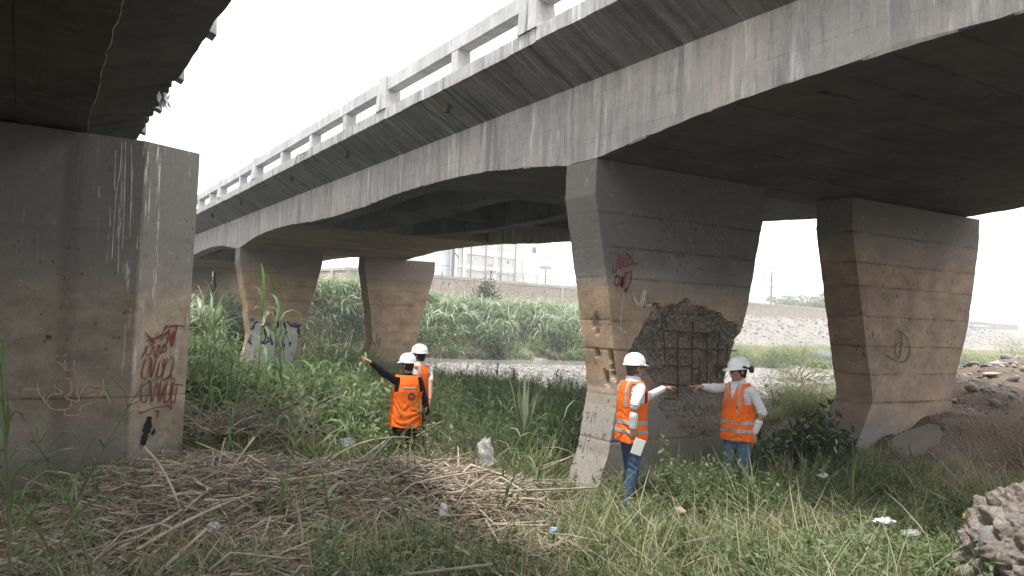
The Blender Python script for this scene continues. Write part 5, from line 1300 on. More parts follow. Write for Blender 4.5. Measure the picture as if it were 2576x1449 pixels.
        base = lambda *a: arm(*a) & neck(*a)
        vb = torso_surface('vest', M['vest'], root, vo, base, belly, hem, 1.47, 200, 150, wr=.007, seed=vest.get('seed', 1), thick=.007, S=s)
        tp = lambda nm, c_, o_=.0035, m_='reflect': torso_surface(nm, M[m_], vb, vo + o_, lambda *a: base(*a) & c_(*a), belly, hem, 1.47, 180, 150, wr=.007, seed=vest.get('seed', 1), thick=.002, S=s)
        if stripes == 'two':
            for z0_, z1_ in ((.885, .93), (.98, 1.03)): tp('reflective_band', lambda T, Z, X_, Y_: (Z > z0_) & (Z < z1_) & ~((np.sin(T) > 0) & (np.abs(X_) < .012)))
            tp('shoulder_tape', lambda T, Z, X_, Y_: (np.abs(np.abs(X_) - .098 + (Z-1.3)*.10) < .021) & (Z > 1.17))
            tp('zip', lambda T, Z, X_, Y_: (np.sin(T) > 0) & (np.abs(X_) < .007) & (Z < 1.24), .004, 'logo_red')
        if stripes == 'shoulder': tp('shoulder_tape', lambda T, Z, X_, Y_: (np.abs(np.abs(X_) - .098 + (Z-1.3)*.10) < .021) & (Z > 1.17))
        if back_bar: tp('reflective_bar', lambda T, Z, X_, Y_: (np.sin(T) < 0) & (np.abs(X_) < .115) & (np.abs(Z - 1.285 - X_*.03) < .013))
        for (lx, lz, r0, bk) in vest.get('logos', ()):
            th = np.arcsin(np.clip(0, -1, 1)); zz = lz
            def sp(x_, z_, o_):
                rx = np.interp(z_, TZ, TRX)+vo; ry = np.interp(z_, TZ, TRY)+vo; y_ = ry*(1-(abs(x_)/rx)**2.5)**(1/2.5)
                y_ = y_*(1 + belly*math.exp(-((z_-1.02)/.16)**2)) if not bk else -y_
                return np.array([x_, y_ - .012 + (o_ if not bk else -o_), z_])*s
            def disc(ra, rb, o_, m_, nm, par, nn=28, star=0):
                V = []; 
                for i in range(nn):
                    a = 2*math.pi*i/nn; k_ = 1 + (star if i % 2 else 0)
                    V.append(sp(lx + rb*k_*math.cos(a), lz + rb*k_*math.sin(a), o_)); V.append(sp(lx + ra*math.cos(a), lz + ra*math.sin(a), o_))
                F = [(2*i, 2*((i+1) % nn), 2*((i+1) % nn)+1, 2*i+1) for i in range(nn)]
                if not bk: F = [f[::-1] for f in F]
                return mesh_obj(nm, V, F, M[m_], par)
            bd = disc(0, r0, .010, 'logo_w', 'badge', vb); disc(r0*.84, r0, .0115, 'blackp', 'badge_ring', bd, 56, .10) if bk else disc(r0*.88, r0, .0115, 'logo_yel', 'badge_ring', bd)
            disc(r0*.42, r0*.80, .0115, 'logo_red', 'badge_ring', bd); disc(0, r0*.50, .0125, 'logo_red', 'badge_centre', bd)
            q = r0*.36; V = [sp(lx + a*q, lz + b2*q, .0135) for a, b2 in ((-1,-.7),(1,-.7),(0,1.0))] + [sp(lx + a*q*.45, lz + b2*q*.45 - q*.12, .0145) for a, b2 in ((-1,-.7),(1,-.7),(0,1.0))]
            mesh_obj('badge_triangle', V[:3], [(0,1,2)], M['logo_yel'], bd); mesh_obj('badge_triangle', V[3:], [(0,1,2)], M['blackp'], bd)
            if bk:
                cu = bpy.data.curves.new('lettering', 'FONT'); cu.body = 'C O S L'; cu.size = .042*s; cu.align_x = 'CENTER'; to = bpy.data.objects.new('t', cu); me = bpy.data.meshes.new_from_object(to); bpy.data.objects.remove(to)
                nv = len(me.vertices); co = np.empty(nv*3, np.float32); me.vertices.foreach_get('co', co); co = co.reshape(-1, 3)/s
                co2 = np.array([sp(lx + (c_[0] if not bk else c_[0]), lz - r0 - .045 + c_[1], .011) for c_ in co]); me.vertices.foreach_set('co', co2.astype(np.float32).ravel()); me.update(); me.materials.append(M['logo_yel']); me.name = 'lettering'
                lo_ = bpy.data.objects.new('lettering', me); link(lo_, vb)
        for (px0, px1, pz0, pz1, m_) in vest.get('pockets', ()):
            tp('pocket', lambda T, Z, X_, Y_: (np.sin(T) > 0) & (X_ > px0) & (X_ < px1) & (Z > pz0) & (Z < pz1), .006 if m_ == 'vest' else .008, m_)
    return root, J
rI = np.array([.853, -.521, 0]); aI = np.array([.521, .853, 0])
def at_w(x, y, d): return atd(x, y, d)
ZERO = (0.15, .2, .25, .3)
pA, JA = person((5.80, 6.83, float(gz(5.80, 6.83))), rI*.93 + aI*.36, 'man in orange vest and blue jeans holding a notebook, left of the broken concrete', rI*.86 + aI*.5, .985,
    rT=at_w(1592, 1078, 8.44), lT=at_w(1672, 976, 9.02), rH=((.12, .02, -1), aI*1.0, (.5, .55, .6, .65), .5), lH=(rI*.8 + aI*.5 + np.array((0, 0, .12)), (0, 0, -1), (.25, .95, 1.1, 1.2), .7),
    top='shirt', trousers='jeans', shirtm='shirt', hairm='hair_grey', vest=dict(seed=1, hem=.79, pockets=[(.03, .13, .93, .98, 'vest')]), glasses=True, feet=((.08, -.06), (-.09, .06)), hint_r=(.75, -.7, -.1), hint_l=(-.3, -.3, -1))
pB, JB = person((7.23, 6.62, float(gz(7.23, 6.62))), -rI*.76 - aI*.65, 'man in orange vest and jeans with ear muffs on his helmet, touching the broken concrete', -rI*.97 - aI*.22, .985,
    rT=at_w(1752, 972, 9.05), lT=at_w(1897, 1090, 9.25), rH=(-rI*.9 + aI*.45, (0, 0, -1), (.05, 1.0, 1.15, 1.2), .7), lH=((-.05, -.1, -1), -rI*.3 + aI*1.0, (.35, .4, .45, .5), .4),
    top='shirt', trousers='jeans2', shirtm='shirt', belly=.16, vest=dict(seed=2, hem=.79, logos=[(-.085, 1.185, .026, False)], pockets=[(-.145, -.04, 1.00, 1.20, 'vest'), (.05, .14, 1.04, 1.20, 'vest'), (-.10, -.07, 1.115, 1.15, 'reflect')]), glasses=True, muffs=True, brim=.012, feet=((.10, .03), (-.12, -.02)), hint_r=(.2, -.2, -1), hint_l=(-1, -.5, 0), nod=-.06)
zD = -.27
pD, JD = person((4.79, 10.69, zD), aI*.93 - rI*.36, 'man seen from behind in black shirt and orange badged vest, pointing up to the left', aI*.55 - rI*.83, 1.0,
    rT=at_w(1078, 1052, 11.75), lT=at_w(908, 893, 11.0), rH=((0, .2, -1), -rI, (.4, .4, .5, .5), .4), lH=(-rI*.78 + aI*.1 + np.array((0, 0, .42)), (0, 0, -1), (.02, 1.15, 1.25, 1.3), .8),
    top='black', trousers='black', shirtm='black', vest=dict(seed=3, hem=.72, loose=.030, logos=[(.03, 1.165, .052, True)]), stripes='none', back_bar=True, hint_r=(.5, -.8, 0), hint_l=(-.2, -.1, -1), feet=((.10, 0), (-.10, 0)))
pC, JC = person((5.34, 11.47, -.22), aI*.72 - rI*.69, 'man in cream short-sleeved polo and orange vest, half hidden behind the pointing man', aI*.5 - rI*.86, 1.03,
    rT=at_w(1084, 1040, 12.1), lT=at_w(1000, 1020, 12.6), rH=((0, 0, -1), -rI, (.4, .4, .5, .5), .4), lH=((0, .2, -1), rI, (.4, .4, .5, .5), .4),
    top='polo', trousers='black', shirtm='polo', short=True, vest=dict(seed=4, hem=.78, cut=.128), stripes='shoulder', feet=((.10, 0), (-.10, 0)), hint_r=(.8, -.8, 0))
# the folded notebook in the hand of the man in jeans: a thing of its own
nb_p = np.array(at_w(1605, 1124, 8.36)); cu_ = np.array([.10, .16])
o = MB().box((-.058, -.0025, -.085), (.058, .0025, .085)).box((-.056, -.0065, -.083), (.057, -.003, .083)).build('notebook', M['paper']); o.location = nb_p; o.rotation_euler = (.1, .30, math.atan2(rI[1], rI[0]) + .15); tag(o, 'white folded notebook held low in the right hand of the man in blue jeans', 'notebook')

# --- foreground grass and weeds
def rg(n): return np.random.default_rng(n)
g_lab = 'loose tuft of low grey-green grass in the foreground growth'
gp = [plant(p_grass(30, .40, .16, .25, .0125, rg(i), stalks=3), 'grass_tuft', [M['grass']], *xy, l_, 'grass tuft', 'grass tufts in the foreground') for i, (xy, l_) in enumerate((((4.6, 5.0), 'loose grass tuft in the foreground, below the man holding the notebook'), ((5.1, 4.7), 'loose grass tuft in the foreground, below the broken tile'), ((3.9, 5.6), 'loose grass tuft beside the pale blue plastic scrap'), ((5.7, 4.9), 'loose grass tuft in the foreground, below the man wearing ear muffs')))]
gd = plant(p_grass(36, .40, .14, .85, .006, rg(9)), 'grass_tuft', [M['grass']], 2.6, 6.9, 'straw-coloured dead grass tuft among the dry canes', 'grass tuft')
x, y = wedge(21000, 3.2, 11, -500, 3000, rg(11))
px = photo_x(x, y); d_ = depth(x, y)
heap = (1 - sstep(1250, 1650, px + 160 * (d_ - 6.5) * 0)) * sstep(6.2, 7.2, d_ + fbm(x * .9, y * .9, 0, 3, 71)) * (1 - sstep(9.6, 10.8, d_))
heap = np.maximum(heap, 1.02 * (1 - sstep(650, 1300, px)) * sstep(2.8, 3.8, d_) * (1 - sstep(9.6, 10.8, d_)))
keep = (RNG.random(len(x)) < (1 - .84 * heap)) & ~in_pier(x, y)
moundm = (sstep(9.4, 10.4, x) * sstep(5.3, 5.9, y)) > .3
keep &= ~moundm
keep &= RNG.random(len(x)) < np.clip(.70 + 1.5 * fbm(x * 1.1, y * 1.1, 0, 3, 72), .15, 1)
x, y = x[keep], y[keep]
scatter('grass', 'rough low grass covering the foreground under the bridges', 'grass', gp + [gp[0], gd], on_ground(x, y), RNG.uniform(.4, 1.15, len(x)) * (.75 + .25 * sstep(4, 7, depth(x, y))) * (.85 + .5 * fbm(x * .9, y * .9, 0, 3, 74)), tilt=.3)
wl1 = 'small leafy grey-green weed standing in the foreground grass'
wp = [plant(p_weed(.45, 4, .095, .42, 17, rg(20+i), prof=leafprof), 'leafy_weed', [M['weed'], M['stem']], *xy, wl1, 'weed', 'leafy weeds in the foreground') for i, xy in enumerate(((5.9, 5.3), (6.6, 5.6), (4.2, 4.8), (7.3, 5.4), (3.2, 5.5)))]
x, y = wedge(3600, 3.6, 9.5, -100, 2700, rg(12)); k = ~in_pier(x, y) & ~((x > 9.4) & (y > 5.3)) & (RNG.random(len(x)) < np.where((photo_x(x, y) < 1500) & (depth(x, y) > 6.6), .25, np.where(photo_x(x, y) < 800, .22, 1)) * np.clip(.6 + 1.4 * fbm(x * .8, y * .8, 0, 3, 73), .1, 1))
x, y = x[k], y[k]
replicate(wp, x[:285], y[:285], 'leafy weeds in the foreground', wl1, 'weed', .5, 1.05, 5)
scatter('ground_weeds', 'mass of small leafy weeds mixed into the foreground grass', 'weeds', wp, on_ground(x[285:], y[285:]), RNG.uniform(.4, 1.0, max(0, len(x) - 285)), tilt=.2, seed=2)
# taller weeds round the two men and the pier foot
tw_lab = 'knee-high leafy weed in front of the broken pier'
tp = [plant(p_weed(.9, 4, .115, .40, 20, rg(30+i), prof=leafprof, lean=.16), 'tall_weed', [M['weed'], M['stem']], *xy, tw_lab, 'weed', 'knee-high weeds at the broken pier') for i, xy in enumerate(((6.1, 6.55), (6.75, 6.5), (7.5, 6.25)))]
r_ = rg(31); xs = np.concatenate([r_.uniform(6.25, 9.3, 130), r_.uniform(5.9, 7, 24)]); ys = np.concatenate([r_.uniform(5.3, 6.9, 130), r_.uniform(6.0, 6.6, 24)])
k = ~((xs < 6.9) & (ys > 6.6)) & ~(np.hypot(xs - 7.15, ys - 6.6) < .32) & ~((photo_x(xs, ys) < 1620)); xs, ys = xs[k], ys[k]
replicate(tp, xs, ys, 'knee-high weeds at the broken pier', tw_lab, 'weed', .45, .85, 6)
x, y = r_.uniform(6.3, 9.8, 420), r_.uniform(5.4, 7.25, 420); k = (photo_x(x, y) > 1650) & (np.hypot(x - 7.2, y - 6.6) > .3)
gt = plant(p_grass(26, .85, .10, .1, .010, rg(44)), 'grass_tuft', [M['grass']], 8.3, 6.2, 'tall loose grass tuft in front of the man wearing ear muffs', 'grass tuft')
scatter('tall_grass', 'tall loose grass before the broken pier', 'grass', [gt, gp[0]], on_ground(x[k], y[k]), r_.uniform(.6, 1.05, k.sum()), tilt=.15, seed=3)

# --- mid-ground: green thicket between the bridges and the gravel bar
sh_lab = 'narrow-leaved green shrub in the thicket between the piers'
sp = [plant(p_weed(1.4, 9, .21, .095, 30, rg(50+i), el=(5, 70), prof=np.array([.4, 1., .05]), lean=.20, rad=.12), 'narrow_leaved_shrub', [M['shrub'], M['stem']], *xy, sh_lab, 'shrub', 'narrow-leaved shrubs in the thicket') for i, xy in enumerate(((6.9, 11.2), (8.4, 11.8), (3.9, 12.2), (7.6, 13.0)))]
bp = [plant(p_bush(.6, .85, 420, .12, .40, rg(60+i)), 'leafy_bush', [M['weed'], M['twig']], *xy, 'dense leafy green bush in the thicket left of the pointing man', 'bush', 'leafy bushes in the thicket') for i, xy in enumerate(((3.0, 11.6), (3.6, 12.9), (2.4, 13.4)))]
r_ = rg(51); N = 2600; x = r_.uniform(1.9, 15, N); y = r_.uniform(9.2, 25, N)
px = photo_x(x, y); d_ = depth(x, y)
k = ~in_pier(x, y) & ((d_ > 11.6) | ((x > 5.0) & (y > 9.3) & (d_ > 10.8)) | ((px > 1150) & (d_ > 10.9))) & (x + .35 * (y - 11) < 15 + 0 * x) & (px < 1520)
k &= (np.hypot(x - 4.9, y - 10.8) > .5) & (np.hypot(x - 5.3, y - 11.5) > .45) & ~((px > 980) & (px < 1110) & (d_ < 11.7))
x, y = x[k], y[k]; o_ = np.argsort(depth(x, y)); x, y = x[o_], y[o_]; px = photo_x(x, y)
left = px < 960
sc_ = .75 + .25 * fbm(x * .5, y * .5, 0, 2, 52)
lim = np.where(left, 1.05, 1.0 - .25 * sstep(18, 24, y))
nb = 150
replicate(sp, x[~left][:nb], y[~left][:nb], 'narrow-leaved shrubs in the thicket', sh_lab, 'shrub', .55, .98, 7, cap=(zcap, 1.6))
replicate(bp + [sp[2]], x[left][:110], y[left][:110], 'leafy bushes in the thicket', 'dense leafy green bush in the thicket left of the pointing man', 'bush', .7, 1.25, 8, cap=(zcap, 1.2))
xr, yr = np.concatenate([x[~left][nb:], x[left][110:]]), np.concatenate([y[~left][nb:], y[left][110:]])
mg = plant(p_grass(30, .95, .2, .34, .018, rg(59), stalks=3), 'grass_tuft', [M['grass']], 6.5, 10.6, 'tall dark grass clump at the near edge of the thicket', 'grass tuft')
scatter('thicket', 'low green thicket of shrubs, reeds and tall grass reaching to the gravel bar', 'undergrowth', sp + bp + [mg, mg], on_ground(xr, yr), cap_scale(xr, yr, r_.uniform(.45, .85, len(xr)), 1.5), tilt=.12, seed=4)
x, y = r_.uniform(1.9, 12, 3000), r_.uniform(8.6, 19, 3000); px = photo_x(x, y); d_ = depth(x, y); k = ~in_pier(x, y) & (px < 1500) & (d_ > 10.3) & (np.hypot(x - 4.9, y - 10.8) > .35)
scatter('undergrowth_grass', 'tall rank grass under the thicket shrubs', 'grass', [mg, gp[0], gt], on_ground(x[k], y[k]), cap_scale(x[k], y[k], r_.uniform(.4, .95, k.sum()), 1.1), tilt=.3, seed=5)
# giant canes: group in front of the mural pier, and a few more in the thicket
gl = [('tall green giant cane with arching leaves before the mural pier, leftmost of its group', 650, 13.0, 2.35), ('tallest giant cane before the mural pier with a folded top leaf', 700, 13.4, 2.35), ('tall giant cane before the mural pier, right of the tallest', 735, 12.8, 2.15), ('slanting giant cane at the right of the mural pier group', 775, 12.6, 1.75)]
for i, (lab, px_, d, h) in enumerate(gl):
    p = atd(px_, 900, d); plant(p_arundo(h, .25, 13, .75, .055, rg(80+i)), 'giant_cane', [M['arundo'], M['stem']], p[0], p[1], lab, 'cane plant', 'giant canes before the mural pier', rz=i * 1.3)
ac = [plant(p_arundo(1.7, .3, 12, .62, .045, rg(90+i)), 'giant_cane', [M['arundo'], M['stem']], *xy, 'green giant cane with arching leaves rising from the thicket', 'cane plant', 'giant canes in the thicket') for i, xy in enumerate(((2.6, 12.2), (3.1, 10.9), (2.4, 15.5)))]
r_ = rg(95); xs, ys = [], []
for _ in range(60):
    a, d = r_.uniform(480, 930), r_.uniform(10.4, 16); p = atd(a, 900, d)
    if not in_pier(p[0], p[1]) and not 590 < a < 790: xs.append(p[0]); ys.append(p[1])
replicate(ac, xs, ys, 'giant canes in the thicket', 'green giant cane with arching leaves rising from the thicket', 'cane plant', .5, .85, 9, cap=(lambda X_, Y_: zcap(X_, Y_) + .15, 1.9))
xs, ys = [], []
for _ in range(26):
    a, d = r_.uniform(1120, 1490), r_.uniform(11.5, 17); p = atd(a, 900, d); xs.append(p[0]); ys.append(p[1])
replicate(ac, xs, ys, 'giant canes in the thicket', 'green giant cane with arching leaves rising from the thicket', 'cane plant', .5, .72, 10, cap=(lambda X_, Y_: zcap(X_, Y_) + .1, 1.9))
# upright pale corn-like plant and the sprig in front of the pointing man
P = PL(); r_ = rg(97)
n = 11; a = np.linspace(0, 6.28, n, endpoint=False) + r_.normal(0, .2, n)
V, F, R = strips(np.stack([.02*np.cos(a), .02*np.sin(a), np.full(n, .62)], 1), np.stack([np.cos(a)*.26, np.sin(a)*.26, np.ones(n)], 1), r_.uniform(.35, .6, n), np.full(n, .045), r_.uniform(.1, .6, n), 4, r_.uniform(-.3, .3, n), r_.uniform(.2, .7, n), prof=np.array([.5,1,.85,.5,.05])); P.add(V, F, R)
mb = MB(); mb.tube([(0,0,-.1),(0,0,.66)], .013, 6); V = np.concatenate(mb.V); P.stems(np.array([[0,0,-.1]]), np.array([[.02,0,.68]]), .016)
p = atd(1318, 1080, 8.7); plant(P, 'broad_bladed_plant', [M['reed'], M['stem']], p[0], p[1], 'pale upright broad-bladed plant fanning out in the middle of the thicket', 'plant', sc=1.25)
for i, (a, b_, d, h, lab) in enumerate(((1095, 1150, 8.4, .95, 'leafy green sapling covering the lower right of the orange vest seen from behind'), (1060, 1230, 8.1, .75, 'small leafy sapling below the man seen from behind'), (985, 1000, 9.8, .8, 'broad-leaved weed left of the man seen from behind'), (1620, 1130, 8.2, .0, ''))):
    if not h: continue
    p = atd(a, b_, d); plant(p_weed(h, 5, .10, .42, 26, rg(110+i), el=(0, 65), prof=leafprof, lean=.14), 'sapling', [M['pale'] if i < 2 else M['weed'], M['stem']], p[0], p[1], lab, 'sapling')
for i, (a, b_, d, h) in enumerate(((1240, 1150, 8.2, .95), (1255, 1250, 7.6, .85), (700, 1250, 6.9, .9), (560, 1150, 8.8, 1.0), (1070, 1330, 6.4, .7), (840, 1330, 6.3, .8), (1345, 1110, 8.9, 1.0), (720, 1120, 8.8, 1.25), (610, 1080, 9.2, 1.1), (930, 1190, 8.0, .8))):
    p = atd(a, b_, d); plant(p_arundo(h, .35, 9, .42, .028, rg(120+i)), 'young_cane', [M['arundo'], M['stem']], p[0], p[1], 'thin young green cane with narrow arching leaves among the dry canes', 'cane plant', 'young canes among the dry heap', rz=i)
# foreground reed sprays at the left
for i, (a, b_, d, h, rz) in enumerate(((30, 1430, 4.6, 1.5, .3), (110, 1440, 4.9, 1.25, 2.0), (-40, 1430, 4.4, 1.7, 4.0), (170, 1449, 5.2, .9, 1.0), (235, 1449, 5.6, 1.1, 5.0), (-20, 1400, 5.4, 1.3, .9))):
    p = atd(a, b_, d); lab = ('thin arching reed spray close to the camera at the left edge', 'short reed spray right of the left-edge spray', 'tallest near reed at the far left edge of the picture', 'low reed spray over the dry canes at lower left', 'slender reed in front of the tan tag on the left pier', 'reed spray leaning against the shaded left pier')[i]
    plant(p_arundo(h * 1.08, .5, 17, .5, .022, rg(140+i)), 'reed_spray', [M['arundo'], M['stem']], p[0], p[1], lab, 'reed', rz=rz)

# --- far bank: pampas-like reed clumps, bushes, dead skirts
rc_lab = 'arching grey-green reed clump on the far river bank'
rp = [plant(p_reedclump(64, 1.5, 1.55, .075, rg(150+i)), 'reed_clump', [M['reed'], M['dry']], *xy, rc_lab, 'reed clump', 'reed clumps on the far bank') for i, xy in enumerate(((27.5, 46.6), (31, 46.0), (34.5, 45.6), (23.5, 47.2)))]
dk = [plant(p_reedclump(52, 1.1, 1.25, .065, rg(160+i), dry=1.0), 'reed_clump', [M['arundo'], M['dry']], *xy, 'green reed clump with a skirt of dead brown leaves on the far bank', 'reed clump', 'reed clumps with dead skirts on the far bank') for i, xy in enumerate(((26, 45.5), (21, 46.4)))]
dd = [plant(p_reedclump(80, .8, 1.0, .04, rg(170), dry=.9), 'dead_reed_clump', [M['dry'], M['dry']], 22.5, 45.9, 'collapsed brown dead reeds low on the far bank', 'reed clump')]
fb = [plant(p_bush(1.3, 1.5, 1500, .16, .5, rg(180+i)), 'bank_bush', [m_, M['twig']], *xy, lab, 'bush') for i, (xy, m_, lab) in enumerate((((19.6, 46.5), M['weed'], 'broad green bush on the far bank between the two mural-side piers'), ((37.8, 48.5), M['weed'], 'leafy rounded bush at the right end of the reed bank, by the near pier'), ((28.8, 50.6), M['dark'], 'dark olive bush on top of the reed bank under the brick wall')))]
r_ = rg(190); N = 1250; x = r_.uniform(10, 46, N); t = r_.uniform(.0, .80, N) ** .9; y = _ry(x) + t * (_wx(x) - _ry(x))
k = ~((photo_x(x, y) > 1560)); x, y, t = x[k], y[k], t[k]
k = ~((x > 33) & (t > .80))
x, y, t = x[k], y[k], t[k]
lo = (t < .22) | ((x < 24) & (t < .55) & (r_.random(len(x)) < .6))
o_ = np.argsort(y); 
hi_i = np.where(~lo)[0]; lo_i = np.where(lo)[0]
reed_cap = lambda X_, Y_: 3.45 + .75 * (1 - sstep(22, 28, X_)) + .35 * fbm(X_ * .4, Y_ * .4, 0, 3, 66)
replicate(rp, x[hi_i][:170], y[hi_i][:170], 'reed clumps on the far bank', rc_lab, 'reed clump', .7, 1.25, 11, cap=(reed_cap, 1.9))
replicate(dk, x[hi_i][170:270], y[hi_i][170:270], 'reed clumps with dead skirts on the far bank', 'green reed clump with a skirt of dead brown leaves on the far bank', 'reed clump', .7, 1.2, 12, cap=(reed_cap, 1.6))
scatter('bank_reeds', 'dense reed growth covering the far river bank', 'reeds', rp + dk + dk, on_ground(x[hi_i][270:], y[hi_i][270:]), np.minimum(r_.uniform(.65, 1.1, len(hi_i[270:])), np.clip((reed_cap(x[hi_i][270:], y[hi_i][270:]) - gz(x[hi_i][270:], y[hi_i][270:])) / 1.8, .12, 2)), tilt=.1, seed=6)
scatter('dead_reeds', 'brown dead reed litter along the foot of the far bank', 'reeds', dd + [dk[0]], on_ground(x[lo_i], y[lo_i]), r_.uniform(.5, .8, len(lo_i)), tilt=.2, seed=7)
db = [plant(p_bush(1.6, 1.5, 1500, .17, .45, rg(186+i)), 'bank_bush', [M['dark'] if i else M['weed'], M['twig']], *xy, 'dark rounded bush growing among the reeds of the far bank', 'bush', 'dark bushes among the bank reeds') for i, xy in enumerate(((22.3, 46.6), (36.0, 46.4)))]
r2_ = rg(188); xs = r2_.uniform(15, 42, 26); ts = r2_.uniform(.05, .6, 26); ys = _ry(xs) + ts * (_wx(xs) - _ry(xs))
replicate(db, xs, ys, 'dark bushes among the bank reeds', 'dark rounded bush growing among the reeds of the far bank', 'bush', .5, 1.1, 14, cap=(reed_cap, 1.8))
# plume stalks against the wall
for i, (vx, vy) in enumerate(((355, 560), (365, 690), (445, 700), (690, 690), (780, 640), (1360, 840), (1545, 840), (1700, 800), (1720, 860), (1690, 870))):
    X_, Y_ = Z6b([(vx, vy)])[0]; p = wpt(X_, Y_, -1.2); zb0 = float(gz(p[0], p[1]))
    mb = MB(); h = p[2] - zb0 + .4; mb.tube([(0,0,0), (.05,0,h*.7), (.15+.1*math.sin(i),0,h)], [.012,.01,.006], 5); mb.tube([(.05,0,h*.72),(.09,0,h*.88),(.15+.1*math.sin(i),0,h+.1)], [.01,.045,.008], 5)
    o = mb.build('reed_plume', M['twig']); o.location = (p[0], p[1], zb0); tag(o, 'dry brown reed plume standing up in front of the brick wall', 'reed', 'dry reed plumes before the brick wall')
# left, beyond the mural pier: bank growth
r_ = rg(200); x = r_.uniform(-2, 13, 420); y = r_.uniform(30, 56, 420); k = ~in_pier(x, y) & ((x < 9) | (y > 48))
scatter('left_bank_reeds', 'reeds and bushes on the rising ground beyond the farthest pier', 'reeds', rp + dk + [fb[0]], on_ground(x[k], y[k]), r_.uniform(.7, 1.35, k.sum()), tilt=.1, seed=8)
x, y = r_.uniform(1.8, 7.5, 330), r_.uniform(17, 30, 330); k = ~in_pier(x, y)
scatter('left_thicket', 'bright green growth between the left pier and the mural pier', 'undergrowth', bp + [ac[0], mg], on_ground(x[k], y[k]), cap_scale(x[k], y[k], r_.uniform(.7, 1.2, k.sum()), 1.4), tilt=.1, seed=9)

# --- right: gravel bar, rubble slope, bushes
def rock(seed, sub=2, amp=.25, flat=.6):
    bm = bmesh.new(); bmesh.ops.create_icosphere(bm, subdivisions=sub, radius=1.0)
    V = np.array([v.co[:] for v in bm.verts]); F = [[v.index for v in f.verts] for f in bm.faces]; bm.free()
    V = V * (1 + amp * fbm(V[:, 0] * .9 + seed * 7, V[:, 1] * .9, V[:, 2] * .9, 3, seed)[:, None]); V[:, 2] *= flat; V[:, 0] *= 1.25
    return V, np.array(F)
sm = NT('river_stone', .85, .25); oi = sm.t.nodes.new('ShaderNodeObjectInfo')
c = sm.ramp(oi.outputs['Random'], [(0, (.13, .13, .135)), (.4, (.22, .215, .20)), (.8, (.33, .31, .285)), (1, (.22, .175, .145))])
c = sm.mix(sm.ramp(sm.noise(sm.pos(local=True), 2.5, 5), [(.35, .4), (.6, 0.)]), c, sm.mix(1.0, c, (.6, .58, .55), 'MULTIPLY')); sm.col(c); sm.bump(sm.noise(sm.pos(local=True), 6, 4), .3, .1); M['stone'] = sm.m
sps = []
r_ = rg(210)
for i in range(5):
    V, F = rock(i + 1, 2, .35 if i < 3 else .2, (.55, .7, .45, .6, .8)[i]); x0, y0 = ((16.3, 9.3), (15.6, 8.4), (17.6, 9.0), (14.9, 8.9), (16.9, 8.1))[i]
    o = mesh_obj('stone', V, F, M['stone'], smooth=True); s_ = (.11, .08, .14, .07, .09)[i]; o.scale = (s_,)*3; o.location = (x0, y0, float(gz(x0, y0)) + s_ * .25)
    tag(o, 'rounded grey river stone lying on the sunlit top of the dirt mound', 'stone', 'stones on top of the mound'); sps.append(o)
for i in range(240):
    x0 = r_.uniform(13.6, 20.5); y0 = 7.3 + (x0 - 13) * .33 + r_.normal(.4, .85)
    if in_pier(np.array(x0), np.array(y0)): continue
    s_ = abs(r_.normal(.022, .028)) + .018; c_ = copy_obj(sps[r_.integers(5)], None, (x0, y0, float(gz(x0, y0)) + s_ * .15), r_.uniform(0, 6.28), (s_ * r_.uniform(.8, 1.5), s_, s_ * r_.uniform(.6, 1.2))); c_.rotation_euler = (r_.normal(0, .3), r_.normal(0, .3), r_.uniform(0, 6.28))
    tag(c_, 'rounded grey river stone lying on the sunlit top of the dirt mound', 'stone', 'stones on top of the mound')
x0, y0 = 14.15, 7.65; c_ = copy_obj(sps[3], None, (x0, y0, float(gz(x0, y0)) + .06), .4, (.13, .11, .13)); tag(c_, 'large pale round stone at the foot of the mound beside the right pier', 'stone')
x0, y0 = 16.5, 8.5; c_ = copy_obj(sps[2], None, (x0, y0, float(gz(x0, y0)) + .05), .2, (.42, .14, .07)); tag(c_, 'long flat dark slab of stone on the mound crest', 'stone')
for i in range(50):
    x0 = r_.uniform(11, 16); y0 = r_.uniform(5.6, 7.1); s_ = abs(r_.normal(.0, .022)) + .014
    c_ = copy_obj(sps[r_.integers(5)], None, (x0, y0, float(gz(x0, y0)) + s_ * .1), r_.uniform(0, 6.28), s_); tag(c_, 'small stone half sunk in the shaded earth of the mound', 'stone', 'stones in the shaded mound')
x, y = r_.uniform(10, 20, 1500), r_.uniform(5.5, 11, 1500); k = (y > 7.0) | (r_.random(1500) < .35); x, y = x[k], y[k]
scatter('mound_pebbles', 'pebbles and crumbs of earth strewn over the mound', 'pebbles', sps, on_ground(x, y), np.abs(r_.normal(.012, .014, len(x))) + .006, tilt=.5, seed=12)
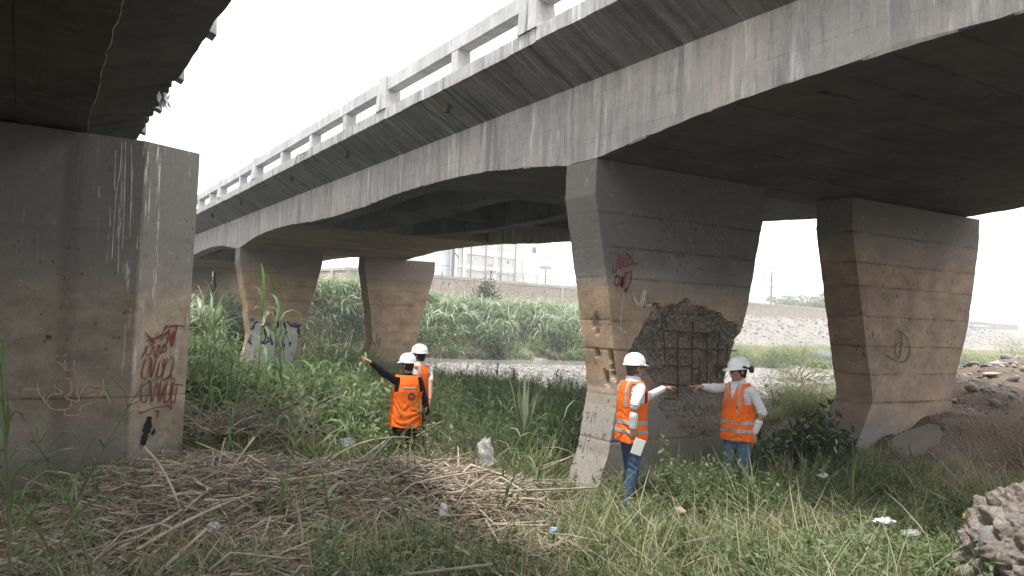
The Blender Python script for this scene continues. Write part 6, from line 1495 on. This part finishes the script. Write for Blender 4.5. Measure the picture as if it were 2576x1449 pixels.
# gravel bar and rubble bank
x = r_.uniform(14, 62, 26000); y = r_.uniform(13, 42, 26000); px = photo_x(x, y); k = (y < _ry(x) - 4.6) & (((px > 1120) & (px < 1520)) | (px > 1820)) 
scatter('river_gravel', 'pale cobbles and gravel spread over the river bar', 'gravel', sps, on_ground(x[k], y[k]), np.abs(r_.normal(.02, .035, k.sum())) + .018, tilt=.4, seed=13)
x = r_.uniform(48, 130, 9000); y = _ry(x) + r_.uniform(.3, .95, 9000) * (_wx(x) - _ry(x)); 
scatter('rubble', 'grey rubble and broken stone tipped down the far bank below the wall', 'rubble', sps, on_ground(x, y), np.abs(r_.normal(.0, .055, 9000)) + .025, tilt=.6, seed=14)
for i, (a, b_, d, s_, lab) in enumerate(((2060, 932, 34, .75, 'big pale boulder at the water edge, framed by the two right piers'), (2065, 832, 62, .9, 'white broken block high on the rubble slope beside the right pier'), (2490, 845, 78, 1.1, 'pale boulder lying before the low wall at far right, leftmost of three'), (2520, 850, 78, .9, 'pale boulder before the low wall at far right, middle of three'), (2545, 852, 78, .8, 'pale boulder before the low wall at far right, rightmost of three'), (2465, 835, 80, .6, 'small pale rock beside the right pier edge in the far distance'))):
    p = atd(a, b_, d); zz = float(gz(p[0], p[1])); c_ = copy_obj(sps[i % 5], None, (p[0], p[1], zz + s_ * .3), i * 1.1, (s_ * 1.3, s_, s_ * .8)); c_.name = 'boulder'; tag(c_, lab, 'boulder')
# grass and bushes of the right bank
pb = [plant(p_bush(.9, .8, 1100, .075, .3, rg(220+i)), 'pale_bush', [M['pale'], M['twig']], *xy, 'low yellow-green bush on the gravel bar between the right piers', 'bush', 'yellow-green bushes on the gravel bar') for i, xy in enumerate(((18.5, 14.8), (21.5, 15.5)))]
r_ = rg(230); xs, ys = [], []
for _ in range(13):
    a = r_.uniform(1950, 2110); d = r_.uniform(15, 19); p = atd(a, 1000, d); xs.append(p[0]); ys.append(p[1])
replicate(pb, xs, ys, 'yellow-green bushes on the gravel bar', 'low yellow-green bush on the gravel bar between the right piers', 'bush', .35, .75, 13)
pg = plant(p_grass(70, .7, .35, .4, .014, rg(240)), 'grass_tuft', [M['pale']], 19.5, 13.9, 'bright yellow-green grass clump on the gravel bar', 'grass tuft')
tg = plant(p_grass(70, .7, .4, .5, .016, rg(241)), 'grass_tuft', [M['tawny']], 58, 41.5, 'tawny dry grass clump at the foot of the rubble slope', 'grass tuft')
x, y = r_.uniform(12, 30, 3000), r_.uniform(10, 22, 3000); k = (photo_x(x, y) > 1850) & (fbm(x * .5, y * .5, 0, 3, 61) > .02 + .8 * sstep(15, 21, depth(x, y)))
scatter('bar_grass', 'bright patchy grass growing over the gravel bar', 'grass', [pg], on_ground(x[k], y[k]), r_.uniform(.2, .55, k.sum()), tilt=.1, seed=15)
x = r_.uniform(38, 120, 5200); t = r_.uniform(.03, .46, 5200); y = _ry(x) + t * (_wx(x) - _ry(x)); k = (fbm(x * .3, y * .3, 0, 3, 62) > -.25 + .9 * sstep(.3, .46, t))
scatter('bank_grass', 'yellowish grass on the flat foot of the far right bank', 'grass', [tg, tg, tg, pg], on_ground(x[k], y[k]), r_.uniform(.5, 1.0, k.sum()), tilt=.1, seed=16)
for i, (a, b_, d, rx, rz_, m_, lab) in enumerate(((2012, 865, 60, 3.4, 2.0, 'shrub', 'wide olive bush spreading on the rubble slope between the right piers'), (1957, 905, 50, 1.7, 1.9, 'shrub', 'upright dark green bush on the far water edge between the right piers'), (1890, 905, 50, 2.4, 1.1, 'shrub', 'low dark bush at the far water edge beside the broken pier'), (2065, 900, 50, 1.8, 1.2, 'shrub', 'low bush by the water at the left edge of the right pier'), (2540, 905, 60, 3.4, 2.8, 'pale', 'bright green bush at the right edge of the picture beyond the mound'), (2590, 890, 52, 3.2, 3.2, 'pale', 'tall pale bush cut by the right edge of the picture'), (2450, 880, 66, 2.2, 2.0, 'shrub', 'grey-green bush beside the right pier on the far bank'), (2480, 905, 60, 2.0, 1.2, 'shrub', 'small olive bush on the far bank right of the right pier'), (1850, 890, 50, 1.5, 2.0, 'shrub', 'green bush touching the broken edge of the near pier'))):
    p = atd(a, b_, d); plant(p_bush(rx * .72, rz_ * .72, 4200, .10, .4, rg(250+i), twigs=60, clump=30), 'far_bush', [M[m_], M['twig']], p[0], p[1], lab, 'bush', dz=-.1)
# the flat-topped tree behind the wall
p = wpt(2035, 772, 22); gzz = 3.0
tree = empty('acacia_tree', (p[0], p[1], gzz), 0, 'spreading flat-topped green tree behind the wall between the right piers', 'tree')
r_ = rg(260); H_ = wpt(2040, 736, 22)[2] - gzz + .4
mb = MB(); tips = []
mb.tube([(0,0,0), (.2,0,H_*.3), (.1,.1,H_*.45)], [.4,.32,.28], 8)
for k in range(13):
    a = k * .48 * math.pi; R_ = r_.uniform(3, 8.5); e = np.array([R_*math.cos(a), R_*math.sin(a), H_*(.93 - .045*R_*.9)]); mid = e * (.45,.45,.72) + (0,0,.3); mb.tube([(.1,.1,H_*.42), mid, e], [.2,.12,.04], 6, cap=False); tips += [mid, e]
mb.build('trunk', M['twig'], tree)
P = PL(); n = 9000; cl = []
for e in tips:
    for _ in range(4): cl.append(np.asarray(e) + r_.normal(0, 1, 3) * (1.5, 1.5, .28))
cl = np.array(cl); k = r_.integers(0, len(cl), n); p0 = cl[k] + r_.normal(0, 1, (n, 3)) * (.6, .6, .18)
V, F, R = strips(p0, dirs(n, -20, 40, r_), r_.uniform(.25, .5, n), r_.uniform(.12, .22, n), r_.uniform(0, 1, n), 2, r_.uniform(-.9, .9, n), np.clip(r_.random(n), 0, 1)); P.add(V, F, R)
o = P.build('crown', [M['shrub']]); o.parent = tree
# dark shrub by the man with ear muffs, with twigs and broad leaves
for i, (a, b_, d, rx, rz_, leaf, m_, lab) in enumerate(((1995, 1190, 9.6, .50, 1.15, .13, 'dark', 'dark broad-leaved shrub with bare twigs right of the man with ear muffs'), (2085, 1200, 9.8, .46, .82, .11, 'dark', 'rounded dark fine-leaved shrub before the right pier foot'), (2050, 1160, 10.4, .50, 1.1, .13, 'dark', 'dark leafy shrub between the ear-muff man and the right pier'), (1945, 1200, 9.9, .34, .8, .10, 'shrub', 'small green shrub at the elbow of the man with ear muffs'), (2120, 1235, 9.2, .3, .35, .09, 'shrub', 'low green shrub at the shaded foot of the right pier'))):
    p = atd(a, b_, d); plant(p_bush(rx, rz_, 1000, leaf * 1.15, .30, rg(270+i), twigs=34, clump=18), 'dark_shrub', [M[m_], M['twig']], p[0], p[1], lab, 'shrub')
P = PL(); r_ = rg(280); n = 46; st = r_.normal(0, .16, (n, 3)) * (1, 1, 0); en = st + r_.normal(0, .35, (n, 3)) * (1, 1, 0) + np.stack([0*st[:, 0], 0*st[:, 0], r_.uniform(.15, .55, n)], 1)
P.stems(st, en, .011, 0, .12, r_); p = atd(1940, 1150, 9.3); plant(P, 'brushwood_pile', [M['twig']], p[0], p[1], 'tangle of bare brown brushwood behind the ear-muff man', 'brushwood', dz=.1)
bw = []
for i, m_ in enumerate(('twig', 'cane_grey')):
    P = PL(); n = 60; st = r_.normal(0, .28, (n, 3)) * (1, 1, 0) + np.array([0, 0, .05]); en = st + r_.normal(0, .4, (n, 3)) * (1, 1, .35) + np.array([0, 0, .12]); P.stems(st, en, .008, 0, .14, r_)
    p = ((5.75, 10.9), (2.7, 12.6))[i]; bw.append(plant(P, 'brushwood_pile', [M[m_]], *p, ('tangle of dead brown twigs right of the man in the cream polo', 'tangle of dry canes on the slope left of the mural pier')[i], 'brushwood'))
for k in range(22):
    left_ = k % 3; a_ = r_.uniform(530, 700) if left_ else r_.uniform(1110, 1260); d_2 = r_.uniform(10.5, 13.5); p = atd(a_, 950, d_2)
    c_ = copy_obj(bw[1 if left_ else 0], None, (p[0], p[1], float(gz(p[0], p[1])) + (.25 if left_ else .2)), r_.uniform(0, 6), r_.uniform(.7, 1.2)); tag(c_, 'pile of dry broken canes on the rise left of the mural pier' if left_ else 'dead brown brushwood tangled in the thicket right of the two men', 'brushwood', 'dry cane piles left' if left_ else 'dead brushwood in the thicket')
for i, (a, b_, d) in enumerate(((2215, 1150, 7.9), (2395, 1035, 8.9), (2435, 1030, 8.9), (2330, 1235, 6.6), (2420, 1215, 6.2), (2480, 1240, 5.4), (2120, 1290, 6.6), (2250, 1260, 6.4), (2300, 1330, 5.9))):
    p = atd(a, b_, d); plant(p_weed(.30, 4, .09, .4, 12, rg(290+i), prof=leafprof), 'small_weed', [M['pale'] if i in (1, 2) else M['weed'], M['stem']], p[0], p[1], 'small bright green weed rooted on the earth of the mound', 'weed', 'small weeds on the mound')

# --- dry cane heap
r_ = rg(300)
def heap_z(x, y):
    px = photo_x(x, y); d = depth(x, y)
    return gz(x, y) + .22 * np.exp(-((px - 560) / 200) ** 2) * np.exp(-((d - 8.3) / 1.3) ** 2) + .36 * np.exp(-((px - 1030) / 300) ** 2) * np.exp(-((d - 8.2) / 1.0) ** 2)
def heap_pts(n, r_=r_):
    px = np.concatenate([r_.uniform(-80, 1300, int(n*.75)), r_.normal(1150, 280, n - int(n*.75))]); d = r_.uniform(4.2, 9.7, n) + np.where(px < 450, .9, 0) * (r_.random(n) < .7)
    f = np.array([.521, .853]); r = np.array([.853, -.521]); u = (px - 1288) / FPX; p = (f + r * u[:, None]) * d[:, None]
    zz = heap_z(p[:, 0], p[:, 1]); yy = 754.6 + .0365 * px + (CAM_H - zz) * FPX / d
    k = (px < 1480) & (yy > 1285 - .33 * np.clip(px, -50, 460) + 14 * r_.normal(0, 1, n)) & ~in_pier(p[:, 0], p[:, 1]) & (r_.random(n) < (.30 + .70 * sstep(np.where(px < 850, 4.0, 5.4), np.where(px < 850, 4.8, 6.8), d)) * np.where((px > 1150) & (d < 6.6), .3, 1)); return p[k, 0], p[k, 1]
x, y = heap_pts(38000); n = len(x)
a = r_.normal(.35, .95, n); L = np.abs(r_.normal(.22, .22, n)) + .08; el = r_.normal(0, .17, n); R_ = np.clip(np.abs(r_.normal(.0038, .0045, n)), .002, .017)
z = heap_z(x, y) + r_.uniform(0, .10, n)
C0 = np.stack([x, y, z], 1); D = np.stack([np.cos(a)*np.cos(el), np.sin(a)*np.cos(el), np.sin(el)], 1)
S_ = np.cross(D, (0,0,1.)); S_ /= np.linalg.norm(S_, axis=1)[:, None]; B2 = np.cross(S_, D)
Vs = []
bendv = r_.normal(0, .11, (n, 3))
for k, t in enumerate((-.5, 0., .5)):
    for q in range(4):
        th = q * math.pi / 2; Vs.append(C0 + D * (L * t)[:, None] + bendv * L[:, None] * (1 if t == 0 else 0) + (S_ * math.cos(th) + B2 * math.sin(th)) * R_[:, None])
V = np.stack(Vs, 1).reshape(-1, 3); base = np.arange(n) * 12
F = np.concatenate([np.stack([base + k*4 + q, base + k*4 + (q+1) % 4, base + (k+1)*4 + (q+1) % 4, base + (k+1)*4 + q], 1) for k in range(2) for q in range(4)])
M['straw'] = leafmat('broken_cane', [(0, (.15, .125, .10)), (.35, (.31, .26, .205)), (.7, (.50, .43, .345)), (1, (.66, .59, .48))], .8, .0, .2)
o = mesh_obj('dry_cane_litter', V, F, M['straw'], attrs={'rnd': np.repeat(r_.random(n), 12)}); tag(o, 'matted heap of broken dry canes over the left foreground', 'dry canes', None, 'stuff')
x, y = heap_pts(30000); n = len(x); z = heap_z(x, y) + r_.uniform(.0, .10, n)
V, F, R = strips(np.stack([x, y, z], 1), dirs(n, -8, 30, r_), r_.uniform(.1, .45, n), r_.uniform(.006, .02, n), r_.uniform(.2, 1.5, n), 3, r_.uniform(-1, 1, n), r_.random(n))
o = mesh_obj('dead_leaf_litter', V, F, M['dry'], attrs={'rnd': R}); tag(o, 'dead strap leaves matted over the cane heap', 'dead leaves', None, 'stuff')
def cane(p, q, r, m, label=None, group=None, nodes=True):
    p = np.asarray(p, float); q = np.asarray(q, float); L = np.linalg.norm(q - p); n = max(5, int(L / .11)); t = np.linspace(0, 1, n)
    C_ = p + (q - p) * t[:, None] + np.array([0, 0, .03 * L]) * (4*t*(1-t))[:, None] * r_.normal(0, 1) + np.cross(q - p, (0,0,1.)) * .02 * (4*t*(1-t))[:, None] * r_.normal(0, 1)
    C2 = []; R2 = []
    for i in range(n):
        C2 += [C_[i]]; R2 += [r * (1.22 if i % 2 == 0 and nodes else 1.0) * (1 - .25 * t[i])]
    mb = MB(); mb.tube(np.array(C2) - C2[0], R2, 7); o = mb.build('dry_cane', m, smooth=True); o.location = C2[0]
    return tag(o, label, 'cane', group)
def gp3(x, y, d): return atd(x, y, d)
def on_heap(x, y, lift):
    ds = np.linspace(4.5, 12, 400); v = AX @ np.array([x - 1288.0, -(y - 724.5), -FPX]) / FPX; Q = CAMP + ds[:, None] * v
    hit = np.where(Q[:, 2] <= heap_z(Q[:, 0], Q[:, 1]) + lift)[0]; return Q[hit[0] if len(hit) else -1]
LC = [((363,1125),(457,1292),8.6,7.9,.013,'cane','yellow cane stuck upright, leaning left against the black paint mark'),
 ((720,1288),(1072,1105),7.3,8.2,.013,'cane','long pale cane slanting up across the heap towards the man seen from behind'),
 ((0,1240),(175,1228),7.4,8.2,.02,'cane_grey','thick cane lying at the left edge in front of the shaded pier'),
 ((175,1280),(660,1130),7.3,8.4,.014,'cane_grey','long brown cane lying along the foot of the left pier'),
 ((270,1400),(480,1270),6.3,7.0,.02,'cane','thick pale cane in the lower left heap'),
 ((285,1425),(640,1240),6.2,7.2,.018,'cane','long thick cane below the leaning yellow cane'),
 ((20,1300),(180,1225),6.8,7.6,.014,'cane','straight cane at lower left pointing up to the right'),
 ((850,1110),(1020,1150),8.4,8.2,.018,'cane_grey','thick cane crossing below the vest of the man seen from behind'),
 ((1030,1205),(1238,1210),7.9,8.0,.02,'cane_grey','thick brown cane lying level by the clear plastic bag'),
 ((1130,1240),(1425,1290),7.4,7.5,.014,'cane','long cane in the bundle pointing right towards the jeans man'),
 ((1120,1220),(1390,1275),7.6,7.6,.013,'cane','upper cane of the bundle pointing right'),
 ((1200,1210),(1420,1290),7.7,7.4,.011,'cane_grey','thin cane of the bundle left of the jeans man'),
 ((985,1180),(1225,1175),8.1,8.2,.014,'cane_grey','level cane behind the clear plastic bag'),
 ((900,1250),(1010,1190),7.6,8.0,.013,'cane','short pale cane in the middle of the heap'),
 ((1215,1170),(1310,1260),8.0,7.4,.018,'cane','thick brown cane below the clear plastic bag'),
 ((640,1100),(560,1210),8.4,7.9,.012,'cane','upright broken cane right of the left pier nose'),
 ((1060,1449),(1120,1310),5.6,6.3,.010,'cane','forked pale stalk in the centre foreground'),
 ((390,1449),(520,1330),5.6,6.2,.016,'cane','cane end poking up at the bottom left'),
 ((940,1150),(1110,1060),8.5,8.7,.013,'cane','cane propped up in front of the black trousers'),
 ((870,1230),(985,1100),8.0,8.4,.013,'cane_grey','dark cane leaning up towards the black trousers'),
 ((1380,1380),(1490,1330),6.3,6.6,.012,'cane_grey','bent dry stick left of the jeans legs'),
 ((1555,1300),(1640,1262),7.4,7.7,.012,'cane','bent dry stick at the feet of the jeans man'),
 ((80,1180),(180,1105),7.0,7.4,.010,'cane','thin stick standing before the shaded left pier'),
 ((2040,1449),(2210,1420),5.0,5.0,.006,'cane','thin brown stem lying on the grass at lower right')]
for (a, b_, d0, d1, r, m_, lab) in LC:
    A2, B2_ = on_heap(*a, .10 + .03 * r_.random()), on_heap(*b_, .10 + .03 * r_.random())
    if any(k_ in lab for k_ in ('upright', 'leaning up', 'propped', 'standing', 'poking')):      # one end rests on the heap, the other is in the air
        lowA = a[1] > b_[1]; dl = depth(*(A2 if lowA else B2_)[:2]) + .25
        if lowA: B2_ = atd(*b_, dl)
        else: A2 = atd(*a, dl)
    cane(A2, B2_, r * .85, M[m_], lab)
x, y = heap_pts(420, rg(310)); x, y = x[:230], y[:230]; r_ = rg(311); hz = heap_z(x, y)
lab = 'medium length dry cane lying loose on top of the cane heap'
protoC = [cane((0,0,0), (L_,0,.03), r0, M[m_], lab, 'loose canes on the heap') for L_, r0, m_ in ((.8,.009,'cane'), (.55,.013,'cane_grey'), (1.15,.011,'cane_grey'), (.4,.010,'cane'), (.7,.009,'cane_grey'))]
for i, (xx, yy, zz) in enumerate(zip(x, y, hz)):
    o = protoC[i] if i < 5 else copy_obj(protoC[i % 5]); o.location = (xx, yy, zz + .06 + .06 * r_.random()); o.rotation_euler = (0, r_.normal(0, .10), r_.normal(.2, 1.0)); o.name = 'dry_cane'; tag(o, lab, 'cane', 'loose canes on the heap')

# --- litter and debris
M['bag'] = simple('white_plastic_film', (.52, .53, .54), .35, .08, 8, .3, .01, .5)
cb = NT('clear_plastic_film', .25, .5); cb.col((.72, .75, .74))
tp_ = cb.t.nodes.new('ShaderNodeBsdfTransparent'); ms = cb.t.nodes.new('ShaderNodeMixShader'); cb.L(cb.ramp(cb.noise(cb.pos(local=True), 9, 4), [(.3, .08), (.7, .50)]), ms.inputs[0]); cb.L(tp_.outputs[0], ms.inputs[1]); cb.L(cb.b.outputs[0], ms.inputs[2]); cb.L(ms.outputs[0], cb.t.nodes['Material Output'].inputs[0]); M['clear'] = cb.m
M['cream'] = simple('cream_paper', (.36, .29, .21), .8); M['bluebag'] = simple('blue_plastic_film', (.30, .42, .55), .4)
def crumple(name, p, sx, sy, sz, seed, m, label, cat, n=30):
    u = np.linspace(0, 2*math.pi, n, endpoint=False); v = np.linspace(.12, math.pi - .12, 14); U, V_ = np.meshgrid(u, v, indexing='ij')
    X_ = np.cos(U)*np.sin(V_); Y_ = np.sin(U)*np.sin(V_); Z_ = np.cos(V_); k = 1 + .75 * fbm(X_*1.9+seed, Y_*1.9, Z_*1.9, 5, seed) + .38 * np.abs(vnoise(X_*5, Y_*5+seed, Z_*5, 5)) - .1
    P = np.stack([X_*k*sx, Y_*k*sy, (Z_*k+.8)*sz], -1).reshape(-1, 3); F = []
    for i in range(n):
        for j in range(13): F.append((i*14+j, ((i+1) % n)*14+j, ((i+1) % n)*14+j+1, i*14+j+1))
    o = mesh_obj(name, P, np.array(F), m, smooth=False); o.location = p; return tag(o, label, cat)
crumple('plastic_bag', gp3(1222, 1166, 8.2), .085, .06, .135, 1, M['clear'], 'large clear crumpled plastic bag standing in the grass at the centre', 'plastic bag')
crumple('plastic_bag', gp3(872, 1120, 8.8), .075, .05, .045, 2, M['clear'], 'white crumpled plastic bag left of the man seen from behind', 'plastic bag')
crumple('plastic_bag', gp3(1115, 1300, 7.1), .045, .035, .06, 3, M['bag'], 'torn white plastic scrap on the heap at bottom centre', 'plastic scrap')
crumple('plastic_scrap', gp3(975, 1265, 7.4), .08, .05, .03, 4, M['bag'], 'small white plastic scrap above the torn one', 'plastic scrap')
crumple('plastic_scrap', gp3(535, 1335, 6.4), .05, .035, .035, 5, M['clear'], 'clear plastic scrap in the lower left cane heap', 'plastic scrap')
crumple('plastic_bag', gp3(2225, 1316, 6.2), .10, .06, .022, 6, M['bag'], 'flattened white plastic bag in the grass at lower right', 'plastic bag')
crumple('plastic_bag', gp3(2290, 1345, 6.0), .09, .05, .02, 7, M['clear'], 'flattened clear plastic film right of the flattened white bag', 'plastic bag')
crumple('plastic_scrap', gp3(1393, 1338, 6.6), .035, .025, .02, 8, M['bluebag'], 'pale blue plastic scrap in the foreground grass', 'plastic scrap')
crumple('plastic_scrap', gp3(2070, 1200, 8.4), .07, .04, .02, 9, M['bag'], 'tiny white scrap beside the dark shrub', 'plastic scrap')
crumple('wrapper', gp3(2435, 1305, 5.5), .035, .03, .02, 10, simple('yellow_wrapper', (.50, .33, .06), .6), 'small yellow wrapper in the grass left of the concrete lump', 'wrapper')
crumple('plastic_scrap', gp3(940, 1235, 7.7), .07, .05, .025, 14, M['bag'], 'pale flat scrap in the middle of the cane heap', 'plastic scrap')
o = MB().box((-.05, -.04, 0), (.05, .04, .012)).box((-.045, -.035, .0125), (.048, .036, .018)).build('broken_tile', M['cream']); o.location = gp3(1712, 1285, 7.3); o.rotation_euler = (.5, .1, .3); tag(o, 'cream broken tile in the grass between the two men', 'tile')
# rag caught on the edge of the left bridge
P = PL(); r_ = rg(320); n = 16; V, F, R = strips(r_.normal(0, .035, (n, 3)), r_.normal(0, .35, (n, 3)) - (0, 0, 1), r_.uniform(.12, .30, n), r_.uniform(.03, .08, n), r_.uniform(-.5, .6, n), 4, r_.uniform(-1.5, 1.5, n), r_.random(n)); P.add(V, F, R)
o = P.build('hanging_rag', M['bag']); o.location = onz(409, 238, 5.30); tag(o, 'torn pale rag hanging from the broken edge of the left bridge', 'rag')
# flat concrete fragment on the mound
pts = [(2232,1112),(2262,1092),(2300,1078),(2335,1066),(2362,1070),(2372,1090),(2365,1115),(2335,1128),(2325,1142),(2280,1150),(2258,1158),(2240,1140)]
top = []
for x_, y_ in pts:
    r = ray(x_, y_); best = None
    for t in np.linspace(5.5, 11, 300):
        q = CAMP + r * t
        if q[2] <= float(gz(q[0], q[1], False)) + .10: best = q; break
    top.append(best if best is not None else q)
top = np.array(top); c0 = top.mean(0); nrm_ = np.linalg.svd(top - c0)[2][2]; nrm_ *= np.sign(nrm_[2])
top = top - np.outer((top - c0) @ nrm_, nrm_); n = len(top); V = np.concatenate([top, top - nrm_ * .10 - (0, 0, .0)]) - c0
F = [tuple(range(n)), tuple(range(2*n-1, n-1, -1))] + [(i, i+n, (i+1) % n + n, (i+1) % n) for i in range(n)]
o = mesh_obj('concrete_fragment', V, F, simple('grey_mortar_slab', (.22, .195, .17), .9, .2, 5, .8, .02)); o.location = c0; tag(o, 'flat broken slab of grey mortar lying on the shaded mound', 'slab')
# the big lump of broken concrete at the lower right
bm = bmesh.new(); bmesh.ops.create_icosphere(bm, subdivisions=7, radius=1.0)
V = np.array([v.co[:] for v in bm.verts]); F = np.array([[v.index for v in f.verts] for f in bm.faces]); bm.free()
V = np.sign(V) * np.abs(V) ** .82
nn = V / np.linalg.norm(V, axis=1)[:, None]
k = 1 + .16 * fbm(V[:, 0]*1.4+3, V[:, 1]*1.4, V[:, 2]*1.4, 3, 41) + .34 * (np.abs(fbm(V[:, 0]*3.2, V[:, 1]*3.2+5, V[:, 2]*3.2, 4, 42))) - .10 * sstep(.1, .5, fbm(V[:, 0]*4, V[:, 1]*4, V[:, 2]*4+2, 3, 43)) + .09 * fbm(V[:, 0]*10, V[:, 1]*10, V[:, 2]*10, 5, 44)
V = V * k[:, None] * (.52, .50, .46)
cl = NT('broken_concrete_lump', .95, .15); P = cl.pos()
c = cl.mix(cl.ramp(cl.noise(P, 4, 6, .65), [(.33, 0.), (.66, 1.)]), (.155, .13, .11), (.29, .255, .225)); vo = cl.vor(P, 30)
c = cl.mix(cl.ramp(vo.outputs['Distance'], [(.12, .6), (.28, 0.)]), c, (.30, .28, .27)); c = cl.mix(cl.ramp(cl.noise(P, 24, 5, .7), [(.33, .7), (.5, 0.)]), c, (.10, .075, .06)); cl.col(c)
cl.bump(cl.math('ADD', cl.noise(P, 40, 5, .7), cl.math('MULTIPLY', vo.outputs['Distance'], .8)), .9, .02)
lump = empty('concrete_lump', gp3(2690, 1440, 4.6) + (0, 0, -.04), 0, 'big rough lump of broken concrete full of pebbles at the lower right corner', 'concrete lump')
mesh_obj('lump_body', V, F, cl.m, lump, smooth=True)
r_ = rg(330)
for i in range(48):
    v = V[r_.integers(len(V))]; s_ = abs(r_.normal(.022, .014)) + .012; o = copy_obj(sps[r_.integers(5)], lump, tuple(v * .985), 0, (s_ * 1.2, s_, s_ * .8)); o.rotation_euler = tuple(r_.uniform(0, 6, 3)); o.name = 'pebble'
    for q in ('label', 'category', 'group'):
        if q in o: del o[q]

# ------------------------------------------------------------------ haze volume added to wash out the distance and lift the darks
hm_ = bpy.data.materials.new('haze_air'); hm_.use_nodes = True; ht = hm_.node_tree
for n in list(ht.nodes): ht.nodes.remove(n)
ho = ht.nodes.new('ShaderNodeOutputMaterial'); hv = ht.nodes.new('ShaderNodeVolumePrincipled')
hv.inputs['Color'].default_value = (.97, .98, 1, 1); hv.inputs['Density'].default_value = .0018; hv.inputs['Anisotropy'].default_value = .2
ht.links.new(hv.outputs[0], ho.inputs['Volume'])
_lo, _hi = GZ.min() - 1.0, 16.5
o = MB().box((-1700, -800, _lo), (3300, 3300, _hi)).build('haze', hm_); tag(o, kind='stuff')
